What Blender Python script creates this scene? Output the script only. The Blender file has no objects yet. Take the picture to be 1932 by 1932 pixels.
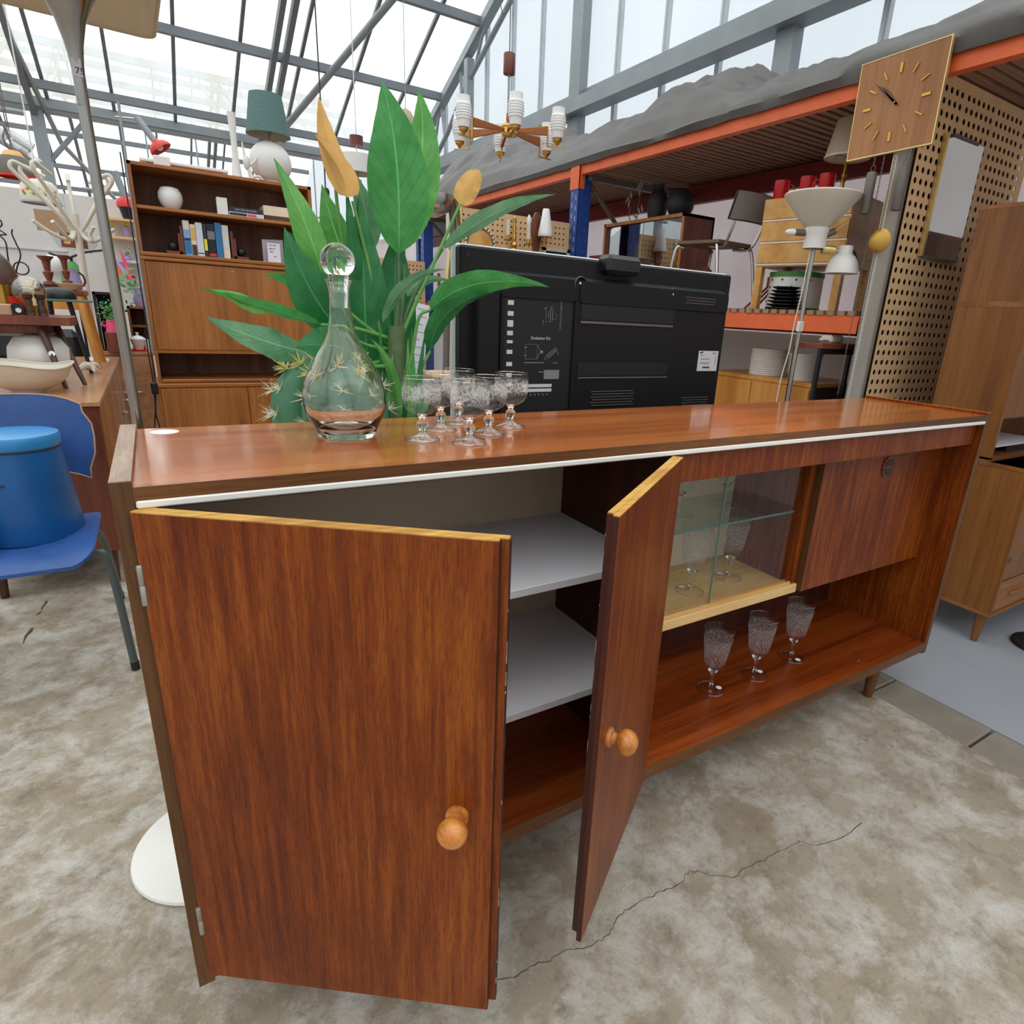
import bpy, math, random
from math import sin, cos, pi, radians
from mathutils import Vector, Matrix
random.seed(7)
sc = bpy.context.scene
COL = sc.collection

# ------------------------------------------------------------------ camera
CAM = Vector((0.0663, -0.8465, 1.1939))
YAW, PITCH, ROLL, FPX = 0.5773, -0.3154, 0.0541, 1141.79
_f = Vector((sin(YAW)*cos(PITCH), cos(YAW)*cos(PITCH), sin(PITCH)))
_s = _f.cross(Vector((0, 0, 1))).normalized()
_u = _s.cross(_f)
_r = cos(ROLL)*_s + sin(ROLL)*_u
_up = -sin(ROLL)*_s + cos(ROLL)*_u
cam_data = bpy.data.cameras.new('camera')
cam = bpy.data.objects.new('camera', cam_data)
COL.objects.link(cam)
cam.matrix_world = Matrix((( _r.x, _up.x, -_f.x, CAM.x), (_r.y, _up.y, -_f.y, CAM.y), (_r.z, _up.z, -_f.z, CAM.z), (0, 0, 0, 1)))
cam_data.sensor_width = 36.0
cam_data.lens = FPX/1932.0*36.0
cam_data.shift_x = -73.36/1932.0
cam_data.shift_y = 2.67/1932.0
cam_data.clip_start = 0.02
cam_data.clip_end = 200
sc.camera = cam

# ------------------------------------------------------------------ light and exposure
SKY_STRENGTH = 2.4
sc.view_settings.view_transform = 'Standard'
sc.view_settings.look = 'None'
sc.view_settings.gamma = 1.0
sc.view_settings.use_curve_mapping = False
sc.view_settings.exposure = 0.0
sc.cycles.use_denoising = True
sc.cycles.max_bounces = 10
sc.cycles.diffuse_bounces = 5
sc.cycles.glossy_bounces = 4
sc.cycles.transmission_bounces = 10
sc.cycles.transparent_max_bounces = 24
sc.cycles.sample_clamp_indirect = 6.0

w = bpy.data.worlds.new('overcast_sky')
sc.world = w
w.use_nodes = True
nt = w.node_tree
nt.nodes.clear()
_tc = nt.nodes.new('ShaderNodeTexCoord')
_sep = nt.nodes.new('ShaderNodeSeparateXYZ')
_mr = nt.nodes.new('ShaderNodeMapRange')          # overcast sky: about three times brighter overhead than at the horizon
_mr.inputs['From Min'].default_value = 0.0
_mr.inputs['From Max'].default_value = 1.0
_mr.inputs['To Min'].default_value = 0.5
_mr.inputs['To Max'].default_value = 1.2
_mx = nt.nodes.new('ShaderNodeMix')
_mx.data_type = 'RGBA'
_gt = nt.nodes.new('ShaderNodeMath'); _gt.operation = 'GREATER_THAN'; _gt.inputs[1].default_value = -0.02
_mx.inputs[6].default_value = (0.10, 0.11, 0.09, 1)   # ground outside
_mx.inputs[7].default_value = (0.93, 0.97, 1.0, 1)
_bg = nt.nodes.new('ShaderNodeBackground')
_mul = nt.nodes.new('ShaderNodeMath'); _mul.operation = 'MULTIPLY'; _mul.inputs[1].default_value = SKY_STRENGTH
_out = nt.nodes.new('ShaderNodeOutputWorld')
nt.links.new(_tc.outputs['Generated'], _sep.inputs[0])
nt.links.new(_sep.outputs['Z'], _mr.inputs['Value'])
nt.links.new(_sep.outputs['Z'], _gt.inputs[0])
nt.links.new(_gt.outputs[0], _mx.inputs[0])
nt.links.new(_mr.outputs[0], _mul.inputs[0])
nt.links.new(_mx.outputs[2], _bg.inputs['Color'])
nt.links.new(_mul.outputs[0], _bg.inputs['Strength'])
nt.links.new(_bg.outputs[0], _out.inputs['Surface'])

# ------------------------------------------------------------------ materials
def lin(c):
    out = []
    for v in c[:3]:
        v = v/255.0
        out.append(v/12.92 if v <= 0.04045 else ((v+0.055)/1.055)**2.4)
    return (*out, 1.0)

def two_sided_fresnel(t, ior):
    fr = t.n('Fresnel'); ge = t.n('NewGeometry'); mr = t.n('MapRange')
    mr.inputs['To Min'].default_value = ior; mr.inputs['To Max'].default_value = 1.0/ior
    t.l(ge.outputs['Backfacing'], mr.inputs['Value']); t.l(mr.outputs[0], fr.inputs['IOR'])
    return fr

class NT:
    def __init__(s, name):
        s.m = bpy.data.materials.new(name)
        s.m.use_nodes = True
        s.t = s.m.node_tree
        s.t.nodes.clear()
        s.out = s.t.nodes.new('ShaderNodeOutputMaterial')
    def n(s, kind, **kw):
        nd = s.t.nodes.new('ShaderNode'+kind)
        for k, v in kw.items():
            setattr(nd, k, v)
        return nd
    def l(s, a, b): s.t.links.new(a, b)
    def coords(s, scale, out='Object', rot=(0, 0, 0)):
        tc = s.n('TexCoord'); mp = s.n('Mapping')
        mp.inputs['Scale'].default_value = scale
        mp.inputs['Rotation'].default_value = rot
        s.l(tc.outputs[out], mp.inputs['Vector'])
        return mp.outputs[0]
    def noise(s, vec, scale, detail=4, rough=.55, dist=0.0):
        nd = s.n('TexNoise')
        nd.inputs['Scale'].default_value = scale
        nd.inputs['Detail'].default_value = detail
        nd.inputs['Roughness'].default_value = rough
        nd.inputs['Distortion'].default_value = dist
        if vec is not None: s.l(vec, nd.inputs['Vector'])
        return nd.outputs[0]
    def ramp(s, fac, stops):
        r = s.n('ValToRGB')
        e = r.color_ramp.elements
        while len(e) < len(stops): e.new(0.5)
        for i, (p, c) in enumerate(stops):
            e[i].position = p; e[i].color = c
        s.l(fac, r.inputs[0])
        return r.outputs[0]
    def mix(s, fac, a, b, mode='MIX'):
        m = s.n('Mix', data_type='RGBA', blend_type=mode)
        for sock, v in ((m.inputs[0], fac), (m.inputs[6], a), (m.inputs[7], b)):
            if hasattr(v, 'is_linked'): s.l(v, sock)
            else: sock.default_value = v
        return m.outputs[2]
    def bsdf(s, color, rough=.5, metal=0.0, spec=.5, coat=0.0, coat_rough=.1, bump=None, bstr=.1, bdist=.002, **kw):
        b = s.n('BsdfPrincipled')
        for sock, v in (('Base Color', color), ('Roughness', rough)):
            if hasattr(v, 'is_linked'): s.l(v, b.inputs[sock])
            else: b.inputs[sock].default_value = v
        b.inputs['Metallic'].default_value = metal
        b.inputs['Specular IOR Level'].default_value = spec
        b.inputs['Coat Weight'].default_value = coat
        b.inputs['Coat Roughness'].default_value = coat_rough
        for k, v in kw.items(): b.inputs[k].default_value = v
        if bump is not None:
            bp = s.n('Bump')
            bp.inputs['Strength'].default_value = bstr
            bp.inputs['Distance'].default_value = bdist
            s.l(bump, bp.inputs['Height']); s.l(bp.outputs[0], b.inputs['Normal'])
        return b.outputs[0]
    def done(s, shader):
        s.l(shader, s.out.inputs['Surface'])
        return s.m

def plain(name, c, rough=.5, metal=0.0, var=.06, vs=8.0, **kw):
    """a plain paint, plastic or metal with a little uneven tone"""
    t = NT(name)
    v = t.coords((1, 1, 1))
    n = t.noise(v, vs, 3)
    c = lin(c)
    a = tuple(x*(1-var) for x in c[:3])+(1,); b = tuple(min(1, x*(1+var)) for x in c[:3])+(1,)
    return t.done(t.bsdf(t.ramp(n, [(.3, a), (.7, b)]), rough, metal, **kw))

def wood(name, dark, mid, light, axis='Z', cross=26.0, along=1.3, fleck=.35, rough=.4, coat=0.0, coat_rough=.12, seed=0.0, wide=5.0, spec=.4, band=.55):
    """straight-grained veneer: broad tone bands, finer streaks and short dark pores, all drawn out along one axis"""
    t = NT(name)
    def sc3(a, c): return tuple(a if 'XYZ'[i] == axis else c for i in range(3))
    tc = t.n('TexCoord')
    def mapped(scale):
        mp = t.n('Mapping'); mp.inputs['Scale'].default_value = scale; mp.inputs['Location'].default_value = (seed, seed*1.7, seed*.6)
        t.l(tc.outputs['Object'], mp.inputs['Vector']); return mp.outputs[0]
    n1 = t.noise(mapped(sc3(along*.5, wide)), 1.0, 3, .5, .6)
    n2 = t.noise(mapped(sc3(along, cross)), 1.0, 6, .6, .3)
    n3 = t.noise(mapped(sc3(along*9, cross*9)), 1.0, 2, .5)
    m = t.n('Math', operation='MULTIPLY_ADD'); t.l(n1, m.inputs[0]); m.inputs[1].default_value = band
    m2 = t.n('Math', operation='MULTIPLY'); t.l(n2, m2.inputs[0]); m2.inputs[1].default_value = 1-band
    t.l(m2.outputs[0], m.inputs[2])
    col = t.ramp(m.outputs[0], [(.36, lin(dark)), (.5, lin(mid)), (.64, lin(light))])
    pores = t.ramp(n3, [(.36, (1-fleck, 1-fleck, 1-fleck, 1)), (.52, (1, 1, 1, 1))])
    col = t.mix(1.0, col, pores, 'MULTIPLY')
    return t.done(t.bsdf(col, rough, 0, spec, coat, coat_rough, bump=n3, bstr=.08, bdist=.0006))

def thin_glass(name, tint=(1, 1, 1, 1), rough=.0, ior=1.45, extra=0.0):
    """a pane or a thin vessel wall: passes light straight on and mirrors by angle"""
    t = NT(name)
    fr = two_sided_fresnel(t, ior)
    tr = t.n('BsdfTransparent'); tr.inputs[0].default_value = tint
    gl = t.n('BsdfGlossy'); gl.inputs['Roughness'].default_value = rough
    mx = t.n('MixShader')
    if extra:
        ad = t.n('Math', operation='ADD'); ad.inputs[1].default_value = extra; t.l(fr.outputs[0], ad.inputs[0]); t.l(ad.outputs[0], mx.inputs[0])
    else:
        t.l(fr.outputs[0], mx.inputs[0])
    t.l(tr.outputs[0], mx.inputs[1]); t.l(gl.outputs[0], mx.inputs[2])
    return t.done(mx.outputs[0])

def clear_glass(name, ior=1.5, color=(1, 1, 1, 1)):
    t = NT(name)
    g = t.n('BsdfGlass'); g.inputs['IOR'].default_value = ior; g.inputs['Color'].default_value = color; g.inputs['Roughness'].default_value = 0.0
    return t.done(g.outputs[0])

def polycarbonate(name, trans, color, body, stain=None):
    """milky glazing sheet: lets part of the sky straight through and scatters part; grime where the sheet is dirty"""
    t = NT(name)
    tr = t.n('BsdfTransparent'); tl = t.n('BsdfTranslucent'); df = t.n('BsdfDiffuse')
    v = t.coords((1, 1, 1))
    cl = lin(color)
    tint = tuple(x for x in cl[:3])+(1,)
    if stain:
        n = t.noise(t.coords((1.6, .22, .22)), 1.3, 4)
        n2 = t.noise(v, 2.3, 3)
        s1 = t.ramp(n, [(.48, (1, 1, 1, 1)), (.70, lin(stain))])
        s2 = t.ramp(n2, [(.60, (1, 1, 1, 1)), (.74, (.86, .9, .84, 1))])
        c = t.mix(1.0, t.mix(1.0, s1, s2, 'MULTIPLY'), tint, 'MULTIPLY')
        t.l(c, tr.inputs[0]); t.l(c, tl.inputs[0])
    else:
        # faint vertical ribs of the twin-wall sheet
        n = t.noise(t.coords((1, 60, .05)), 1.0, 2)
        n2 = t.noise(v, .6, 2)
        c = t.mix(1.0, t.ramp(n, [(.35, (.975, .975, .975, 1)), (.65, (1, 1, 1, 1))]), tint, 'MULTIPLY')
        c = t.mix(1.0, c, t.ramp(n2, [(.3, (.9, .91, .92, 1)), (.7, (1, 1, 1, 1))]), 'MULTIPLY')
        t.l(c, tr.inputs[0]); t.l(c, tl.inputs[0])
    df.inputs[0].default_value = (.75, .77, .78, 1)
    m1 = t.n('MixShader'); m1.inputs[0].default_value = 1-trans
    m2 = t.n('MixShader'); m2.inputs[0].default_value = body
    t.l(tl.outputs[0], m2.inputs[1]); t.l(df.outputs[0], m2.inputs[2])
    t.l(tr.outputs[0], m1.inputs[1]); t.l(m2.outputs[0], m1.inputs[2])
    return t.done(m1.outputs[0])

M = {}
# the sideboard: red-brown mahogany-like veneer
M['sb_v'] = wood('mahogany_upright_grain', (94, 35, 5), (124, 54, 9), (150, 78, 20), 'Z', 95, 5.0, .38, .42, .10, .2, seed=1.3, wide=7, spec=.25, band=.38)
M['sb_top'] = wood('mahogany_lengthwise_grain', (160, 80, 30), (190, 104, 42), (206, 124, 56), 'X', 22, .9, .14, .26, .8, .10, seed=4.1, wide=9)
M['sb_board'] = wood('dark_mahogany_shelf', (98, 36, 10), (140, 60, 18), (168, 82, 30), 'X', 24, .8, .3, .32, .4, .14, seed=7.7, wide=8)
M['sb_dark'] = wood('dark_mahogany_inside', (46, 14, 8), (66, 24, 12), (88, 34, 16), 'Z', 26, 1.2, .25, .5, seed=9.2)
M['sb_edge'] = wood('brown_edge_strip', (72, 44, 20), (98, 62, 30), (118, 78, 40), 'Z', 40, 2, .25, .5, seed=2.2)
M['sb_edge_x'] = wood('brown_front_edge', (84, 48, 22), (108, 66, 32), (128, 82, 44), 'X', 40, 2, .25, .45, seed=3.2)
M['raw_wood'] = wood('pale_raw_edge', (170, 118, 44), (206, 154, 70), (226, 180, 100), 'X', 60, 3, .2, .6, seed=.4)
M['worn_top'] = wood('worn_greyish_panel_edge', (140, 110, 92), (172, 146, 128), (196, 174, 158), 'Y', 40, 3, .15, .55, seed=.9)
M['beech_in'] = wood('pale_beech_lining', (196, 146, 80), (222, 178, 114), (236, 200, 144), 'X', 18, .9, .1, .4, seed=3.3)
M['knob'] = wood('varnished_pine', (164, 92, 30), (202, 124, 50), (218, 148, 72), 'Y', 60, 6, .2, .3, .4, seed=5.5, wide=30)
M['teak'] = wood('teak_bookcase', (130, 74, 28), (166, 100, 44), (186, 120, 60), 'Z', 24, 1.0, .2, .42, .15, seed=6.6)
M['teak_x'] = wood('teak_bookcase_lengthwise', (130, 74, 28), (168, 102, 46), (190, 122, 62), 'X', 24, 1.0, .2, .42, .15, seed=6.1)
M['teak_shaded'] = wood('shaded_teak_back', (108, 72, 56), (134, 92, 72), (150, 106, 86), 'Z', 20, 1.2, .2, .6, seed=8.1)  # same teak, with the tone of the shaded recess set in its colour
M['teak_cab'] = wood('oiled_teak_cabinet', (104, 60, 22), (128, 78, 32), (146, 94, 44), 'Z', 30, 1.0, .22, .45, .1, seed=2.9)
M['teak_cab_x'] = wood('oiled_teak_edge', (116, 66, 28), (146, 90, 44), (166, 110, 60), 'X', 30, 1.0, .2, .45, .1, seed=2.1)
M['tan_wood'] = wood('tan_teak', (150, 100, 66), (178, 126, 88), (196, 146, 106), 'Y', 20, 1.0, .12, .3, .3, seed=2.6)
M['walnut'] = wood('walnut_brown', (52, 30, 18), (78, 48, 30), (100, 64, 42), 'Z', 30, 2, .2, .4, .2, seed=1.9)
M['redwood'] = wood('reddish_brown_wood', (92, 42, 28), (120, 60, 42), (140, 76, 54), 'Z', 30, 2, .2, .4, .2, seed=1.1)
M['pine'] = wood('yellow_birch', (196, 138, 66), (222, 166, 90), (236, 188, 118), 'Y', 14, .8, .06, .45, .1, seed=3.7)
M['pine_low'] = wood('honey_beech', (178, 112, 46), (204, 138, 64), (218, 158, 86), 'Z', 14, .8, .06, .45, .1, seed=3.9)
M['slat'] = wood('rough_shelf_slat', (118, 84, 64), (158, 120, 94), (182, 146, 116), 'X', 40, 2, .25, .8, seed=5.1)
M['clock_wood'] = wood('clock_face_veneer', (136, 86, 42), (166, 110, 60), (184, 130, 78), 'Z', 22, 1, .12, .4, .2, seed=4.7)
M['steel_brush'] = plain('dark_brushed_steel', (120, 116, 110), .3, 1.0, .1, 20)
M['peg'] = plain('tan_hardboard', (224, 184, 138), .7, 0, .07, 12)
M['hole_shade_soil'] = plain('hole_shade_and_soil_brown', (34, 22, 14), .8)  # near-black brown for the shade behind peg holes, also used as soil
M['white_lam'] = plain('white_laminate', (222, 218, 222), .42, 0, .02)
M['white_strip'] = plain('white_plastic_strip', (238, 234, 226), .35, 0, .03)
M['cream_back'] = plain('cream_back_panel', (212, 194, 166), .7, 0, .05)
M['steel'] = plain('galvanised_steel', (150, 156, 160), .5, .25, .08, 4)
M['steel_dark'] = plain('grey_glazing_bar', (122, 126, 132), .55, .2, .06, 4)
M['alu'] = plain('aluminium_mullion', (202, 206, 210), .5, .2, .05, 4)
M['chrome'] = plain('brushed_chrome', (196, 194, 190), .22, 1.0, .04, 30)
M['lamp_metal'] = plain('dull_chromed_lamp_metal', (158, 154, 148), .24, 1.0, .05, 30)
M['metal_dull'] = plain('dull_hinge_steel', (176, 172, 166), .4, .9, .05)
M['brass'] = plain('brass', (206, 164, 82), .3, 1.0, .06)
M['brass_pale'] = plain('pale_brass', (226, 204, 140), .38, .8, .05)
M['copper'] = plain('copper_brown', (164, 98, 56), .35, .55, .08)
M['old_brass'] = plain('aged_brass', (120, 92, 62), .5, .8, .15, 20)
M['iron'] = plain('grey_brown_metal', (112, 104, 98), .6, .4, .1)
M['black'] = plain('black_plastic', (22, 23, 26), .42, 0, .08)
M['black_matte'] = plain('black_matte_ceramic', (32, 31, 36), .6, 0, .08)
M['black_leather'] = plain('black_leather', (30, 32, 36), .4, 0, .2, 5)
M['tv'] = plain('textured_black_casing', (15, 15, 17), .55, 0, .12, 40, spec=.3)
M['tv_in'] = plain('black_recess', (12, 12, 13), .6)
M['tv_label'] = plain('white_print', (206, 204, 206), .5)
M['tv_grey'] = plain('grey_print', (128, 126, 124), .5)
M['ink'] = plain('dark_print', (46, 42, 46), .6)
M['paper'] = plain('white_paper', (236, 232, 240), .7, 0, .03)
M['grey_card'] = plain('grey_acrylic_holder', (186, 180, 188), .3)
M['white'] = plain('white_gloss_enamel', (226, 222, 216), .3, 0, .03)
M['white_matte'] = plain('matte_white', (232, 228, 224), .6, 0, .03)
M['cream'] = plain('cream_enamel', (214, 206, 190), .35, 0, .04)
M['opal'] = plain('opal_glass', (238, 236, 236), .18, 0, .02)
M['orange'] = plain('orange_rack_paint', (228, 104, 54), .5, 0, .08)
M['red_beam'] = plain('dark_red_rack_paint', (124, 34, 34), .55, 0, .1)
M['blue_rack'] = plain('blue_rack_paint', (34, 70, 150), .45, 0, .12)
M['grey_post'] = plain('grey_post_paint', (190, 184, 174), .55, .1, .06)
M['tarp'] = plain('grey_tarpaulin', (76, 69, 65), .46, 0, .16, 3)
M['red_mug'] = plain('red_glazed_mug', (204, 32, 36), .25)
M['red'] = plain('red_lacquer', (216, 52, 40), .35)
M['blue_chair'] = plain('blue_painted_plywood', (44, 80, 142), .42, 0, .14, 16)
M['blue_bin'] = plain('blue_painted_tin', (20, 88, 150), .34, 0, .12, 9)
M['blue_lid'] = plain('pale_blue_lid', (48, 134, 196), .3, 0, .1, 9)
M['blue_ball'] = plain('light_blue_ball', (90, 150, 196), .45)
M['grey_tube'] = plain('grey_painted_tube', (84, 92, 92), .45, .2)
M['green_shade'] = plain('teal_fabric_shade', (92, 120, 118), .85, 0, .08, 60)
def fabric(name, c):
    t = NT(name)
    col = t.ramp(t.noise(t.coords((1, 1, 1)), 60, 3), [(.3, tuple(x*.94 for x in lin(c)[:3])+(1,)), (.7, lin(c))])
    d = t.n('BsdfDiffuse'); l_ = t.n('BsdfTranslucent'); m = t.n('MixShader'); m.inputs[0].default_value = .45
    t.l(col, d.inputs[0]); t.l(col, l_.inputs[0]); t.l(d.outputs[0], m.inputs[1]); t.l(l_.outputs[0], m.inputs[2])
    return t.done(m.outputs[0])
M['shade'] = fabric('beige_fabric_shade', (222, 208, 186))
M['pleat'] = fabric('cream_pleated_shade', (232, 218, 196))
M['peach'] = plain('yellow_spathe', (224, 176, 100), .55, 0, .14, 14)
M['grey_seat'] = plain('grey_laminate_seat', (150, 148, 150), .4, .1)
M['olive_under'] = plain('brown_seat_underside', (112, 84, 66), .6)
M['wall_white'] = plain('white_wall_panel', (214, 208, 206), .8, 0, .04, 1.5)
M['felt'] = plain('cardboard_brown', (182, 148, 116), .8, 0, .08)
M['pot'] = plain('dark_clay_pot', (74, 54, 42), .8)
M['book_blue'] = plain('blue_book_cloth', (48, 116, 168), .6)
M['book_dark'] = plain('dark_book_jacket', (38, 40, 52), .5)
M['book_white'] = plain('white_book_jacket', (212, 216, 222), .5)
M['book_cream'] = plain('cream_book_jacket', (232, 214, 186), .6)
M['book_sky'] = plain('pale_blue_book_jacket', (128, 168, 226), .5)
M['pink'] = plain('pink_glaze', (232, 74, 124), .4)
M['lilac'] = plain('lilac_glaze', (168, 156, 200), .4)
M['yellow'] = plain('yellow_petal', (240, 216, 60), .6)
M['glass_green'] = thin_glass('green_edge_glass_shelf', (.86, .95, .91, 1), 0, 1.5)
M['glass_edge'] = plain('green_glass_edge', (88, 120, 108), .15)
M['pane_glass'] = thin_glass('sliding_pane_glass', (.96, .97, .97, 1), 0, 1.35)
M['thin_glass'] = thin_glass('thin_blown_glass', (.97, .975, .975, 1), 0, 1.45, .03)
M['bright_glass'] = thin_glass('bright_glass_foot', (.96, .965, .965, 1), .02, 1.5, .13)
M['textured_glass'] = thin_glass('textured_grey_glass', (.66, .66, .66, 1), .25, 1.5, .3)
M['glass'] = clear_glass('clear_lead_glass', 1.46)
M['acrylic'] = thin_glass('clear_acrylic', (.93, .94, .95, 1), .05, 1.45)
M['amber_glass'] = thin_glass('amber_lustre_glass', (.90, .82, .62, 1), .02, 1.6, .18)
M['mirror'] = plain('mirror_silvering', (216, 222, 222), .015, 1.0, .0)
M['roof_pane'] = polycarbonate('milky_roof_glass', .62, (252, 255, 254), .12, (246, 238, 222))
M['wall_pane'] = polycarbonate('twin_wall_polycarbonate', .34, (226, 231, 235), .22)

def fill_board():
    t = NT('white_fill_board')
    n = t.noise(t.coords((1, 1, 1)), 1.2, 3)
    c = t.ramp(n, [(.3, lin((222, 212, 212))), (.7, lin((236, 230, 230)))])
    d = t.n('BsdfDiffuse'); l_ = t.n('BsdfTranslucent'); m = t.n('MixShader'); m.inputs[0].default_value = .68  # translucency added so sky light brightens the wall and the rack
    t.l(c, d.inputs[0]); t.l(c, l_.inputs[0]); t.l(d.outputs[0], m.inputs[1]); t.l(l_.outputs[0], m.inputs[2])
    return t.done(m.outputs[0])
M['fill_board'] = fill_board()

def etched():
    """clear glass with a band of frosted leaf scrolls between two heights (vertex-height band, fine scroll noise)"""
    t = NT('etched_glass')
    fr = two_sided_fresnel(t, 1.4)
    tr = t.n('BsdfTransparent'); tr.inputs[0].default_value = (.97, .975, .97, 1)
    gl = t.n('BsdfGlossy'); gl.inputs['Roughness'].default_value = 0
    mx = t.n('MixShader'); t.l(fr.outputs[0], mx.inputs[0]); t.l(tr.outputs[0], mx.inputs[1]); t.l(gl.outputs[0], mx.inputs[2])
    fro = t.n('BsdfPrincipled'); fro.inputs['Base Color'].default_value = (.86, .86, .84, 1); fro.inputs['Roughness'].default_value = .6
    v = t.coords((1, 1, 1))
    vo = t.n('TexVoronoi', feature='DISTANCE_TO_EDGE'); vo.inputs['Scale'].default_value = 70
    wn = t.noise(v, 60, 2)
    mixv = t.n('Mix', data_type='RGBA'); mixv.inputs[0].default_value = .06
    t.l(v, mixv.inputs[6])
    nz = t.n('TexNoise'); nz.inputs['Scale'].default_value = 45; t.l(v, nz.inputs['Vector']); t.l(nz.outputs[1], mixv.inputs[7])
    t.l(mixv.outputs[2], vo.inputs['Vector'])
    pat = t.ramp(vo.outputs[0], [(.04, (1, 1, 1, 1)), (.16, (.22, .22, .22, 1))])
    sep = t.n('SeparateXYZ'); tc = t.n('TexCoord'); t.l(tc.outputs['Object'], sep.inputs[0])
    band = t.ramp(sep.outputs['Z'], [(.066, (0, 0, 0, 1)), (.071, (1, 1, 1, 1)), (.092, (1, 1, 1, 1)), (.096, (0, 0, 0, 1))])
    f = t.mix(1.0, pat, band, 'MULTIPLY')
    k = t.n('Math', operation='MULTIPLY'); k.inputs[1].default_value = .38; t.l(f, k.inputs[0])
    m2 = t.n('MixShader'); t.l(k.outputs[0], m2.inputs[0]); t.l(mx.outputs[0], m2.inputs[1]); t.l(fro.outputs[0], m2.inputs[2])
    return t.done(m2.outputs[0])
M['etched'] = etched()

def cut_crystal():
    """pressed crystal bowl: thin clear wall with bright, sharp cuts"""
    t = NT('cut_crystal')
    v = t.coords((1, 1, .55))
    vo = t.n('TexVoronoi', feature='DISTANCE_TO_EDGE'); vo.inputs['Scale'].default_value = 150; t.l(v, vo.inputs['Vector'])
    sep = t.n('SeparateXYZ'); tc = t.n('TexCoord'); t.l(tc.outputs['Object'], sep.inputs[0])
    band = t.ramp(sep.outputs['Z'], [(.082, (0, 0, 0, 1)), (.095, (1, 1, 1, 1)), (.168, (1, 1, 1, 1)), (.178, (0, 0, 0, 1))])
    line = t.ramp(vo.outputs[0], [(.02, (1, 1, 1, 1)), (.12, (.22, .22, .22, 1))])
    f = t.mix(1.0, line, band, 'MULTIPLY')
    fr = two_sided_fresnel(t, 1.45)
    bp = t.n('Bump'); bp.inputs['Strength'].default_value = .7; bp.inputs['Distance'].default_value = .003
    t.l(f, bp.inputs['Height']); t.l(bp.outputs[0], fr.inputs['Normal'])
    tr = t.n('BsdfTransparent'); tr.inputs[0].default_value = (.95, .955, .955, 1)
    gl = t.n('BsdfGlossy'); gl.inputs['Roughness'].default_value = .05; t.l(bp.outputs[0], gl.inputs['Normal'])
    mx = t.n('MixShader'); t.l(fr.outputs[0], mx.inputs[0]); t.l(tr.outputs[0], mx.inputs[1]); t.l(gl.outputs[0], mx.inputs[2])
    df = t.n('BsdfTranslucent'); df.inputs[0].default_value = (.9, .9, .9, 1)
    df2 = t.n('BsdfDiffuse'); df2.inputs[0].default_value = (.85, .85, .85, 1)
    md = t.n('MixShader'); md.inputs[0].default_value = .5; t.l(df.outputs[0], md.inputs[1]); t.l(df2.outputs[0], md.inputs[2])
    k = t.n('Math', operation='MULTIPLY'); k.inputs[1].default_value = .36; t.l(f, k.inputs[0])
    m2 = t.n('MixShader'); t.l(k.outputs[0], m2.inputs[0]); t.l(mx.outputs[0], m2.inputs[1]); t.l(md.outputs[0], m2.inputs[2])
    return t.done(m2.outputs[0])
M['crystal'] = cut_crystal()

def leaf_mat(name, dark, light):
    """leaf surface: paler midrib and side veins drawn from the leaf's own UV (u across, v along)"""
    t = NT(name)
    uv = t.n('UVMap')
    sep = t.n('SeparateXYZ'); t.l(uv.outputs[0], sep.inputs[0])
    ab = t.n('Math', operation='ABSOLUTE'); t.l(sep.outputs['X'], ab.inputs[0])
    # side veins sweep forward: phase = v*k - |u|*j
    ph = t.n('Math', operation='MULTIPLY_ADD'); t.l(ab.outputs[0], ph.inputs[0]); ph.inputs[1].default_value = -2.4
    vk = t.n('Math', operation='MULTIPLY'); t.l(sep.outputs['Y'], vk.inputs[0]); vk.inputs[1].default_value = 9.0
    t.l(vk.outputs[0], ph.inputs[2])
    fr = t.n('Math', operation='FRACT'); t.l(ph.outputs[0], fr.inputs[0])
    vein = t.ramp(fr.outputs[0], [(0, (1, 1, 1, 1)), (.10, (0, 0, 0, 1)), (.9, (0, 0, 0, 1)), (1, (1, 1, 1, 1))])
    mid = t.ramp(ab.outputs[0], [(.0, (1, 1, 1, 1)), (.05, (0, 0, 0, 1))])
    n = t.noise(t.coords((1, 1, 1)), 14, 3)
    base = t.ramp(n, [(.3, lin(dark)), (.7, lin(light))])
    vk2 = t.n('Math', operation='MULTIPLY'); vk2.inputs[1].default_value = .45; t.l(vein, vk2.inputs[0])
    c = t.mix(vk2.outputs[0], base, tuple(x*.8 for x in lin(dark)[:3])+(1,))
    hi = tuple(min(1, x*1.5) for x in lin(light)[:3])+(1,)
    c = t.mix(mid, c, hi)
    pb = t.bsdf(c, .38, 0, .4, bump=fr.outputs[0], bstr=.12, bdist=.002)
    tl = t.n('BsdfTranslucent'); t.l(c, tl.inputs[0])
    mx = t.n('MixShader'); mx.inputs[0].default_value = .3; t.l(pb, mx.inputs[1]); t.l(tl.outputs[0], mx.inputs[2])
    return t.done(mx.outputs[0])
M['leaf_a'] = leaf_mat('leaf_mid_green', (52, 134, 64), (92, 172, 98))
M['leaf_b'] = leaf_mat('leaf_bright_green', (74, 152, 66), (126, 192, 104))
M['leaf_c'] = leaf_mat('leaf_dark_green', (32, 106, 56), (62, 140, 82))
M['leaf_d'] = leaf_mat('leaf_grey_green', (76, 132, 94), (128, 176, 134))
M['stalk'] = plain('leaf_stalk_green', (92, 150, 70), .5, 0, .15, 20)
M['trunk'] = plain('plant_stem_olive', (82, 104, 64), .6, 0, .18, 30)
M['cactus'] = plain('cactus_skin', (74, 124, 92), .6, 0, .16, 18)
M['spine'] = plain('cactus_spines', (232, 226, 196), .6, 0, .08)
M['spine_y'] = plain('yellow_cactus_wool', (228, 220, 150), .7, 0, .1)
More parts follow.
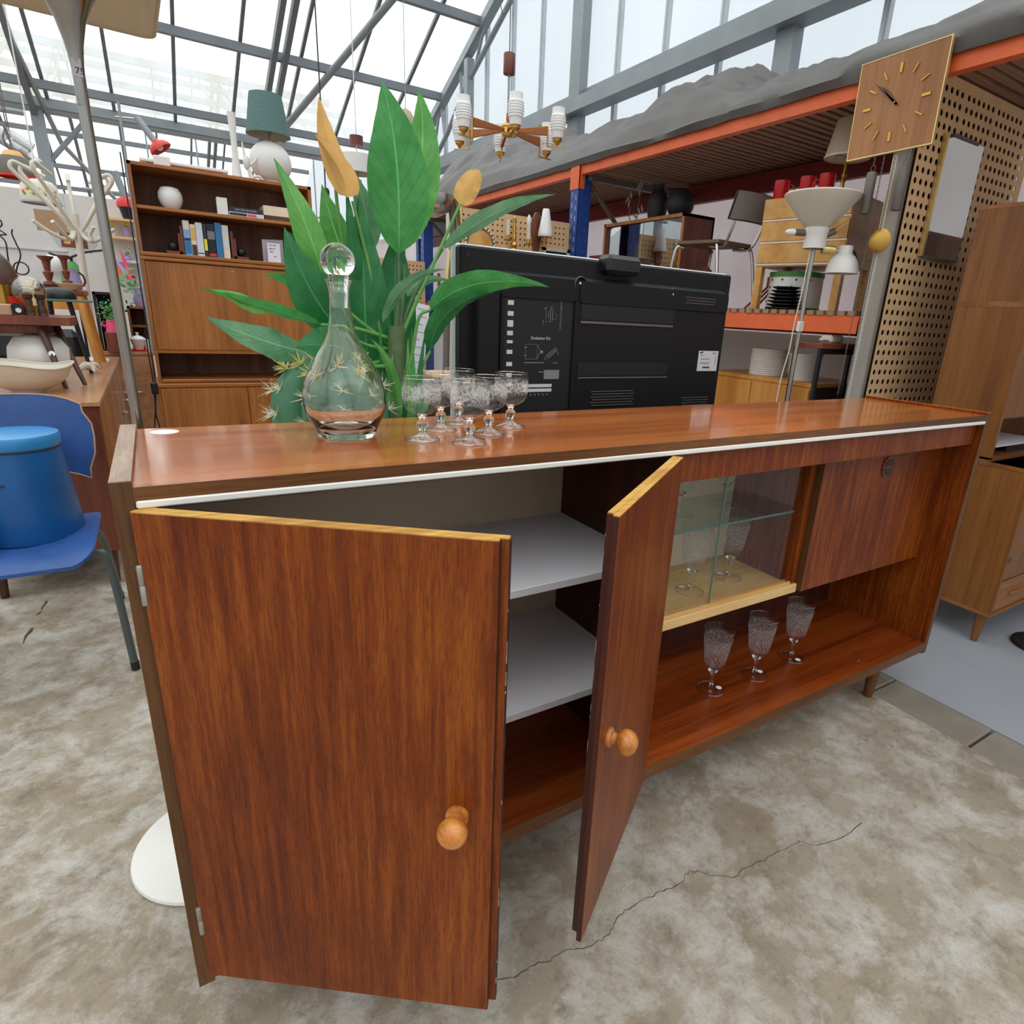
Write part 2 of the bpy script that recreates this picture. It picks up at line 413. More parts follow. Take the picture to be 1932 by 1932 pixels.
M['herb'] = plain('small_green_leaves', (74, 140, 62), .5, 0, .2, 10)

def concrete():
    t = NT('worn_concrete')
    v = t.coords((1, 1, 1))
    n1 = t.noise(v, 1.9, 5, .6, .5)
    n2 = t.noise(v, 6.5, 10, .74, .25)
    n3 = t.noise(v, 34, 6, .7)
    n4 = t.noise(v, 190, 3, .6)
    n5 = t.noise(v, 11, 7, .7, .3)
    base = t.ramp(n1, [(.30, lin((136, 120, 100))), (.48, lin((158, 144, 124))), (.66, lin((170, 158, 141)))])
    dk = t.ramp(n5, [(.34, (.66, .64, .61, 1)), (.50, (1, 1, 1, 1))])
    base = t.mix(.8, base, dk, 'MULTIPLY')
    lime = t.ramp(n2, [(.46, (0, 0, 0, 1)), (.58, (.5, .5, .5, 1)), (.70, (.95, .95, .95, 1))])
    c = t.mix(lime, base, lin((208, 203, 196)))
    sp = t.ramp(n3, [(.30, (.60, .58, .56, 1)), (.46, (1, 1, 1, 1))])
    c = t.mix(.7, c, sp, 'MULTIPLY')
    gr = t.ramp(n4, [(.3, (.82, .82, .82, 1)), (.7, (1.0, 1.0, 1.0, 1))])
    c = t.mix(.8, c, gr, 'MULTIPLY')
    return t.done(t.bsdf(c, .62, 0, .3, bump=n3, bstr=.3, bdist=.004))
M['concrete'] = concrete()
M['grey_floor'] = plain('pale_grey_floor_paint', (156, 160, 166), .5, 0, .05, 3)
M['kerb'] = plain('grey_kerb_stone', (138, 128, 116), .75, 0, .14, 9)
M['crack'] = plain('dark_floor_crack', (70, 60, 50), .9)

# ------------------------------------------------------------------ mesh building
class B:
    """collects shapes; mat index per face is always 0 (one material per part)"""
    def __init__(s): s.v = []; s.f = []; s.smooth = []; s.uv = {}
    def add(s, vs, fs, smooth=False):
        o = len(s.v)
        s.v += [Vector(p) for p in vs]
        s.f += [tuple(i+o for i in f) for f in fs]
        s.smooth += [smooth]*len(fs)
        return s
    def box(s, x0, x1, y0, y1, z0, z1, b=0.0, T=None):
        if x0 > x1: x0, x1 = x1, x0
        if y0 > y1: y0, y1 = y1, y0
        if z0 > z1: z0, z1 = z1, z0
        if b <= 0:
            vs = [(x, y, z) for x in (x0, x1) for y in (y0, y1) for z in (z0, z1)]
            fs = [(0, 1, 3, 2), (4, 6, 7, 5), (0, 4, 5, 1), (2, 3, 7, 6), (0, 2, 6, 4), (1, 5, 7, 3)]
        else:
            b = min(b, (x1-x0)*.45, (y1-y0)*.45, (z1-z0)*.45)
            vs = []; idx = {}
            for i, (X, sx) in enumerate(((x0, 1), (x1, -1))):
                for j, (Y, sy) in enumerate(((y0, 1), (y1, -1))):
                    for k, (Z, sz) in enumerate(((z0, 1), (z1, -1))):
                        for a in range(3):
                            p = [X+sx*b, Y+sy*b, Z+sz*b]
                            p[a] = (X, Y, Z)[a]
                            idx[i, j, k, a] = len(vs); vs.append(tuple(p))
            fs = []
            for a in range(3):
                o1, o2 = [q for q in range(3) if q != a]
                for e in (0, 1):
                    q = []
                    for (p, r) in ((0, 0), (1, 0), (1, 1), (0, 1)):
                        key = [0, 0, 0]; key[a] = e; key[o1] = p; key[o2] = r
                        q.append(idx[key[0], key[1], key[2], a])
                    flip = (e == 0) ^ (a == 1)
                    fs.append(tuple(q[::-1]) if flip else tuple(q))
            for a in range(3):           # edges along axis a
                o1, o2 = [q for q in range(3) if q != a]
                for p in (0, 1):
                    for r in (0, 1):
                        q = []
                        for e, ax_ in ((0, o1), (1, o1), (1, o2), (0, o2)):
                            key = [0, 0, 0]; key[a] = e; key[o1] = p; key[o2] = r
                            q.append(idx[key[0], key[1], key[2], ax_])
                        flip = (p == r) ^ (a == 1)
                        fs.append(tuple(q) if flip else tuple(q[::-1]))
            for i in (0, 1):
                for j in (0, 1):
                    for k in (0, 1):
                        q = [idx[i, j, k, a] for a in range(3)]
                        fs.append(tuple(q) if (i+j+k) % 2 else tuple(q[::-1]))
        if T is not None: vs = [T @ Vector(p) for p in vs]
        return s.add(vs, fs)
    def lathe(s, prof, c=(0, 0, 0), n=32, close=False, T=None, start=0.0):
        """prof: (radius, height) pairs about the vertical axis through c"""
        vs = []; fs = []; rings = []
        for r, z in prof:
            if r < 1e-6:
                rings.append([len(vs)]); vs.append((c[0], c[1], c[2]+z))
            else:
                rings.append(list(range(len(vs), len(vs)+n)))
                vs += [(c[0]+r*cos(start+2*pi*i/n), c[1]+r*sin(start+2*pi*i/n), c[2]+z) for i in range(n)]
        prs = list(zip(rings, rings[1:]))
        if close: prs.append((rings[-1], rings[0]))
        for a, b in prs:
            for i in range(n):
                j = (i+1) % n
                if len(a) == 1 and len(b) == 1: continue
                if len(a) == 1: fs.append((a[0], b[j], b[i]))
                elif len(b) == 1: fs.append((a[i], a[j], b[0]))
                else: fs.append((a[i], a[j], b[j], b[i]))
        if T is not None: vs = [T @ Vector(p) for p in vs]
        return s.add(vs, fs, True)
    def cyl(s, p0, p1, r0, r1=None, n=16, cap=True):
        r1 = r0 if r1 is None else r1
        p0 = Vector(p0); p1 = Vector(p1)
        d = (p1-p0).normalized()
        a = d.orthogonal().normalized(); b = d.cross(a)
        vs = [p0+r0*(cos(2*pi*i/n)*a+sin(2*pi*i/n)*b) for i in range(n)]+[p1+r1*(cos(2*pi*i/n)*a+sin(2*pi*i/n)*b) for i in range(n)]
        s.add(vs, [(i, (i+1) % n, n+(i+1) % n, n+i) for i in range(n)], True)
        if cap: s.add(vs[:n], [tuple(range(n))[::-1]]); s.add(vs[n:], [tuple(range(n))])
        return s
    def tube(s, pts, r, n=8, closed=False, cap=True):
        pts = [Vector(p) for p in pts]
        m = len(pts)
        rr = r if isinstance(r, (list, tuple)) else [r]*m
        tang = []
        for i in range(m):
            if closed: t = pts[(i+1) % m]-pts[i-1]
            else: t = pts[min(i+1, m-1)]-pts[max(i-1, 0)]
            tang.append(t.normalized() if t.length > 1e-9 else Vector((0, 0, 1)))
        a = tang[0].orthogonal().normalized()
        vs = []
        for i in range(m):
            a = (a-tang[i]*a.dot(tang[i]))
            a = a.normalized() if a.length > 1e-6 else tang[i].orthogonal().normalized()
            b = tang[i].cross(a)
            vs += [pts[i]+rr[i]*(cos(2*pi*k/n)*a+sin(2*pi*k/n)*b) for k in range(n)]
        fs = []
        for i in range(m if closed else m-1):
            i2 = (i+1) % m
            for k in range(n):
                fs.append((i*n+k, i*n+(k+1) % n, i2*n+(k+1) % n, i2*n+k))
        s.add(vs, fs, True)
        if cap and not closed:
            s.add(vs[:n], [tuple(range(n))[::-1]]); s.add(vs[-n:], [tuple(range(n))])
        return s
    def prism(s, poly, d, T=None):
        """poly: list of 3-D points in one plane, extruded by vector d"""
        n = len(poly); d = Vector(d)
        vs = [Vector(p) for p in poly]; vs += [p+d for p in vs]
        if T is not None: vs = [T @ p for p in vs]
        fs = [tuple(range(n))[::-1], tuple(range(n, 2*n))]+[(i, (i+1) % n, n+(i+1) % n, n+i) for i in range(n)]
        return s.add(vs, fs)
    def sphere(s, c, r, n=24, m=14, sz=1.0, T=None):
        prof = [(r*sin(pi*i/m), -r*sz*cos(pi*i/m)) for i in range(m+1)]
        prof[0] = (0, -r*sz); prof[-1] = (0, r*sz)
        return s.lathe(prof, c, n, T=T)
    def grid(s, P, smooth=True, uv=None, flip=False):
        """P[i][j] points"""
        m = len(P); n = len(P[0])
        o = len(s.v)
        vs = [p for row in P for p in row]
        fs = []
        for i in range(m-1):
            for j in range(n-1):
                q = (i*n+j, i*n+j+1, (i+1)*n+j+1, (i+1)*n+j)
                fs.append(q[::-1] if flip else q)
        s.add(vs, fs, smooth)
        if uv:
            for i in range(m):
                for j in range(n): s.uv[o+i*n+j] = uv[i][j]
        return s
    def moved(s, off):
        off = Vector(off)
        s.v = [p+off for p in s.v]
        return s
    def xf(s, T):
        s.v = [T @ p for p in s.v]
        return s
    def mesh(s, name, mat, off=(0, 0, 0)):
        me = bpy.data.meshes.new(name)
        off = Vector(off)
        me.from_pydata([tuple(p-off) for p in s.v], [], s.f)
        me.polygons.foreach_set('use_smooth', s.smooth)
        if s.uv:
            l = me.uv_layers.new(name='uv')
            for lp in me.loops:
                l.data[lp.index].uv = s.uv.get(lp.vertex_index, (0, 0))
        me.materials.append(mat)
        me.update()
        if any(s.smooth): me.set_sharp_from_angle(angle=radians(38))
        return me

def obj(name, data, parent=None, loc=(0, 0, 0)):
    o = bpy.data.objects.new(name, data)
    COL.objects.link(o)
    o.location = loc
    if parent is not None: o.parent = parent
    return o

def thing(name, label, cat, loc=(0, 0, 0), group=None, rz=0.0):
    o = obj(name, None, None, loc)
    o.empty_display_size = .05
    o['label'] = label; o['category'] = cat
    if group: o['group'] = group
    o.rotation_euler = (0, 0, rz)
    return o

def base_of(o):
    p = Vector((0, 0, 0))
    while o is not None:
        p += o.location; o = o.parent
    return p

def part(name, b, mat, parent, label=None, local=False, stuff=False):
    """a part given in world coordinates (or, with local=True, in the coordinates of its thing)"""
    m = M[mat] if isinstance(mat, str) else mat
    me = b.mesh(name, m, (0, 0, 0) if local else base_of(parent))
    o = obj(name, me, parent)
    if label: o['label'] = label
    if stuff: o['kind'] = 'stuff'
    return o

def single(name, b, mat, label, cat, loc=(0, 0, 0), group=None):
    """a thing that is one mesh, given in world coordinates"""
    m = M[mat] if isinstance(mat, str) else mat
    o = obj(name, b.mesh(name, m, loc), None, loc)
    o['label'] = label; o['category'] = cat
    if group: o['group'] = group
    return o

def struct(name, b, mat, parent=None):
    m = M[mat] if isinstance(mat, str) else mat
    o = obj(name, b.mesh(name, m), parent)
    if parent is None: o['kind'] = 'structure'
    return o

def piece(name, me, parent, loc, rot=None):
    o = obj(name, me, parent, loc)
    if rot is not None: o.rotation_euler = rot
    return o

def copy_tree(o, loc, label=None, rz=None, group=None):
    r = o.copy(); COL.objects.link(r); r.location = loc
    if label: r['label'] = label
    if group: r['group'] = group
    if rz is not None: r.rotation_euler = (0, 0, rz)
    for ch in list(o.children):
        c = ch.copy(); COL.objects.link(c); c.parent = r
        for g in list(ch.children):
            d = g.copy(); COL.objects.link(d); d.parent = c
    return r

def text(name, body, size, parent, mat, T, align='CENTER', extrude=0.0002, spacing=1.0):
    """flat lettering, placed by matrix T (x along the writing, y up)"""
    cu = bpy.data.curves.new(name, 'FONT')
    cu.body = body; cu.size = size; cu.align_x = align; cu.align_y = 'CENTER'; cu.extrude = extrude
    cu.space_character = spacing
    cu.resolution_u = 2
    cu.materials.append(M[mat])
    tmp = bpy.data.objects.new(name+'_curve', cu)
    COL.objects.link(tmp)
    dg_ = bpy.context.evaluated_depsgraph_get()
    me = bpy.data.meshes.new_from_object(tmp.evaluated_get(dg_))
    bpy.data.objects.remove(tmp)
    o = bpy.data.objects.new(name, me)
    COL.objects.link(o)
    if parent is not None:
        o.parent = parent
        o.matrix_local = Matrix.Translation(-base_of(parent)) @ T
    else:
        o.matrix_world = T
    return o

def frame_front(p):           # writing on a surface facing -y
    return Matrix.Translation(p) @ Matrix(((1, 0, 0, 0), (0, 0, -1, 0), (0, 1, 0, 0), (0, 0, 0, 1)))

def smooth_path(pts, k=6):
    """Catmull-Rom through pts"""
    P = [Vector(p) for p in pts]
    P = [P[0]*2-P[1]]+P+[P[-1]*2-P[-2]]
    out = []
    for i in range(1, len(P)-2):
        a, b, c, d = P[i-1:i+3]
        for j in range(k):
            t = j/k
            out.append(.5*((2*b)+(c-a)*t+(2*a-5*b+4*c-d)*t*t+(3*b-a-3*c+d)*t**3))
    out.append(P[-2])
    return out
# ================================================================== the building
XW = 3.75                       # inner face of the gable wall on the right
def roof_z(y):                  # two spans: ridges at y = 4.7 and 14.1, gutters at 0, 9.4 and 18.8
    d = abs(((y+4.7) % 9.4)-4.7)
    return 3.257+.414*d
BAY = 0.64
BARS = [XW-.55-BAY*i for i in range(18)]           # glazing bars
floor = struct('floor', B().box(-9, 2.03, -6, 19, -.12, 0), 'concrete')
struct('painted_floor', B().box(2.2, XW, -6, 19, -.12, .0), 'grey_floor', floor)
kb = B().box(0, .166, 0, .312, -.1, .001, .004).mesh('kerb_slab', M['kerb'])
for i in range(26):
    piece('kerb_slab', kb, floor, (2.032, -.251+.32*(i-9)+.004, random.uniform(-.002, .001)))
cr = [(.465, -.14), (.5, -.149), (.529, -.149), (.567, -.156), (.61, -.157), (.648, -.176), (.681, -.176), (.713, -.169), (.737, -.156), (.772, -.149), (.794, -.148), (.837, -.151), (.879, -.156), (.927, -.156), (.955, -.144), (.99, -.176), (1.028, -.206), (1.097, -.208), (1.145, -.215), (1.204, -.214), (1.252, -.223), (1.292, -.254), (1.358, -.268), (1.478, -.265)]
pts = []
for (a, b), (c, d) in zip(cr, cr[1:]):
    for j in range(4):
        t = j/4; pts.append((a+(c-a)*t+random.uniform(-.003, .003), b+(d-b)*t+random.uniform(-.004, .004)))
cb = B()
rows = [[(x, y-random.uniform(.0003, .0013), .0006), (x, y+random.uniform(.0003, .0013), .0006)] for x, y in pts]
cb.grid(rows, False)
for a in ((-.463, 1.71), (-.446, 1.945)):
    rows = [[(a[0]+.03*t+random.uniform(-.008, .008), a[1]+.2*t, .0006), (a[0]+.03*t+random.uniform(.0, .01), a[1]+.2*t, .0006)] for t in (0, .15, .3, .45, .6)]
    cb.grid(rows, False)
struct('floor_crack', cb, 'crack', floor)

# ---- roof
ceiling = obj('ceiling', None); ceiling['kind'] = 'structure'
SLOPES = [(0.0, 4.7), (4.7, 9.4), (9.4, 14.1), (14.1, 18.8), (-4.7, 0.0)]
for (a, b_) in SLOPES:
    for i in range(len(BARS)):
        x1 = BARS[i-1] if i else XW
        x0 = BARS[i]
        if i == 0: x1 = XW
        za, zb = roof_z(a+.001), roof_z(b_-.001)
        q = B().add([(x0, a, za+.03), (x1, a, za+.03), (x1, b_, zb+.03), (x0, b_, zb+.03)], [(0, 1, 2, 3)])
        if a >= 4.7 or i < 1: obj('roof_pane', q.mesh('roof_pane', M['roof_pane']), ceiling)
        else:
            if i == 1: qq = B()
            qq.add(q.v, [(0, 1, 2, 3)])
            if i == len(BARS)-1: obj('roof_glazing', qq.mesh('roof_glazing', M['roof_pane']), ceiling)
def beam_yz(b, x, y0, y1, dz, wx, hz):
    za, zb = roof_z(y0+.001)+dz, roof_z(y1-.001)+dz
    vs = [(x+sx*wx/2, y, z+sz) for (y, z) in ((y0, za), (y1, zb)) for sx in (-1, 1) for sz in (0, -hz)]
    b.add(vs, [(0, 1, 3, 2), (4, 6, 7, 5), (0, 4, 5, 1), (2, 3, 7, 6), (0, 2, 6, 4), (1, 5, 7, 3)])
    return b
for (a, b_) in SLOPES:
    for x in BARS:
        obj('glazing_bar', beam_yz(B(), x, a, b_, .03, .036, .045).mesh('glazing_bar', M['steel_dark']), ceiling)
for y in [6.68, 7.84, 9.0, 5.5, 10.56, 11.72, 12.9, 15.3, 16.4, 17.5, 18.3, 3.9, 2.7, 1.5, .3]:
    obj('purlin', B().box(-8, XW, y-.035, y+.035, roof_z(y)-.10, roof_z(y)-.015).mesh('purlin', M['steel_dark']), ceiling)
for y in (0.0, 9.4, 18.8):
    g = B().box(-8, XW, y-.09, y+.09, 3.17, 3.25).box(-8, XW, y-.11, y-.085, 3.2, 3.30)
    obj('gutter', g.mesh('gutter', M['steel']), ceiling)
for y in (4.7, 14.1):
    obj('ridge_beam', B().box(-8, XW, y-.05, y+.05, 5.08, 5.2).mesh('ridge_beam', M['steel_dark']), ceiling)
# principal rafters, in pairs below the glass, and their columns
for x in (-.79, 1.60, 1.72, -3.2, -5.6):
    for (a, b_) in ((4.7, 9.4), (0.0, 4.7), (9.4, 14.1), (14.1, 18.8)):
        obj('rafter', beam_yz(B(), x, a, b_, -.09, .055, .10).mesh('rafter', M['steel_dark']), ceiling)
brace = B().tube([(2.66, 6.55, roof_z(6.55)-.13), (1.72, 9.25, roof_z(9.25)-.13)], .04, 10)
obj('wind_brace', brace.mesh('wind_brace', M['steel']), ceiling)
for x in (-.77, 1.66, -3.2, -5.6):
    for y in (9.38, 18.7):
        obj('column', B().box(x-.06, x+.06, y-.06, y+.06, 0, 3.18).mesh('column', M['steel']), ceiling)
for p, q_ in (((-.80, 8.2, 3.62), (-.62, 9.95, 2.95)), ((-.62, 9.95, 2.95), (-.1, 12.5, 2.55)), ((-1.6, 9.38, 3.08), (-.8, 9.38, 2.55)), ((-.77, 9.38, 2.6), (-.35, 9.38, 3.1))):
    obj('knee_brace', B().tube([p, q_], .028, 8).mesh('knee_brace', M['steel']), ceiling)
obj('tie_rail', B().tube([(-3, 8.9, 3.02), (-.85, 8.9, 3.03)], .03, 8).mesh('tie_rail', M['steel']), ceiling)
for z in (2.72, 2.95):
    obj('tie_rail', B().tube([(-.7, 14.1, z), (XW, 14.1, z)], .022, 8).mesh('tie_rail', M['steel']), ceiling)
for x in (.35, 1.05, 2.2, 2.9):
    obj('hanger_rod', B().tube([(x, 12.0, 2.72), (x, 12.0, roof_z(12.0)-.1)], .012, 6).mesh('hanger_rod', M['steel']), ceiling)

# ---- gable wall on the right: white board below, twin-wall sheets between mullions above
wall_right = struct('wall_right', B().box(XW, XW+.006, -6, 19, 1.16, 2.34), 'fill_board')
obj('wall_opaque_strip', B().box(XW, XW+.2, -6, 19, 0, 1.16).mesh('wall_opaque_strip', M['wall_white']), wall_right)  # opaque strip added to keep the space under the lower deck dim
MUL = [1.0-1.86, 1.0-1.24, 1.0-.62, 1.04, 1.67, 2.95, 3.56, 4.18, 4.84, 5.48, 6.1, 6.74, 7.36, 7.98, 8.6, 9.22, 2.31]
edges = sorted(MUL)+[9.4]
for a, b_ in zip([-6]+edges[:-1], edges):
    if b_-a > .7 and a > 0: continue
    q = B()
    ys = [a, b_] if not (a < 4.7 < b_) else [a, 4.7, b_]
    n = len(ys)
    vs = [(XW+.05, y, 2.3) for y in ys]+[(XW+.05, y, roof_z(y if 0 < y < 9.4 else 0.01)+.04) for y in ys]
    q.add(vs, [(i, i+1, n+i+1, n+i) for i in range(n-1)])
    obj('wall_sheet', q.mesh('wall_sheet', M['wall_pane']), wall_right)
q = B(); ys = [9.4, 14.1, 18.8]
q.add([(XW+.05, y, 2.3) for y in ys]+[(XW+.05, y, z) for y, z in zip(ys, (3.28, 5.2, 3.28))], [(0, 1, 4, 3), (1, 2, 5, 4)])
obj('wall_sheet', q.mesh('wall_sheet', M['wall_pane']), wall_right)
for y in MUL:
    obj('mullion', B().box(XW+.012, XW+.05, y-.020, y+.020, 2.3, roof_z(max(y, .01))).box(XW+.0, XW+.014, y-.008, y+.008, 2.3, roof_z(max(y, .01))).mesh('mullion', M['alu']), wall_right)
for y, w_ in ((4.64, .17), (2.26, .14), (7.05, .10), (-.2, .16)):
    obj('wall_column', B().box(XW-.11, XW-.02, y-w_/2, y+w_/2, 2.34, roof_z(max(y, .01))-.16).mesh('wall_column', M['steel']), wall_right)
wb = B().box(XW-.2, XW-.03, -6, 9.4, 2.972, 2.986).box(XW-.2, XW-.186, -6, 9.4, 2.986, 3.082).box(XW-.05, XW-.03, -6, 9.4, 2.986, 3.19)
obj('wall_beam', wb.mesh('wall_beam', M['steel']), wall_right)
gr = beam_yz(B(), XW-.06, 4.7, 9.4, -.02, .10, .10)
obj('gable_rafter', gr.mesh('gable_rafter', M['steel']), wall_right)
obj('gable_rafter', beam_yz(B(), XW-.06, 0, 4.7, -.02, .10, .10).mesh('gable_rafter', M['steel']), wall_right)
chord = [(XW-.06, 6.2, 4.24), (XW-.06, 7.15, 3.81), (XW-.06, 7.71, 3.42), (XW-.06, 8.2, 3.17), (XW-.06, 8.6, 3.03)]
obj('gable_chord', B().tube([(XW-.06, 6.0, 4.34)]+chord[1:], .03, 8).mesh('gable_chord', M['steel']), wall_right)
for a, b_ in (((6.62, 4.33), (6.9, 3.93)), ((7.3, 4.1), (7.28, 3.72)), ((7.95, 3.84), (8.25, 3.14)), ((7.95, 3.84), (7.8, 3.36))):
    obj('gable_strut', B().tube([(XW-.06, *a), (XW-.06, *b_)], .02, 8).mesh('gable_strut', M['steel']), wall_right)

# ---- the other sides of the hall
wall_back = struct('wall_back', B().box(-9, XW, 18.8, 18.9, 0, 3.02), 'wall_white')
obj('wall_rail', B().box(-9, XW, 18.74, 18.8, 2.04, 2.12).mesh('wall_rail', M['alu']), wall_back)
obj('wall_sheet', B().add([(-9, 18.86, 3.0), (XW, 18.86, 3.0), (XW, 18.86, 3.3), (-9, 18.86, 3.3)], [(0, 1, 2, 3)]).mesh('wall_sheet', M['wall_pane']), wall_back)
wall_left = struct('wall_left', B().box(-8.1, -8, -6, 19, 0, 2.3), 'wall_white')
obj('wall_sheet', B().add([(-8.05, -6, 2.2), (-8.05, 18.8, 2.2), (-8.05, 18.8, 3.3), (-8.05, 14.1, 5.2), (-8.05, 9.4, 3.3), (-8.05, 4.7, 5.2), (-8.05, 0, 3.3), (-8.05, -4.7, 5.2)], [(0, 1, 2, 3, 4, 5, 6, 7)]).mesh('wall_sheet', M['wall_pane']), wall_left)
wall_front = struct('wall_front', B().box(-8, XW, -6.1, -6, 0, 1.6), 'wall_white')
obj('wall_sheet', B().add([(-8, -6.05, 1.55), (XW, -6.05, 1.55), (XW, -6.05, 4.8), (-8, -6.05, 4.8)], [(0, 1, 2, 3)]).mesh('wall_sheet', M['wall_pane']), wall_front)
# ================================================================== the sideboard
L_, D_, TH = 2.2, .391, .0222
ZB, ZT = .1506, .9828
sb = thing('sideboard', 'long reddish-brown sideboard with two open doors, glass section and drop front, on short round legs', 'sideboard', (0, 0, 0))
for x in (0, L_-TH):
    p = part('side_panel', B().box(x, x+TH, 0.0008, D_, ZB, ZT-.0012), 'sb_v', sb)
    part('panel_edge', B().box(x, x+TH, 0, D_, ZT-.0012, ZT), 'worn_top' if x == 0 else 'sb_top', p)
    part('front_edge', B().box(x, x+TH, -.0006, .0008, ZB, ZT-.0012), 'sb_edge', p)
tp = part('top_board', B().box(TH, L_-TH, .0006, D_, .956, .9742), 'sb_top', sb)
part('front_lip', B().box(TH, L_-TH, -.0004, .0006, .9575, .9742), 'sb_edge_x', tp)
part('white_strip', B().box(TH+.001, L_-TH-.001, -.002, .02, .9470, .9570, .002), 'white_strip', tp, 'thin white strip under the top edge')
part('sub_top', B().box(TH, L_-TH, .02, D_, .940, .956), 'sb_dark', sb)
bt = part('bottom_board', B().box(TH, L_-TH, .0006, D_, .1575, .191), 'sb_board', sb)
part('front_lip', B().box(TH, L_-TH, -.0004, .0006, .1575, .191), 'sb_edge_x', bt)
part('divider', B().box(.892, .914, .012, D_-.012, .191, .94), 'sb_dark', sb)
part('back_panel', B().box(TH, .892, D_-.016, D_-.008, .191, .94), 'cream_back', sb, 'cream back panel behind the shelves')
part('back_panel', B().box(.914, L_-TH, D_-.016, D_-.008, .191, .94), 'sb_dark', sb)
for z in (.7185, .4515):
    part('shelf', B().box(TH, .892, .02, D_-.017, z-.0165, z, .001), 'white_lam', sb, 'white laminate shelf')
part('header_rail', B().box(.914, L_-TH, .02, .04, .882, .9405), 'sb_v', sb)
# glass-fronted section
vt = part('display_case', B().box(.914, 1.548, .116, D_-.018, .474, .495).box(.914, .924, .13, D_-.018, .495, .93), 'beech_in', sb, 'pale lined display case with two sliding panes')
part('case_back', B().box(.924, 1.54, D_-.022, D_-.0175, .495, .93), 'cream_back', vt)
part('case_wall', B().box(1.528, 1.548, .116, D_-.018, .495, .93), 'sb_v', vt)
part('sill', B().box(.914, 1.548, .108, .118, .470, .497, .002).box(.914, 1.548, .118, .124, .495, .503).box(.914, 1.548, .134, .138, .495, .503), 'beech_in', vt)
part('sliding_pane', B().box(.914, 1.207, .1255, .1275, .503, .93), 'pane_glass', vt)
part('sliding_pane', B().box(1.200, 1.53, .1305, .1325, .503, .93), 'pane_glass', vt)
part('pane_edge', B().box(1.205, 1.2085, .1252, .1278, .503, .93), 'glass_edge', vt)
part('glass_shelf', B().box(.926, 1.526, .145, D_-.03, .706, .711), 'glass_green', vt)
part('shelf_edge', B().box(.926, 1.526, .1438, .1448, .7055, .7115), 'glass_edge', vt)
# drop-front section
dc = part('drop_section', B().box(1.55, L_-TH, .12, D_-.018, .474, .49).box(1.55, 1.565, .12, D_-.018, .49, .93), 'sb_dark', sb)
df_ = part('drop_door', B().box(1.5515, L_-TH-.001, .096, .1165, .4765, .93), 'sb_v', sb)
part('door_edge', B().box(1.5505, 1.5515, .0955, .117, .4765, .93), 'sb_edge', df_)
part('finger_pull', B().prism([(1.862+.042*cos(pi*2*i/20)*(.62 if sin(pi*2*i/20) else 1), .0958, .818+.033*sin(pi*2*i/20)) for i in range(20)], (0, -.003, 0)), 'sb_v', df_)
hole = B()
for s_ in (1, -1):
    hole.prism([(1.866+.021*cos(a), .0927, .818+s_*(.004+.021*sin(a))) for a in [pi*i/10 for i in range(11)]], (0, -.0006, 0))
part('pull_recess', hole, 'black', df_)
for x in (.19, 2.005):
    for y in (.06, .33):
        part('leg', B().lathe([(0, 0), (.0125, 0), (.0145, .004), (.0235, ZB+.0075), (0, ZB+.0075)], (x, y, 0), 20), 'sb_edge', sb)
part('shelf_pin', B().lathe([(0, 0), (.003, 0), (.003, .006), (0, .006)], (1.86, .045, .191), 8), 'brass', sb)

def swing(px, py, a, sgn):
    """matrix of an open door: x runs from the hinge along the door, -y out of its face"""
    d = Vector((cos(a)*sgn, -sin(a), 0)); o = Vector((-sin(a)*sgn, -cos(a), 0))
    return Matrix(((d.x, -o.x, 0, px), (d.y, -o.y, 0, py), (0, 0, 1, 0), (0, 0, 0, 1)))
def make_door(T, W, inner_ext, flip):
    z0, z1 = .1745, .9468
    b = B().box(0, W, -.0205, -.011, z0, z1-.0012, .0008).box(.001, W+inner_ext, -.011, 0, z0+.009, z1-.0012, .0006)
    d = part('door', b.xf(T), 'sb_v', sb)
    e = B().box(.0005, W-.0005, -.0202, -.0108, z1-.0014, z1).box(.0015, W+inner_ext-.001, -.0112, -.0005, z1-.0014, z1)
    part('raw_top_edge', e.xf(T), 'raw_wood', d, 'unfinished pale top edge')
    ed = B().box(W-.0006, W+.0006, -.0200, -.0114, z0+.001, z1-.002).box(W+inner_ext-.0006, W+inner_ext+.0006, -.0108, -.0004, z0+.010, z1-.003)
    part('closing_edge', ed.xf(T), 'sb_dark', d)
    chips = B()
    for i in range(22):
        z = random.uniform(z0+.03, z1-.03); h = random.choice((.003, .006, .012, .02)); xx = W+inner_ext
        yy = random.choice((-.0108, -.0006))
        chips.box(xx-.0004, xx+.0008, yy-.0003, yy+.0003, z, z+h)
    part('worn_chip', chips.xf(T), 'worn_top', d, stuff=True)
    return d
TL = swing(.0281, .0104, .6446, 1)
dl = make_door(TL, .4452, .011, 1)
TR = swing(.8943, 0.0, .6078, -1)
dr = make_door(TR, .4240, -.008, -1)
def knob(T, x, z, parent):
    R = Matrix.Translation((x, -.0205, z)) @ Matrix.Rotation(radians(90), 4, 'X')
    prof = [(r*1.06, z*1.06) for r, z in [(0, 0), (.0150, 0), (.0152, .0035), (.0142, .006), (.0105, .0078), (.0092, .0115), (.0095, .0145), (.0128, .0165), (.0172, .0205), (.0193, .0265), (.0190, .0325), (.0165, .0385), (.0115, .0432), (.0055, .0455), (0, .046)]]
    part('knob', B().lathe(prof, (0, 0, 0), 28, T=T @ R), 'knob', parent)
knob(TL, .398, .546, dl)
knob(TR, .375, .5635, dr)
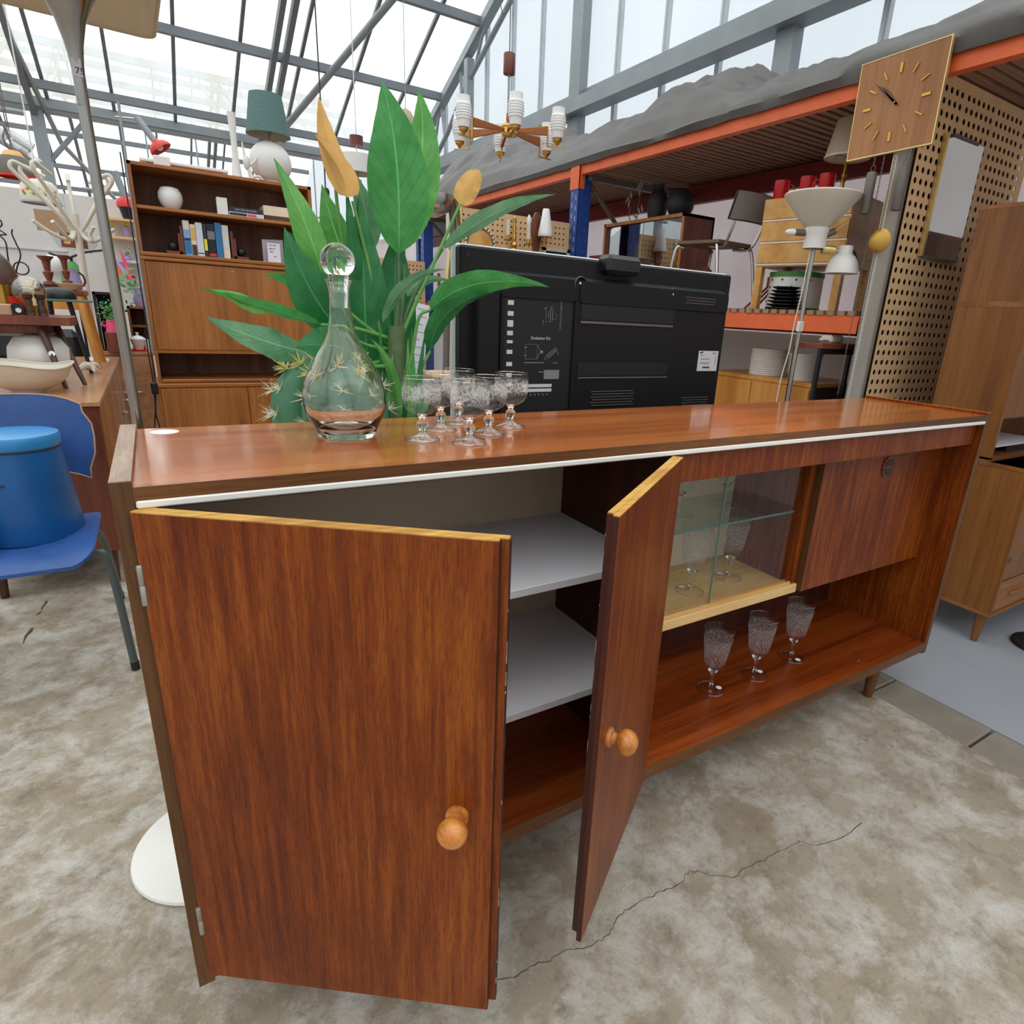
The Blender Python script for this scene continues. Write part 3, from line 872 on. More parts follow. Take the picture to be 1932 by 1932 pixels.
for z in (.29, .85):
    h = B().lathe([(0, -.026), (.0042, -.026), (.0042, -.0008), (.0036, 0), (.0042, .0008), (.0042, .026), (.003, .028), (0, .028)], (.0165, -.0062, z), 12)
    part('hinge', h, 'metal_dull', sb)
    h = B().lathe([(0, -.026), (.0042, -.026), (.0042, .026), (0, .028)], (.904, -.004, z), 12)
    part('hinge', h, 'metal_dull', sb)
single('price_sticker', B().lathe([(0, 0), (.021, 0), (.021, .0004), (0, .0004)], (.062, .352, .9743), 24), 'paper', 'round white sticker lying on the rear corner of the sideboard top', 'sticker', (.062, .352, .9743))

# ---- decanter
TOP = .9742
dec = thing('decanter', 'clear glass decanter with a round ball stopper on the sideboard top', 'decanter', (.333, .235, TOP))
outer = [(0, .003), (.030, .0022), (.044, 0), (.048, .0015), (.0545, .018), (.0645, .039), (.0690, .058), (.0687, .074), (.0640, .096), (.0540, .118), (.0410, .140), (.0300, .158), (.0225, .178), (.0185, .200), (.0165, .222), (.0168, .238), (.0198, .2520), (.0225, .2585)]
inner = [(.0213, .2585), (.0180, .2500), (.0150, .236), (.0147, .222), (.0166, .200), (.0206, .178), (.0280, .158), (.0390, .139), (.0520, .117), (.0620, .095), (.0667, .074), (.0668, .058), (.0620, .041), (.0500, .021), (.0350, .0110), (.0180, .0100), (0, .0115)]
part('body', B().lathe(outer+inner, (.333, .235, TOP), 64), 'glass', dec)
st_ = B().lathe([(0, .214), (.0118, .214), (.0136, .232), (.0152, .2555), (.0160, .2585), (.0163, .262), (.0152, .2655)]+[(.0272*sin(a), .2862-.0272*cos(a)) for a in [radians(36+i*(180-36)/16) for i in range(16)]]+[(0, .3134)], (.333, .235, TOP), 48)
part('stopper', st_, 'glass', dec)
# ---- six engraved liqueur glasses
def liqueur_glass():
    t = thing('wine_glass', '', 'glass', (0, 0, 0), 'engraved glasses beside the decanter')
    bowl_o = [(0, .0425), (.006, .0425), (.016, .046), (.0265, .0525), (.0325, .063), (.0342, .0755), (.0338, .090), (.0322, .1075)]
    bowl_i = [(.0314, .1075), (.0329, .090), (.0332, .0755), (.0315, .064), (.0257, .0545), (.015, .0485), (.005, .0462), (0, .0460)]
    part('bowl', B().lathe(bowl_o, (0, 0, 0), 40), 'etched', t, local=True)
    rim = B(); rim.tube([(.0322*cos(2*pi*i/40), .0322*sin(2*pi*i/40), .1076) for i in range(40)], .0006, 6, True)
    part('rim', rim, 'glass', t, local=True)
    foot = [(.0062, .0135), (.0110, .0100), (.0200, .0060), (.0290, .0026), (.0305, .0012), (.0295, 0)]
    part('foot', B().lathe(foot[::-1], (0, 0, 0), 32), 'bright_glass', t, local=True)
    part('foot_rim', B().tube([(.0303*cos(2*pi*i/36), .0303*sin(2*pi*i/36), .0014) for i in range(36)], .0007, 6, True), 'glass', t, local=True)
    stem = [(0, .0132), (.0062, .0135), (.0050, .0165), (.0062, .0188), (.0094, .0235), (.0102, .0275), (.0094, .0312), (.0062, .0352), (.0052, .0375), (.0062, .0405), (.0095, .0432), (.006, .0452), (0, .0452)]
    part('stem', B().lathe(stem, (0, 0, 0), 28), 'glass', t, local=True)
    return t
GL = [(.446, .166, 'engraved liqueur glass nearest the decanter, front row'), (.512, .112, 'engraved liqueur glass standing nearest the front edge of the sideboard top'), (.584, .181, 'engraved liqueur glass in the middle, just behind the frontmost glass'),
      (.512, .242, 'engraved liqueur glass half hidden behind the one beside the decanter'), (.576, .303, 'engraved liqueur glass at the back, nearest the rear edge of the sideboard'), (.660, .235, 'engraved liqueur glass furthest from the decanter, before the black television')]
g0 = liqueur_glass()
for i, (x, y, lb) in enumerate(GL):
    o = g0 if i == 0 else copy_tree(g0, (x, y, TOP), None, random.uniform(0, 6))
    o.location = (x, y, TOP); o['label'] = lb

# ---- pressed crystal goblets on the lower shelf and in the case
def goblet():
    t = thing('crystal_goblet', '', 'goblet', (0, 0, 0), 'cut crystal goblets')
    bo = [(0, .058), (.006, .0585), (.016, .062), (.0245, .074), (.0300, .094), (.0345, .125), (.0390, .160), (.0425, .195)]
    part('bowl', B().lathe(bo, (0, 0, 0), 40), 'crystal', t, local=True)
    rim = B(); rim.tube([(.0425*cos(2*pi*i/40), .0425*sin(2*pi*i/40), .195) for i in range(40)], .0009, 6, True)
    part('rim', rim, 'glass', t, local=True)
    part('stem', B().lathe([(0, .0083), (.0070, .0085), (.0050, .014), (.0046, .035), (.0056, .050), (.0095, .0578), (.016, .062), (.012, .0655), (0, .066)], (0, 0, 0), 28), 'glass', t, local=True)
    part('foot', B().lathe([(.0375, 0), (.0385, .001), (.037, .0024), (.018, .0050), (.0070, .0085)], (0, 0, 0), 32), 'thin_glass', t, local=True)
    part('foot_rim', B().tube([(.0382*cos(2*pi*i/36), .0382*sin(2*pi*i/36), .0012) for i in range(36)], .0009, 6, True), 'glass', t, local=True)
    return t
gb = goblet()
ZL = .191
GB = [(1.305, .158, ZL, 'crystal goblet on the lower shelf, standing nearest the open door', 1), (1.480, .148, ZL, 'middle one of the three crystal goblets on the lower shelf', 1), (1.672, .160, ZL, 'crystal goblet on the lower shelf, furthest along below the drop front', 1),
      (1.226, .215, .495, 'crystal goblet on the floor of the glass case, beside the open door', 0), (1.399, .235, .495, 'crystal goblet on the floor of the glass case behind the further pane', 0), (1.375, .270, .711, 'crystal goblet on the glass shelf, beside the joint of the panes', 0), (1.18, .250, .711, 'crystal goblet on the glass shelf, half hidden by the open door', 0)]
for i, (x, y, z, lb, stick) in enumerate(GB):
    o = gb if i == 0 else copy_tree(gb, (x, y, z), lb, random.uniform(0, 6))
    o.location = (x, y, z); o['label'] = lb
for i, ((x, y, z, lb, stick), (dx, dy)) in enumerate(zip(GB[:5], ((.020, -.012), (-.010, -.022), (-.022, .012), (.022, -.010), (-.022, .012)))):
    part('price_dot', B().lathe([(0, 0), (.0085, 0), (.0085, .0004), (0, .0004)], (x+dx, y+dy, z+.0052), 16), 'paper', [o for o in COL.objects if o.get('label') == lb][0], 'white round sticker')

# ---- floor lamp behind the left end
lamp = thing('floor_lamp', 'chrome floor lamp with flared top, beige shade and white disc base, at the sideboard end', 'lamp', (.03, .46, 0))
part('base', B().lathe([(0, 0), (.163, 0), (.167, .006), (.165, .012), (.145, .020), (.06, .034), (.02, .050), (.0125, .055), (0, .055)], (.047, .46, 0), 56), 'white', lamp)
part('pole', B().cyl((.03, .46, .04), (.019, .46, 1.47), .0095, .0078, 24), 'lamp_metal', lamp)
part('socket', B().lathe([(.0078, 1.462), (.0082, 1.465), (.0082, 1.505), (.0090, 1.520), (.0120, 1.543), (.0190, 1.572), (.0300, 1.598), (.0460, 1.625), (.060, 1.640), (.055, 1.641), (0, 1.62)], (.019, .46, 0), 40), 'lamp_metal', lamp, 'flared chrome trumpet')
part('tag', B().box(.0125, .0245, .4512, .4517, 1.500, 1.524), 'grey_card', lamp, 'small price tag reading 75')
text('lettering', '75', .012, lamp, 'ink', frame_front((.0215, .4508, 1.5075)))
def shade_ring(h, z, inset=0.0):
    out = []
    n = 10
    r = .020
    for cx, cy, a0 in ((h-r, h-r, 0), (-h+r, h-r, pi/2), (-h+r, -h+r, pi), (h-r, -h+r, 3*pi/2)):
        for i in range(n+1):
            a = a0+pi/2*i/n
            out.append((cx+(r-inset)*cos(a), cy+(r-inset)*sin(a), z))
    return out
A = Matrix.Translation((.019, .46, 0)) @ Matrix.Rotation(radians(1.5), 4, 'Z')
ro = [[A @ Vector(p) for p in shade_ring(h, z)+shade_ring(h, z)[:1]] for h, z in ((.114, 1.608), (.108, 1.72), (.098, 1.86))]
ri = [[A @ Vector(p) for p in shade_ring(h, z, .002)+shade_ring(h, z, .002)[:1]] for h, z in ((.097, 1.86), (.112, 1.610), (.114, 1.608))]
part('shade', B().grid(ro).grid(ri), 'shade', lamp)
part('shade_hem', B().tube([A @ Vector(p) for p in shade_ring(.114, 1.609)], .0024, 6, True), 'shade', lamp)
# ================================================================== the storage rack along the right wall
XF, XB = 2.60, 3.60
rack = thing('storage_rack', 'long orange and blue storage rack with slatted decks along the right-hand white wall', 'rack', (XF, 2.9, 0))
def beam(x, y0, y1, z, mat, nm):
    b = B().box(x, x+.045, y0, y1, z-.055, z).box(x+.004, x+.041, y0, y1, z, z+.008)
    return part(nm, b, mat, rack)
YB = [-2.0, .70, 2.95, 5.80, 8.4]
for a, b_ in zip(YB, YB[1:]):
    beam(XF, a+.04, b_-.04, 2.15, 'orange', 'front_beam')
    if a > 0: part('rear_beam', B().box(XB-.045, XB, a+.04, b_-.04, 2.03, 2.15), 'red_beam', rack, 'dark red rear beam')
for a, b_ in zip(YB[1:], YB[2:]):
    beam(XF, a+.04, b_-.04, 1.25, 'orange', 'front_beam')
    part('lower_front_face', B().box(XF-.003, XF+.002, a+.04, b_-.04, 1.186, 1.236), 'orange', rack)
    part('rear_beam', B().box(XB-.045, XB, a+.04, b_-.04, 1.17, 1.25), 'red_beam', rack)
def upright(x, y, mat):
    b = B().box(x-.01, x+.09, y-.05, y-.047, 0, 2.16).box(x-.01, x-.007, y-.05, y+.05, 0, 2.16).box(x-.01, x+.09, y+.047, y+.05, 0, 2.16)
    u = part('upright', b, mat, rack)
    h = B()
    for k in range(30):
        z = .2+k*.065
        for s in (-1, 1):
            q = [(x-.0105, y+s*.022-.006, z+s*.010), (x-.0105, y+s*.022+.006, z+s*.010), (x-.0105, y+s*.022+.010*1, z+.03+s*.01), (x-.0105, y+s*.022-.002, z+.03+s*.01)]
            h.prism(q, (-.0006, 0, 0))
        h.lathe([(0, 0), (.004, 0), (.004, .0008), (0, .0008)], (0, 0, 0), 6, T=Matrix.Translation((x+.06, y-.0502, z)) @ Matrix.Rotation(radians(90), 4, 'X'))
    part('slot', h, 'steel', u, stuff=True)
    for z in (2.1, 1.2):
        part('beam_connector', B().box(x-.014, x-.009, y-.055, y+.055, z-.09, z+.055).box(x-.014, x+.03, y-.055, y-.05, z-.09, z+.055), 'orange', u)
upright(XF, 2.95, 'blue_rack'); upright(XF, 5.80, 'blue_rack'); upright(XF, 8.4, 'blue_rack')
for y in YB[3:]:
    part('rear_upright', B().box(XB-.1, XB, y-.05, y+.05, 0, 2.16), 'blue_rack', rack)
gp = part('grey_upright', B().box(2.580, 2.684, .70, .703, 0, 2.095).box(2.580, 2.583, .703, .72, 0, 2.095).box(2.681, 2.684, .703, .72, 0, 2.095), 'grey_post', rack, 'grey steel front post')
for y in (2.86, 5.7):
    part('cross_bar', B().box(XF+.05, XB-.05, y-.02, y+.02, 2.06, 2.10), 'iron', rack)
    part('brace', B().tube([(XF+.08, y+.06, 2.06), (XB-.06, y+.06, 1.30)], .016, 8), 'iron', rack)
sl_ = B().box(0, XB-XF-.02, -.0165, .0165, 0, .02).mesh('slat', M['slat'])
y = -1.95
k = 0
while y < 5.75:
    piece('slat', sl_, rack, (.01, y-2.9, 2.1585+random.uniform(-.001, .001)), (0, 0, random.uniform(-.004, .004)))
    y += .0565
y = .78
while y < 5.7:
    piece('slat', sl_, rack, (.0+random.uniform(-.004, .004), y-2.9, 1.2585), (0, 0, random.uniform(-.004, .004)))
    y += .05
DECK = 1.2785

# ---- tarpaulins over the stored goods on top
from mathutils import noise as mn
prof_y = [(-2, 2.45), (-.6, 2.47), (.2, 2.43), (.55, 2.475), (.9, 2.46), (1.2, 2.40), (1.45, 2.435), (1.60, 2.40), (1.72, 2.46), (2.0, 2.60), (2.36, 2.615), (2.6, 2.55), (3.1, 2.53), (3.5, 2.50), (3.7, 2.56), (3.95, 2.64), (4.65, 2.71), (5.5, 2.76), (6.2, 2.6), (8.4, 2.6)]
def ridge(y):
    for (a, za), (b, zb) in zip(prof_y, prof_y[1:]):
        if a <= y <= b:
            t = (y-a)/(b-a); t = t*t*(3-2*t)
            return za+(zb-za)*t
    return prof_y[-1][1]
def tarp(y0, y1, lab, seed):
    P = []
    m = int((y1-y0)/.045)
    for i in range(m+1):
        y = y0+(y1-y0)*i/m
        row = []
        edge = min(1, (y-y0)/.12, (y1-y)/.12)
        for j in range(46):
            t = j/45
            x = 2.55+1.045*t
            zr = ridge(y)
            s = min(1, t/.55)
            h = 2.165+(zr-2.165)*(1-(1-s)**1.6)*(.80+.2*edge)
            if t > .6: h -= (t-.6)*.35
            wv = 0*mn.noise(Vector((x*1.6+seed, y*2.2-x*3.2, 0)))*.030+(abs(mn.noise(Vector((x*7+y*1.5+seed, (y-x*.8)*2.2, 3))))-.2)*.055+(abs(mn.noise(Vector((x*16+y*3, (y+x)*4, 5))))-.2)*.020
            q = x*7.5+y*.9+seed
            wv += mn.noise(Vector((x*1.5, y*1.1+seed, 0)))*.03+(.5-abs(mn.noise(Vector((q, y*.55, 3)))))*.070+(.5-abs(mn.noise(Vector((x*17-y*1.6, y*1.3, 7)))))*.030-.03
            h += wv*min(1, t*4+.12)
            vf = .055+.03*mn.noise(Vector((seed, y*1.6, 4)))+(.02 if y < 1 else 0)
            if j == 0: h = 2.146+mn.noise(Vector((0, y*6, 8)))*.005; x = 2.582+mn.noise(Vector((0, y*5, 2)))*.006
            elif j == 1: h = 2.15+vf*.55; x = 2.574+mn.noise(Vector((2, y*4, 2)))*.010
            elif j == 2: h = 2.15+vf; x = 2.592+mn.noise(Vector((4, y*3, 2)))*.008
            else: h = max(h+.5*vf*max(0, 1-t*2.5), 2.15+vf*.9)
            if j >= 44: h = 2.165 if j == 44 else 2.150
            row.append((x, y, h))
        P.append(row)
    return single('tarpaulin', B().grid(P), 'tarp', lab, 'tarpaulin', (2.9, (y0+y1)/2, 2.18), 'tarpaulins on the rack')
tarp(-2, 1.615, 'grey tarpaulin over the near end of the rack, behind the wall clock', 3.0)
tarp(1.60, 8.3, 'long grey tarpaulin draped along the rack above the blue upright', 11.0)

# ---- pegboards
def pegboard(name, lab, x0, x1, y, z0, z1, pitch, r, z_holes, group_n=99, gap=0.0, frame=True):
    t = thing(name, lab, 'pegboard', ((x0+x1)/2, y, z0))
    xs = []
    x = x0+pitch*.7; c = 0
    while x < x1-pitch*.5:
        xs.append(x); x += pitch; c += 1
        if c % group_n == 0: x += gap
    zs = []
    z = z1-pitch*1.05
    while z > z_holes: zs.append(z); z -= pitch
    xe = [x0]+[(a+b)/2 for a, b in zip(xs, xs[1:])]+[x1]
    ze = [z1]+[(a+b)/2 for a, b in zip(zs, zs[1:])]+[zs[-1]-pitch/2]
    b = B(); bk = B()
    for j, zc in enumerate(zs):
        zt, zb = ze[j], ze[j+1]
        for i, xc in enumerate(xs):
            xl, xr = xe[i], xe[i+1]
            outer = [(xl, zb), (xc, zb), (xr, zb), (xr, zc), (xr, zt), (xc, zt), (xl, zt), (xl, zc)]
            inn = [(xc+r*cos(a), zc+r*sin(a)) for a in [radians(-135+45*k) for k in range(8)]]
            vs = [(p[0], y, p[1]) for p in outer]+[(p[0], y, p[1]) for p in inn]+[(p[0], y+.003, p[1]) for p in inn]
            fs = [(k, (k+1) % 8, 8+(k+1) % 8, 8+k) for k in range(8)]+[(8+k, 8+(k+1) % 8, 16+(k+1) % 8, 16+k) for k in range(8)]
            b.add(vs, fs)
    if z0 < ze[-1]: b.box(x0, x1, y, y+.006, z0, ze[-1])
    part('board', b, 'peg', t)
    part('hole_shade_sheet', B().box(x0, x1, y+.03, y+.034, z0, z1), 'hole_shade_soil', t)  # dark sheet added so the holes look shaded
    if frame:
        part('edge_strip', B().box(x0-.012, x0, y-.004, y+.034, z0, z1), 'cream', t)
    part('top_edge', B().box(x0, x1, y+.0005, y+.034, z1-.001, z1+.004), 'peg', t)
    return t
pegboard('pegboard', 'tall tan pegboard behind the right end of the sideboard, carrying the mirror', 2.654, 3.56, .672, .82, 2.148, .0412, .0122, .84, 6, .012, False)
pegboard('pegboard', 'tan pegboard beyond the television, with wall lamps hooked on it', 1.70, 2.585, 2.98, 0, 1.80, .034, .0062, .9)
pegboard('pegboard', 'small tan pegboard far down the rack beside the second blue upright', 1.95, 2.585, 5.72, 0, 1.66, .04, .008, .9)

# ---- clock with chains, weights and pendulum
ck = thing('wall_clock', 'square wooden wall clock with brass bars for hours, hanging on the grey rack post', 'clock', (2.56, .74, 2.03))
yc, zc = .7395, 2.029
R_ = Matrix.Translation((2.56, yc, zc)) @ Matrix.Rotation(radians(-1.0), 4, 'X')
def ckx(b): return b.xf(R_)
H = .166
part('face', ckx(B().box(0, .012, -H, H, -H, H)), 'clock_wood', ck)
fr = B().box(-.0015, .013, -H-.004, -H, -H-.004, H+.004).box(-.0015, .013, H, H+.003, -H-.004, H+.004).box(-.0015, .013, -H, H, H, H+.003).box(-.0015, .013, -H, H, -H-.004, -H)
part('frame', ckx(fr), 'brass_pale', ck)
for k in range(12):
    a = radians(30*k)
    big = k % 3 == 0
    T = R_ @ Matrix.Rotation(a, 4, 'X')
    b = B().box(-.005, 0, -(.0045 if big else .0022), (.0045 if big else .0022), .098, .130)
    part('hour_bar', b.xf(T), 'brass', ck)
for a, l, wd, nm in ((-48, .128, .0030, 'minute_hand'), (-43, .095, .0042, 'hour_hand')):
    T = R_ @ Matrix.Rotation(radians(a), 4, 'X')
    b = B().prism([(-.009, -wd, -.014), (-.009, wd, -.014), (-.009, wd*1.3, l*.6), (-.009, 0, l), (-.009, -wd*1.3, l*.6)], (.0015, 0, 0))
    part(nm, b.xf(T), 'walnut', ck)
part('centre_pin', B().lathe([(0, 0), (.004, 0), (.003, .012), (0, .013)], (0, 0, 0), 12, T=R_ @ Matrix.Rotation(radians(-90), 4, 'Y')), 'brass', ck)
part('movement_box', B().box(2.572, 2.60, .655, .81, 1.88, 2.12), 'walnut', ck)
def chain(p0, p1, mat, parent, step=.0085, r=.0011):
    p0 = Vector(p0); p1 = Vector(p1); n = max(2, int((p1-p0).length/step))
    b = B()
    d = (p1-p0).normalized(); a = d.orthogonal().normalized(); c = d.cross(a)
    for i in range(n):
        m = p0+(p1-p0)*((i+.5)/n); s = a if i % 2 else c
        b.tube([m+d*(step*.62*cos(q))+s*(.0026*sin(q)) for q in [2*pi*k/6 for k in range(6)]], r, 4, True)
    return part('chain', b, mat, parent, stuff=True)
for y, zt, zb in ((.783, 1.8, 1.65), (.655, 1.8, 1.65)):
    w_ = part('weight', B().lathe([(0, zb), (.0175, zb), (.019, zb+.003), (.019, zt-.003), (.0175, zt), (0, zt)], (2.563, y, 0), 24), 'iron', ck)
    part('weight_ring', B().tube([(2.563, y+.009*cos(q), zt+.014+.011*sin(q)) for q in [2*pi*k/14 for k in range(14)]], .0013, 6, True), 'iron', w_)
    chain((2.563, y, zt+.026), (2.563, y, 1.866), 'iron', ck)
chain((2.563, .745, 1.866), (2.558, .742, .93), 'iron', ck)
chain((2.563, .700, 1.866), (2.552, .700, .90), 'iron', ck)
part('pendulum_rod', B().cyl((2.5645, .695, 1.56), (2.5645, .700, 1.88), .0018, n=8), 'brass_pale', ck)
part('pendulum_bob', B().lathe([(0, -.006), (.03, -.0055), (.045, -.001), (.0455, 0), (.045, .001), (.03, .0055), (0, .006)], (0, 0, 0), 36, T=Matrix.Translation((2.562, .695, 1.545)) @ Matrix.Rotation(radians(90), 4, 'Y')), 'brass', ck)

# ---- mirror on the pegboard
mi = thing('wall_mirror', 'tall narrow mirror with a cream side strip on the right-hand pegboard', 'mirror', (2.97, .66, 1.51))
part('glass', B().box(2.826, 3.112, .655, .660, 1.513, 1.957), 'mirror', mi)
part('side_strip', B().box(2.812, 2.826, .652, .668, 1.51, 1.96), 'brass_pale', mi)
part('bottom_edge', B().box(2.826, 3.112, .653, .668, 1.508, 1.514), 'glass_edge', mi)
part('top_clip', B().box(2.86, 3.06, .652, .668, 1.953, 1.966), 'iron', mi)
part('corner_clip', B().lathe([(0, 0), (.008, 0), (.008, .004), (0, .005)], (0, 0, 0), 12, T=Matrix.Translation((3.098, .655, 1.527)) @ Matrix.Rotation(radians(90), 4, 'X')), 'acrylic', mi)

# ---- teak cabinet at the right
tc = thing('teak_cabinet', 'tall teak wall cabinet of two stacked parts on tapered legs, on the pale grey floor', 'cabinet', (3.3, .24, 0))
X0, X1 = 2.75, 3.72
lo = part('lower_body', B().box(X0, X0+.02, .03, .44, .15, .742, .001).box(X0+.02, X1, .05, .44, .165, .742), 'teak_cab', tc)
part('body_edge', B().box(X0-.001, X1, .028, .441, .138, .152), 'teak_cab_x', lo)
part('body_edge', B().box(X0-.0015, X1, .028, .441, .726, .742, .001), 'teak_cab_x', lo)
d_ = part('door', B().box(X0+.024, X0+.49, .032, .05, .29, .722, .002), 'teak_cab', tc)
part('hinge', B().box(X0+.018, X0+.034, .024, .034, .372, .392), 'iron', d_)
part('door', B().box(X0+.494, X1-.01, .032, .05, .29, .722, .002), 'teak_cab', tc)
dw = part('drawer', B().box(X0+.024, X0+.49, .032, .05, .155, .284, .002), 'teak_cab_x', tc)
part('drawer_pull', B().box(X0+.12, X0+.26, .022, .032, .215, .225, .002), 'teak_cab_x', dw)
part('drawer', B().box(X0+.494, X1-.01, .032, .05, .155, .284, .002), 'teak_cab_x', tc)
up = part('upper_body', B().box(X0, X0+.02, .18, .44, .748, 1.312, .001).box(X0+.02, X1, .42, .44, .748, 1.312).box(X0+.02, X1, .19, .42, .905, .92).box(X0+.02, X1, .18, .42, 1.297, 1.312), 'teak_cab', tc)
part('niche_floor', B().box(X0, X1, .18, .44, .742, .757), 'teak_cab_x', up)
part('door', B().box(X0+.022, X0+.5, .182, .20, .91, 1.296, .002), 'teak_cab', tc)
part('door', B().box(X0+.504, X1-.02, .182, .20, .91, 1.296, .002), 'teak_cab', tc)
tp_ = part('top_body', B().box(X0, X0+.02, .18, .44, 1.316, 1.664, .001).box(X0+.02, X1, .2, .44, 1.316, 1.654), 'teak_cab', tc)
part('body_edge', B().box(X0-.001, X1, .179, .441, 1.310, 1.330, .001), 'teak_cab_x', tp_)
part('body_edge', B().box(X0-.001, X1, .179, .441, 1.652, 1.667, .001), 'teak_cab_x', tp_)
part('door', B().box(X0+.022, X0+.5, .182, .20, 1.332, 1.65, .002), 'teak_cab', tc)
part('door', B().box(X0+.504, X1-.02, .182, .20, 1.332, 1.65, .002), 'teak_cab', tc)
for x, y in ((2.80, .075), (2.80, .39), (3.66, .075), (3.66, .39)):
    part('leg', B().lathe([(0, 0), (.0115, 0), (.013, .003), (.023, .14), (0, .14)], (x, y, 0), 18), 'teak_cab', tc)
single('paper_sheet', B().box(2.80, 3.3, .20, .38, .79, .793), 'paper', 'white board lying across the niche of the tall teak cabinet', 'board', (3.0, .3, .79))
single('book_block', B().box(2.98, 3.25, .22, .38, .758, .789), 'black', 'dark book under the white board in the teak cabinet niche', 'book', (3.1, .3, .758))
single('cable_coil', B().tube([(3.10+.06*cos(a), .30+.06*sin(a), 1.673+.004*(a/6.28)) for a in [k*.35 for k in range(60)]], .004, 6), 'black', 'coil of black cable lying on top of the tall teak cabinet', 'cable', (3.1, .3, 1.667))
single('floor_disc', B().lathe([(0, 0), (.10, 0), (.105, .006), (.10, .016), (.02, .022), (0, .022)], (3.0, -.09, 0), 32), 'black', 'black round foot standing on the grey floor before the teak cabinet', 'stand', (3.0, -.09, 0))

# ---- glass-fronted cabinet on the rack deck
gc = thing('glass_cabinet', 'small teak cabinet with glass sliding doors on the rack deck, under two black vases', 'cabinet', (2.85, 2.5, DECK))
g0_, g1_ = 2.13, 2.93
part('case', B().box(2.85, 3.1, g0_, g0_+.016, DECK, 1.82).box(2.85, 3.1, g1_-.016, g1_, DECK, 1.82).box(2.85, 3.1, g0_, g1_, 1.804, 1.822).box(2.85, 3.1, g0_, g1_, DECK, DECK+.018).box(3.085, 3.1, g0_, g1_, DECK, 1.82), 'redwood', gc)
part('front_frame', B().box(2.843, 2.85, g0_, g0_+.018, DECK, 1.822).box(2.843, 2.85, g1_-.018, g1_, DECK, 1.822).box(2.843, 2.85, g0_, g1_, 1.802, 1.822), 'teak', gc)
part('shelf', B().box(2.88, 3.08, g0_+.017, g1_-.017, 1.556, 1.57), 'teak', gc)
pn = thin_glass('reflecting_cabinet_glass', (.9, .92, .93, 1), .01, 1.5, .30)
part('glass_door', B().box(2.858, 2.861, g0_+.018, 2.54, DECK+.02, 1.80), pn, gc)
part('glass_door', B().box(2.866, 2.869, 2.52, g1_-.018, DECK+.02, 1.80), pn, gc)
for i, (y, z, h, lb) in enumerate(((2.68, 1.57, .13, 'brown pitcher on the shelf of the small glass cabinet, left side'), (2.36, 1.57, .15, 'brown jug on the shelf of the small glass cabinet, right side'), (2.30, 1.2965, .15, 'dark wooden box at the bottom of the small glass cabinet'))):
    if i < 2: single('jug', B().lathe([(0, 0), (.05, 0), (.062, h*.4), (.045, h*.75), (.04, h), (.034, h), (.03, h*.8), (0, .02)], (2.98, y, z), 20), 'old_brass', lb, 'jug', (2.98, y, z))
    else: single('wooden_box', B().box(2.92, 3.04, y-.1, y+.1, z, z+h, .004), 'walnut', lb, 'box', (2.98, y, z))
v1 = [(0, 0), (.052, 0), (.056, .01), (.064, .06), (.066, .11), (.058, .15), (.040, .175), (.034, .19), (.038, .215), (.034, .215), (.03, .19), (0, .16)]
single('black_vase', B().lathe(v1, (2.96, 2.52, 1.822), 36), 'black_matte', 'taller matte black vase with a narrow neck on the glass cabinet', 'vase', (2.96, 2.52, 1.822))
v2 = [(0, 0), (.045, 0), (.062, .012), (.084, .055), (.086, .09), (.068, .14), (.035, .165), (.02, .168), (0, .165)]
single('black_vase', B().lathe(v2, (2.97, 2.315, 1.822), 36), 'black_matte', 'rounder egg-shaped matte black vase on the glass cabinet', 'vase', (2.97, 2.315, 1.822))
wl = thing('leaf_candle_holder', 'wire candle holder with metal leaves standing on the glass cabinet', 'candle holder', (2.96, 2.76, 1.822))
part('foot', B().lathe([(0, 0), (.04, 0), (.036, .008), (0, .012)], (2.96, 2.76, 1.822), 20), 'teak', wl)
wp = [(2.96, 2.76+.05*sin(a), 1.822+.075-.06*cos(a)) for a in [radians(-130+260*k/16) for k in range(17)]]
part('wire', B().tube(wp, .003, 6).tube([(2.96, 2.80, 1.88), (2.96, 2.815, 1.95), (2.96, 2.81, 2.04)], .003, 6).tube([(2.96, 2.72, 1.90), (2.96, 2.71, 1.98), (2.96, 2.70, 2.07)], .003, 6), 'iron', wl)
for (y, z, a) in ((2.815, 1.96, .3), (2.80, 2.01, -.5), (2.835, 1.985, .8), (2.71, 2.02, .1), (2.695, 2.06, -.3), (2.725, 2.05, .6), (2.70, 1.90, 2.4), (2.73, 1.865, 2.0), (2.67, 1.91, 2.7)):
    lf = [(2.955, y+.011*w2*cos(a)-l2*sin(a)*.03, z+.011*w2*sin(a)+l2*cos(a)*.03) for (w2, l2) in ((0, -1), (.8, -.3), (.7, .3), (0, 1), (-.7, .3), (-.8, -.3))]
    part('leaf', B().prism(lf, (.002, 0, 0)), 'steel', wl)

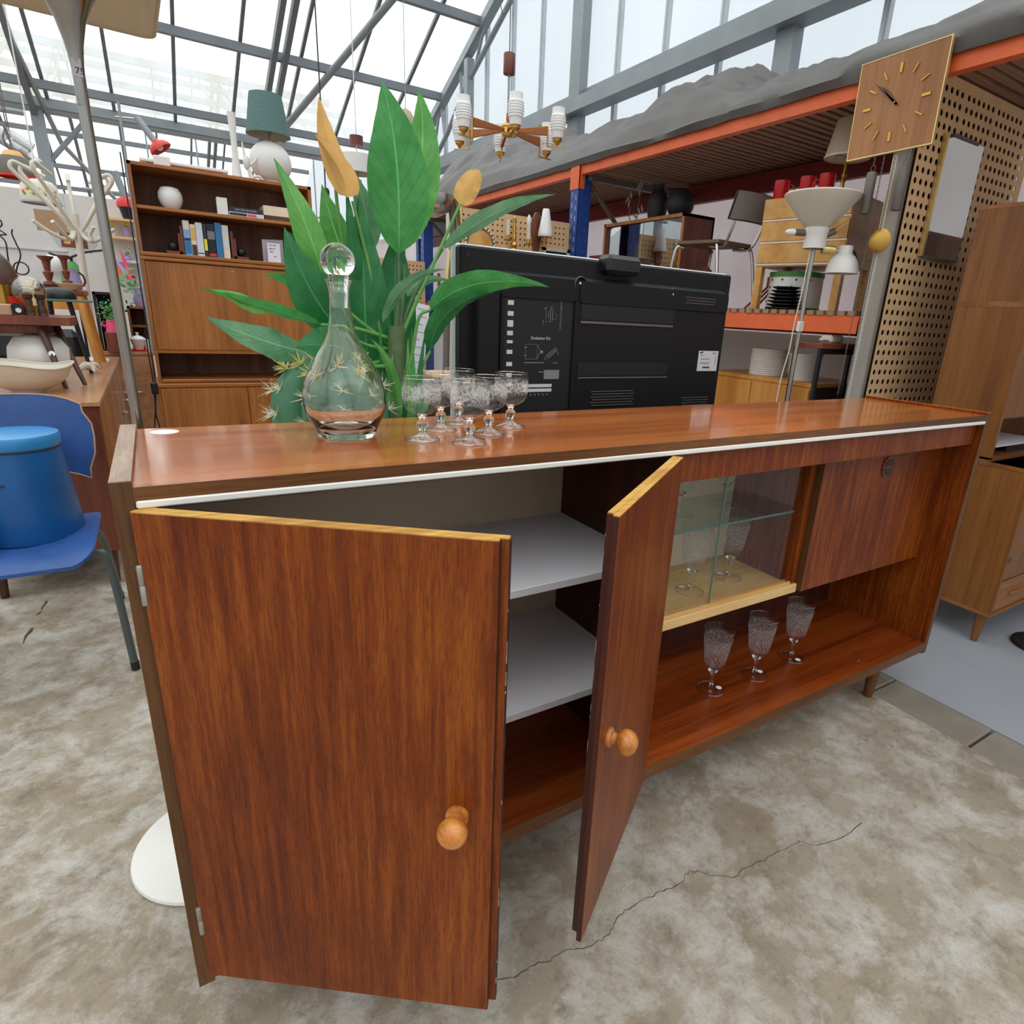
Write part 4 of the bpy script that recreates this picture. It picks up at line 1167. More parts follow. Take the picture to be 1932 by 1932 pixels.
# ---- small chair on the rack deck
ch = thing('small_chair', 'small grey school chair with chromed tube legs on the rack deck', 'chair', (2.83, 1.84, DECK), rz=radians(4))
part('seat', B().prism([(-.15, -.15, .335), (.15, -.15, .335), (.16, .12, .34), (.12, .16, .34), (-.12, .16, .34), (-.16, .12, .34)], (0, 0, .016)), 'olive_under', ch, local=True)
P = []
for i in range(9):
    u = -1+i/4
    P.append([(.165*u, -.205-.03*(1-u*u)+.02*t-.06*t, (.445+.128*t)) for t in (0, .5, 1)])
pb_ = B().grid(P); pb_.grid([[(x, y-.008, z) for x, y, z in r] for r in P], flip=True)
part('backrest', pb_, 'grey_seat', ch, local=True)
part('backrest_rim', B().tube([P[i][0] for i in range(9)]+[P[8][1], P[8][2]]+[P[i][2] for i in range(7, -1, -1)]+[P[0][1]], .005, 6, True), 'black', ch, local=True)
for s in (-1, 1):
    part('leg', B().tube(smooth_path([(s*.12, .12, .325), (s*.155, .155, .30), (s*.165, .19, .0)], 6), .0095, 10), 'chrome', ch, local=True)
    part('leg', B().tube(smooth_path([(s*.12, -.11, .325), (s*.15, -.145, .30), (s*.165, -.20, .0)], 6), .0095, 10), 'chrome', ch, local=True)
    part('back_support', B().tube(smooth_path([(s*.10, -.05, .325), (s*.11, -.15, .325), (s*.12, -.20, .40), (s*.12, -.245, .56)], 6), .0075, 8), 'chrome', ch, local=True)
single('brown_board', B().prism([(2.93, 1.95, DECK), (2.93, 2.09, DECK), (2.93, 2.09, 1.50), (2.93, 2.06, 1.52), (2.93, 1.98, 1.52), (2.93, 1.95, 1.50)], (.012, 0, 0)), 'redwood', 'small round-cornered brown board standing under the grey school chair', 'board', (2.93, 2.02, DECK))
fb = thing('folding_rack', 'small folded wooden rack leaning beside the legs of the school chair', 'rack', (3.0, 1.6, DECK))
for a in (0, .03, .06):
    part('stick', B().tube([(3.0+a*.3, 1.72-a, DECK+.006), (3.02+a*.3, 1.55-a*.5, DECK+.16)], .006, 6), 'redwood', fb)
part('crosspiece', B().box(2.99, 3.03, 1.53, 1.57, DECK+.13, DECK+.18), 'redwood', fb)

# ---- birch chest of drawers
cd = thing('birch_chest', 'pale birch three-drawer chest on four legs, on the rack deck below the red mugs', 'chest of drawers', (2.80, 1.50, DECK), rz=radians(-79))
Wd, Dd = .455, .34
part('body', B().box(0, Wd, 0, Dd, .215, .535, .002), 'pine', cd, local=True)
for i in range(3):
    z0 = .225+i*.104
    part('drawer', B().box(.004, Wd-.004, -.008, 0, z0+.006, z0+.094, .0015), 'pine', cd, local=True)
    part('drawer_lip', B().box(.004, Wd-.004, -.004, 0, z0-.003, z0+.005), 'white_strip', cd, local=True)
for x in (.0, Wd-.036):
    for y in (0, Dd-.036):
        part('leg', B().box(x, x+.036, y, y+.036, 0, .215), 'pine', cd, local=True)
CT = DECK+.535
def mug(x, y, lb, rz, h=.088):
    t = thing('red_mug', lb, 'mug', (x, y, CT), 'red mugs on the birch chest', rz)
    part('body', B().lathe([(0, 0), (.033, 0), (.036, .004), (.037, h), (.0345, h), (.034, .008), (0, .008)], (0, 0, 0), 28), 'red_mug', t, local=True)
    part('handle', B().tube(smooth_path([(.035, 0, h*.78), (.055, 0, h*.74), (.062, 0, h*.5), (.052, 0, h*.26), (.035, 0, h*.22)], 5), .0045, 8), 'red_mug', t, local=True)
mug(2.86, 1.46, 'red mug standing at the left end of the birch chest', radians(-60))
mug(2.87, 1.315, 'middle red mug on the birch chest', radians(-60))
mug(2.88, 1.215, 'red mug nearest the pleated lampshade on the birch chest', radians(110))
tl = thing('table_lamp', 'small brass table lamp with a cream pleated shade, half hidden by the wall clock', 'lamp', (2.88, 1.13, CT))
part('base', B().lathe([(0, 0), (.045, 0), (.045, .006), (.02, .014), (.009, .02), (.008, .04), (.014, .05), (.009, .06), (.013, .072), (.007, .085), (.006, .15), (0, .15)], (2.88, 1.13, CT), 20), 'brass', tl)
ns = 90
ring = lambda r, z: [(2.88+(r+(.0016 if i % 2 else 0))*cos(2*pi*i/ns), 1.13+(r+(.0016 if i % 2 else 0))*sin(2*pi*i/ns), z) for i in range(ns+1)]
part('shade', B().grid([ring(.098, 1.955), ring(.066, 2.11)], False), 'pleat', tl)
part('shade_band', B().grid([ring(.0995, 1.953), ring(.0995, 1.961)], True), 'cream', tl)
part('shade_ring', B().tube([(2.88+.0, 1.13, 1.96), (2.88+.09, 1.13, 1.957)], .002, 6).tube([(2.88, 1.13, 1.96), (2.79, 1.13, 1.957)], .002, 6), 'brass', tl)

# drum and plates under the chest
dm = thing('spotted_drum', 'white drum-shaped tin with dark dots under the birch chest', 'tin', (2.99, 1.38, DECK))
part('body', B().lathe([(0, .012), (.135, .012), (.135, .18), (0, .18)], (2.99, 1.38, DECK), 36), 'white_matte', dm)
part('band', B().lathe([(0, 0), (.138, 0), (.138, .022), (.135, .022)], (2.99, 1.38, DECK), 36), 'herb', dm, 'dark green rim')
part('lid', B().lathe([(.138, .17), (.138, .195), (0, .2)], (2.99, 1.38, DECK), 36), 'herb', dm, 'dark green lid')
for k in range(16):
    a = pi*.75+k*.13; z = .05+.035*(k % 4)
    part('dot', B().sphere((2.99+.135*cos(a), 1.38+.135*sin(a), DECK+z), .0055, 8, 6), 'ink', dm)
for k in range(7):
    z = DECK+k*.0165
    r = .092-.004*k+random.uniform(-.003, .003)
    single('black_plate', B().lathe([(0, 0), (r*.6, 0), (r, .011), (r, .0145), (r*.62, .006), (0, .006)], (2.80+.0, 1.285, z), 28), 'black', ('lowest' if k == 0 else 'topmost' if k == 6 else ['second', 'third', 'fourth', 'fifth', 'sixth'][k-1]) + (' black plate of the stack under the birch chest' if k in (0, 6) else ' black plate from the bottom of the stack under the birch chest'), 'plate', (2.80, 1.285, z), 'black plates under the birch chest')

# ---- things below the rack deck
hc = thing('beech_cabinet', 'low honey-coloured cabinet under the rack, carrying a paper lantern and a bucket', 'cabinet', (2.95, 1.3, 0))
part('body', B().box(2.74, 3.2, 1.0, 1.72, .06, .925), 'pine_low', hc)
part('top', B().box(2.735, 3.2, 0.995, 1.725, .925, .945, .002), 'pine_low', hc)
part('end_panel', B().box(2.74, 3.2, .992, .998, .06, .925), 'walnut', hc, 'dark brown end panel')
for y0_, y1_ in ((1.006, 1.355), (1.36, 1.714)):
    part('door', B().box(2.730, 2.74, y0_, y1_, .08, .918, .002), 'pine_low', hc)
part('plinth', B().box(2.77, 3.17, 1.03, 1.68, 0, .06), 'walnut', hc)
rb = [(0, 0)]
for k in range(13):
    z = .0105*k
    rb += [(.094, z), (.098, z+.0055)]
rb += [(.094, .138), (.08, .138), (0, .13)]
single('paper_lantern', B().lathe(rb, (2.90, 1.40, .945), 36), 'white_matte', 'white ribbed paper lantern standing on the honey-coloured cabinet', 'lantern', (2.90, 1.40, .945))
bk_ = thing('white_bucket', 'plain white plastic bucket on the honey-coloured cabinet, behind the lamp pole', 'bucket', (2.88, 1.16, .945))
part('body', B().lathe([(0, 0), (.070, 0), (.078, .125), (.075, .125), (.068, .004), (0, .004)], (2.88, 1.16, .945), 36), 'white', bk_)
part('rim', B().lathe([(.076, .122), (.084, .122), (.084, .131), (.076, .131)], (2.88, 1.16, .945), 36, True), 'white', bk_)
ct = thing('console_table', 'small reddish-brown table on black steel legs before the rack', 'table', (2.64, .99, 0))
part('top', B().box(2.50, 2.94, .82, .97, 1.118, 1.140, .002), 'redwood', ct)
for x in (2.512, 2.928):
    for y in (.832, .958):
        part('leg', B().box(x-.008, x+.008, y-.008, y+.008, 0, 1.118), 'black', ct)
part('apron', B().box(2.52, 2.92, .828, .836, 1.095, 1.118), 'black', ct)
single('white_clamp', B().box(2.60, 2.70, .85, .91, 1.140, 1.177, .01).box(2.55, 2.62, .86, .88, 1.150, 1.160, .004), 'cream', 'cream plastic clamp lying on the small reddish-brown table', 'clamp', (2.65, .88, 1.140))

# ---- uplighter with spot arms
tr = thing('uplighter', 'white floor uplighter with a wide dish, bulbs and a domed reading lamp on an arm', 'lamp', (2.46, .93, 0))
cx, cy = 2.478, .93
part('pole', B().cyl((2.476, cy, .02), (2.478, cy, 1.53), .0085, n=16), 'metal_dull', tr)
part('base', B().lathe([(0, 0), (.13, 0), (.13, .012), (.02, .025), (0, .025)], (2.476, cy, 0), 36), 'white', tr)
part('bowl', B().lathe([(.046, 1.600), (.060, 1.612), (.090, 1.645), (.125, 1.688), (.148, 1.716), (.151, 1.722), (.149, 1.727), (.144, 1.724), (.120, 1.688), (.085, 1.645), (.04, 1.606)], (cx, cy, 0), 44), 'cream', tr)
part('neck', B().lathe([(.040, 1.520), (.046, 1.520), (.044, 1.560), (.046, 1.575), (.049, 1.585), (.049, 1.600), (.038, 1.604), (0, 1.604)], (cx, cy, 0), 32), 'white', tr)
sv = Vector((.593, -.805, 0)).normalized()       # to the right as seen from the aisle
sv = Vector((.80, -.6, 0)).normalized()
def pt(r, z, o=0): return Vector((cx, cy, z))+sv*r+Vector((-sv.y, sv.x, 0))*o
part('bulb_holder', B().cyl(pt(-.042, 1.580), pt(-.085, 1.581), .0135, n=16), 'iron', tr)
part('bulb', B().lathe([(0, 0), (.011, .001), (.0135, .014), (.0115, .03), (.005, .041), (0, .043)], (0, 0, 0), 16, T=Matrix.Translation(pt(-.085, 1.581)) @ Vector((0, 0, 1)).rotation_difference(-sv).to_matrix().to_4x4()), 'opal', tr)
part('bulb_holder', B().cyl(pt(.040, 1.575), pt(.075, 1.592), .0135, n=16), 'iron', tr)
part('bulb', B().cyl(pt(.075, 1.592), pt(.128, 1.632), .012, .008, 16), 'acrylic', tr)
part('arm', B().tube(smooth_path([pt(.03, 1.515), pt(.075, 1.518), pt(.12, 1.512), pt(.165, 1.495), pt(.20, 1.455)], 6), .0065, 10), 'metal_dull', tr)
part('joint', B().cyl(pt(.035, 1.520), pt(.088, 1.520), .0185, .014, 16), 'brass_pale', tr)
dome = part('reading_lamp', B().lathe([(.064, 0), (.0665, 0), (.0655, .012), (.058, .045), (.045, .066), (.030, .078), (.029, .105), (.027, .109), (0, .109)], tuple(pt(.132, 1.428)), 32), 'white', tr, 'white domed lamp head')
part('clamp', B().tube([pt(.135, 1.53), pt(.165, 1.512), pt(.19, 1.465)], .009, 8), 'black', tr)
part('cord', B().tube(smooth_path([pt(-.015, 1.52, -.01), pt(-.018, 1.44, -.012), pt(-.022, 1.34, -.012), pt(-.030, 1.22, -.01), pt(-.034, 1.10, -.012), pt(-.050, .96, -.012), pt(-.055, .70, -.012)], 6), .0028, 8), 'cream', tr)
part('switch', B().box(-.016, .016, -.008, .008, -.022, .022, .003, T=Matrix.Translation(pt(-.006, 1.205, -.016))), 'white', tr)
# ================================================================== television seen from behind
tv = thing('television', 'large black flat television seen from behind, beyond the sideboard', 'television', (1.26, .72, 0))
YT = .70
part('casing', B().box(.757, 1.765, YT+.006, YT+.05, .72, 1.356, .006), 'tv', tv)
part('front_bezel', B().box(.750, 1.772, YT+.034, YT+.058, .712, 1.362, .006), 'alu', tv, 'pale grey front rim')
def bump(x0, x1, z0, z1, d, r=.03):
    """raised rounded housing on the back"""
    def rr(i):
        o = []
        for cx, cz, a0 in ((x1-r, z1-r, 0), (x0+r, z1-r, pi/2), (x0+r, z0+r, pi), (x1-r, z0+r, 3*pi/2)):
            for k in range(6):
                a = a0+pi/2*k/5
                o.append((cx+(r-i)*cos(a), cz+(r-i)*sin(a)))
        return o
    rings = [[(x, YT+.007, z) for x, z in rr(-.004)], [(x, YT-d*.6, z) for x, z in rr(.002)], [(x, YT-d, z) for x, z in rr(.008)]]
    b = B(); n = len(rings[0])
    for a, c in zip(rings, rings[1:]): b.add(a+c, [(i, (i+1) % n, n+(i+1) % n, n+i) for i in range(n)], True)
    b.add(rings[-1], [tuple(range(n))])
    return b
part('rear_cover', bump(.80, 1.735, .74, 1.302, .022), 'tv', tv)
part('rear_cover_upper', bump(1.11, 1.735, 1.225, 1.300, .026, .02), 'tv', tv)
YS = YT-.0225
part('socket_bay', B().box(.862, 1.104, YS-.0004, YS+.003, .90, 1.238), 'tv_in', tv)
part('socket_wall', B().box(.862, .872, YS-.006, YS, .90, 1.238).box(1.100, 1.108, YS-.006, YS, .80, 1.238).box(.862, 1.108, YS-.006, YS, 1.236, 1.246), 'tv', tv)
part('edge_panel', B().box(.797, .858, YS-.003, YS, .80, 1.26, .002), 'tv', tv)
b = B()
for x0, x1, z0, z1 in ((1.125, 1.487, 1.178, 1.184), (1.128, 1.486, 1.019, 1.0225)):
    b.box(x0, x1, YS-.0035, YS, z0, z1)
part('groove_edge', b, 'iron', tv, 'pale lower edges of the two long grooves')
part('groove', B().box(1.125, 1.487, YS-.0012, YS, 1.188, 1.236).box(1.125, 1.485, YS-.0012, YS, 1.026, 1.066), 'tv_in', tv)
for x, z in ((1.118, 1.284), (1.476, 1.276)):
    cup = B().lathe([(.020, 0), (.0185, .002), (.012, -.010), (0, -.012)], (0, 0, 0), 24, T=Matrix.Translation((x, YT-.024, z)) @ Matrix.Rotation(radians(90), 4, 'X'))
    cc = part('mounting_cup', cup, 'black', tv)
    part('cup_rim', B().tube([(x+.0195*cos(2*pi*k/28), YT-.0225, z+.0195*sin(2*pi*k/28)) for k in range(28)], .0016, 6, True), 'iron', cc)
    part('screw', B().sphere((x-.002, YT-.022, z+.001), .0055, 10, 8), 'chrome', cc)
part('carry_handle', B().box(1.205, 1.333, YT-.034, YT+.03, 1.318, 1.372, .012), 'black', tv)
b = B()
for x, z in ((.779, 1.335), (1.11, 1.342), (1.42, 1.338), (1.747, 1.334), (.80, 1.081), (1.205, 1.332), (1.328, 1.328)):
    b.lathe([(0, 0), (.006, 0), (.006, .001), (0, .001)], (0, 0, 0), 10, T=Matrix.Translation((x, YT+.0058, z)) @ Matrix.Rotation(radians(90), 4, 'X'))
part('screw_hole', b, 'tv_in', tv)
vents = B()
for x0, z0, nx, nz in ((1.53, 1.272, 12, 3), (1.18, .978, 15, 6), (1.565, .950, 11, 6)):
    for j in range(nz):
        for i in range(nx):
            x = x0+i*.0112+(.0056 if j % 2 else 0); z = z0-j*.0085
            vents.box(x, x+.0085, YS-.0042, YS-.001, z, z+.0022)
part('vent_slot', vents, 'iron', tv, stuff=True)
for k, (z, h) in enumerate(((1.222, .012), (1.194, .012), (1.168, .017), (1.143, .012), (1.120, .008), (1.093, .011), (1.060, .011), (1.030, .011), (1.003, .010), (.984, .006))):
    part('socket_label', B().box(.884, .902, YS-.0014, YS-.0004, z-h/2, z+h/2, .0003), 'tv_label', tv, 'small white label beside a socket')
def tl_(x, z): return (x, YS-.0012, z)
fl = frame_front
text('lettering', 'Evolution Kit', .0122, tv, 'tv_label', fl(tl_(.992, 1.1315)))
text('lettering', 'COMMON INTERFACE', .0085, tv, 'tv_grey', fl(tl_(1.056, 1.198)) @ Matrix.Rotation(radians(90), 4, 'Z'))
dg = B()
def stroke(pts, closed=True, r=.0009):
    dg.tube([(x, YS-.0012, z) for x, z in pts], r, 4, closed)
stroke([(.944, 1.115), (.982, 1.114), (.981, 1.074), (.943, 1.074)])
stroke([(.939, 1.106), (.948, 1.106)], False, .0016); stroke([(.939, 1.084), (.948, 1.084)], False, .0016)
stroke([(.984, 1.112), (.992, 1.094), (.983, 1.075)], False)
dg.sphere((.996, YS-.0012, 1.093), .0055, 8, 6)
stroke([(1.012, 1.083), (1.044, 1.107), (1.050, 1.100), (1.018, 1.075)]); stroke([(1.014, 1.079), (1.048, 1.103)], False)
stroke([(1.006, 1.078), (1.012, 1.072)], False, .0015); stroke([(1.051, 1.094), (1.052, 1.088)], False, .0016)
stroke([(1.005, 1.216), (1.028, 1.220), (1.027, 1.178), (1.006, 1.176)]); stroke([(1.021, 1.217), (1.020, 1.178)], False, .0012); stroke([(1.014, 1.207), (1.013, 1.186)], False)
stroke([(1.029, 1.206), (1.040, 1.198), (1.040, 1.186), (1.028, 1.182)]); stroke([(1.0, 1.212), (1.005, 1.212)], False, .0022); stroke([(.997, 1.182), (.998, 1.168)], False)
part('printed_diagram', dg, 'tv_grey', tv)
part('fine_print', B().box(.940, 1.006, YS-.0014, YS-.0006, 1.063, 1.0655).box(1.036, 1.052, YS-.0014, YS-.0006, 1.0625, 1.0645).box(.990, 1.006, YS-.0014, YS-.0006, 1.037, 1.0395), 'tv_grey', tv)
part('rating_plate', B().box(1.008, 1.060, YS-.0014, YS-.0004, 1.018, 1.044), 'tv_grey', tv, 'grey printed rating plate')
part('port_strip', B().box(.94, 1.036, YS-.0016, YS-.0004, .995, 1.004).box(.94, 1.036, YS-.0016, YS-.0004, .982, .991), 'tv_label', tv, 'white printed strip above the sockets')
for k in range(5):
    part('socket', B().lathe([(0, 0), (.0032, 0), (.0032, .004), (0, .004)], (0, 0, 0), 10, T=Matrix.Translation((.965+.0135*k, YS, .974)) @ Matrix.Rotation(radians(90), 4, 'X')), 'iron', tv)
lb = part('type_label', B().box(1.620, 1.714, YS-.0012, YS-.0002, 1.040, 1.107), 'tv_label', tv, 'white type label with barcodes')
lg = [(1.633+.0085*cos(a)*cos(.25)-.0026*sin(a)*sin(.25), YS-.0016, 1.1015+.0085*cos(a)*sin(.25)+.0026*sin(a)*cos(.25)) for a in [2*pi*k/16 for k in range(16)]]
b = B().prism(lg, (0, .0004, 0)).box(1.645, 1.678, YS-.0016, YS-.0012, 1.0445+.005, 1.0545)
for k in range(13):
    x = 1.630+k*.0036
    b.box(x, x+.0014, YS-.0016, YS-.0012, 1.064, 1.069)
    if k % 3: b.box(x, x+.0022, YS-.0016, YS-.0012, 1.078, 1.082)
b.box(1.684, 1.704, YS-.0016, YS-.0012, 1.099, 1.101).box(1.628, 1.648, YS-.0016, YS-.0012, 1.091, 1.0925).box(1.702, 1.7035, YS-.0016, YS-.0012, 1.06, 1.09)
part('label_print', b, 'ink', lb)
part('stand_column', B().box(1.17, 1.35, .70, .76, .05, .74), 'black', tv)
part('stand_foot', B().box(.95, 1.57, .60, .86, 0, .05, .006), 'black', tv)

# ---- acrylic sign holder and box behind the plant
sg = thing('sign_holder', 'leaning clear sign holder with a printed white sheet behind the potted plant', 'sign', (.78, 1.0, .98))
T = Matrix.Translation((.716, 1.0, .985)) @ Matrix.Rotation(radians(10), 4, 'Y') @ Matrix.Rotation(radians(-8), 4, 'X')
part('holder', B().box(0, .076, 0, .003, -.004, .236, T=T), 'acrylic', sg)
part('sheet', B().box(.002, .046, -.001, 0, -.002, .232, T=T), 'paper', sg)
b = B()
for k in range(10):
    z = .215-.023*k
    b.box(.008, .008+random.uniform(.015, .034), -.0016, -.001, z, z+.003, T=T)
part('printed_line', b, 'grey_card', sg)
bx = thing('cardboard_box', 'plain brown cardboard box on a low table behind the potted plant', 'box', (1.1, 1.05, .70))
part('carton', B().box(.84, 1.35, 1.03, 1.35, .70, .978, .003), 'felt', bx)
part('flap', B().box(.835, 1.355, 1.025, 1.19, .978, .983), 'felt', bx)
pl_ = thing('low_table', 'low dark table standing behind the potted plant, under the cardboard box', 'table', (1.0, 1.15, 0))
part('top', B().box(.62, 1.40, .93, 1.40, .672, .70, .003), 'walnut', pl_)
for x in (.66, 1.36):
    for y in (.97, 1.36): part('leg', B().box(x-.02, x+.02, y-.02, y+.02, 0, .672), 'walnut', pl_)
part('sign_block', B().box(.72, .84, .96, 1.02, .70, .98), 'walnut', pl_)

# ================================================================== potted peace lily
LEAVES = [
    ((0.559, 0.6, 1.31), (0.556, 0.55, 1.515), (0.525, 0.58, 1.632), 0.126, 'leaf_a', 0, 0.1),  # big
    ((0.593, 0.66, 1.326), (0.669, 0.67, 1.552), (0.641, 0.68, 1.665), 0.092, 'leaf_b', 15, 0.1),  # behind right
    ((0.393, 0.6, 1.235), (0.36, 0.55, 1.349), (0.307, 0.58, 1.458), 0.058, 'leaf_b', -10, 0.25),  # left tall
    ((0.469, 0.7, 1.282), (0.444, 0.71, 1.354), (0.427, 0.72, 1.447), 0.068, 'leaf_b', 0, 0.2),  # pale back
    ((0.414, 0.58, 1.141), (0.341, 0.53, 1.205), (0.313, 0.56, 1.333), 0.092, 'leaf_c', -5, 0.15),  # left dark wide
    ((0.432, 0.64, 1.21), (0.391, 0.61, 1.273), (0.33, 0.62, 1.332), 0.057, 'leaf_c', 10, 0.15),  # left dark upper
    ((0.481, 0.63, 0.972), (0.476, 0.575, 1.233), (0.479, 0.62, 1.414), 0.110, 'leaf_c', 5, 0.15),  # mid dark tall
    ((0.558, 0.66, 1.018), (0.555, 0.62, 1.241), (0.576, 0.66, 1.37), 0.100, 'leaf_c', -5, 0.15),  # mid dark right
    ((0.46, 0.62, 1.212), (0.456, 0.585, 1.318), (0.45, 0.61, 1.432), 0.035, 'leaf_c', 30, 0.3),  # slim by flower
    ((0.532, 0.72, 1.323), (0.529, 0.72, 1.402), (0.502, 0.72, 1.482), 0.055, 'leaf_d', 20, 0.3),  # slim behind
    ((0.54, 0.74, 1.372), (0.5, 0.74, 1.425), (0.505, 0.74, 1.48), 0.022, 'leaf_d', 20, 0.3),  # tip small
    ((0.665, 0.6, 1.329), (0.786, 0.56, 1.44), (0.919, 0.52, 1.469), 0.042, 'leaf_d', -35, 0.3),  # right long
    ((0.614, 0.55, 1.192), (0.684, 0.495, 1.286), (0.876, 0.46, 1.259), 0.061, 'leaf_a', -20, 0.2),  # right bright
    ((0.617, 0.56, 1.1), (0.606, 0.51, 1.207), (0.749, 0.5, 1.238), 0.049, 'leaf_c', -30, 0.3),  # right dark low
    ((0.505, 0.56, 1.161), (0.54, 0.53, 1.269), (0.649, 0.54, 1.282), 0.028, 'leaf_d', -30, 0.3),  # droop
    ((0.584, 0.62, 1.219), (0.614, 0.62, 1.274), (0.694, 0.62, 1.262), 0.025, 'leaf_d', 0, 0.3),  # pale stub
    ((0.369, 0.55, 1.151), (0.256, 0.495, 1.18), (0.142, 0.46, 1.21), 0.027, 'leaf_a', 35, 0.45),  # left curl
    ((0.258, 0.52, 1.169), (0.218, 0.49, 1.198), (0.164, 0.46, 1.207), 0.026, 'leaf_b', -20, 0.4),  # left curl b
    ((0.348, 0.55, 1.09), (0.231, 0.485, 1.118), (0.149, 0.44, 1.16), 0.060, 'leaf_d', -25, 0.1),  # left low wide
    ((0.422, 0.5, 1.093), (0.343, 0.445, 1.126), (0.298, 0.45, 1.11), 0.079, 'leaf_c', -10, 0.1),  # front dark
    ((0.35, 0.6, 1.2), (0.316, 0.575, 1.248), (0.267, 0.57, 1.241), 0.026, 'leaf_a', 30, 0.35),  # small up left
    ((0.579, 0.58, 0.937), (0.603, 0.555, 0.973), (0.612, 0.55, 0.989), 0.018, 'leaf_b', 0, 0.2),  # low right
    ((0.536, 0.55, 0.941), (0.527, 0.54, 1.078), (0.468, 0.53, 1.125), 0.024, 'leaf_b', 0, 0.3),  # low blade
]
STALKS = [
    ([ (0.529, 0.57, 0.928), (0.534, 0.57, 1.052), (0.54, 0.57, 1.153) ]),  # trunk
    ([ (0.544, 0.585, 1.147), (0.555, 0.593, 1.24), (0.559, 0.6, 1.31) ]),  # st big
    ([ (0.555, 0.59, 1.147), (0.578, 0.625, 1.242), (0.593, 0.66, 1.326) ]),  # st behind
    ([ (0.537, 0.58, 1.094), (0.6, 0.587, 1.22), (0.656, 0.593, 1.328), (0.709, 0.6, 1.43) ]),  # flower3
    ([ (0.548, 0.59, 1.111), (0.59, 0.595, 1.219), (0.665, 0.6, 1.329) ]),  # right long
    ([ (0.531, 0.56, 0.961), (0.567, 0.557, 1.078), (0.587, 0.553, 1.173), (0.614, 0.55, 1.192) ]),  # right bright
    ([ (0.535, 0.56, 0.942), (0.58, 0.56, 1.035), (0.617, 0.56, 1.1) ]),  # right dark
    ([ (0.513, 0.6, 1.122), (0.494, 0.6, 1.258), (0.461, 0.6, 1.404) ]),  # flower1
    ([ (0.488, 0.64, 1.119), (0.46, 0.647, 1.257), (0.443, 0.653, 1.386), (0.442, 0.66, 1.46) ]),  # flower2
    ([ (0.529, 0.59, 1.111), (0.442, 0.595, 1.177), (0.393, 0.6, 1.235) ]),  # left tall
    ([ (0.523, 0.575, 1.076), (0.428, 0.562, 1.065), (0.348, 0.55, 1.09) ]),  # low wide
    ([ (0.532, 0.58, 1.123), (0.444, 0.565, 1.145), (0.369, 0.55, 1.151) ]),  # left curl
    ([ (0.529, 0.58, 1.1), (0.47, 0.58, 1.11), (0.414, 0.58, 1.141) ]),  # left dark
    ([ (0.526, 0.56, 1.065), (0.466, 0.53, 1.068), (0.422, 0.5, 1.093) ]),  # front
    ([ (0.47, 0.56, 0.939), (0.459, 0.555, 1.007), (0.427, 0.55, 1.111) ]),  # blade1
    ([ (0.497, 0.55, 0.933), (0.515, 0.555, 1.03), (0.532, 0.56, 1.125) ]),  # blade2
    ([ (0.559, 0.56, 0.928), (0.557, 0.57, 1.003), (0.57, 0.58, 1.124) ]),  # blade3
]
SPATHES = [
    ((0.458, 0.6, 1.412), (0.414, 0.6, 1.496), (0.404, 0.6, 1.584), 0.037),
    ((0.446, 0.585, 1.408), (0.447, 0.578, 1.453), (0.385, 0.58, 1.513), 0.033),
    ((0.707, 0.6, 1.431), (0.727, 0.59, 1.474), (0.749, 0.58, 1.503), 0.064),
]
plant = thing('peace_lily', 'artificial peace lily with broad green leaves and yellow flowers behind the decanter', 'plant', (.55, .60, 0))
part('pot', B().lathe([(0, 0), (.10, 0), (.125, .80), (.128, .86), (.118, .86), (.112, .80), (0, .80)], (.55, .60, 0), 32), 'pot', plant)
part('soil', B().lathe([(.113, .83), (0, .845)], (.55, .60, 0), 24), 'hole_shade_soil', plant)
def leaf_mesh(p0, pc, p2, wd, roll, fold, m=18, n=9, wave=.05, shape=None, seed=0):
    p0, pc, p2 = Vector(p0), Vector(pc), Vector(p2)
    P = []; U = []
    for i in range(m+1):
        t = i/m
        c = (1-t)**2*p0+2*t*(1-t)*pc+t*t*p2
        tg = (2*(1-t)*(pc-p0)+2*t*(p2-pc)).normalized()
        vw = (CAM-c).normalized()
        ac = tg.cross(vw).normalized(); nm = ac.cross(tg).normalized()
        ca, sa = cos(radians(roll)), sin(radians(roll))
        a2 = ac*ca+nm*sa; n2 = nm*ca-ac*sa
        wv = (shape or (lambda t: (sin(pi*min(1, t**.72*1.0))**.85)*(1-.35*t*t)))(t)
        if i in (0, m): wv = .02
        h = wd*.5*wv*1.08
        row = []; ru = []
        for j in range(n):
            u = -1+2*j/(n-1)
            z = -fold*abs(u)*h*.9+wave*h*sin(t*17+seed+(2 if u > 0 else 0))*u*u*1.0+.02*wd*sin(t*44+seed)*abs(u)**3
            row.append(c+a2*u*h+n2*z); ru.append((u, t))
        P.append(row); U.append(ru)
    return B().grid(P, True, U)
for k, (a, c, d, wd, mat, roll, fold) in enumerate(LEAVES):
    part('leaf', leaf_mesh(a, c, d, wd, roll, fold, 22 if wd > .05 else 16, 11 if wd > .05 else 7, .10 if wd < .07 else .05, None, k*1.7), mat, plant)
for k, pts in enumerate(STALKS):
    sp = smooth_path(pts, 6)
    if k == 0:
        part('trunk', B().tube(sp, [.022-.004*i/len(sp) for i in range(len(sp))], 14), 'trunk', plant)
    else:
        part('stalk', B().tube(sp, [.0052-.002*i/len(sp) for i in range(len(sp))], 8), 'stalk' if k not in (1, 2, 4) else 'trunk', plant)
rb_ = random.Random(3)
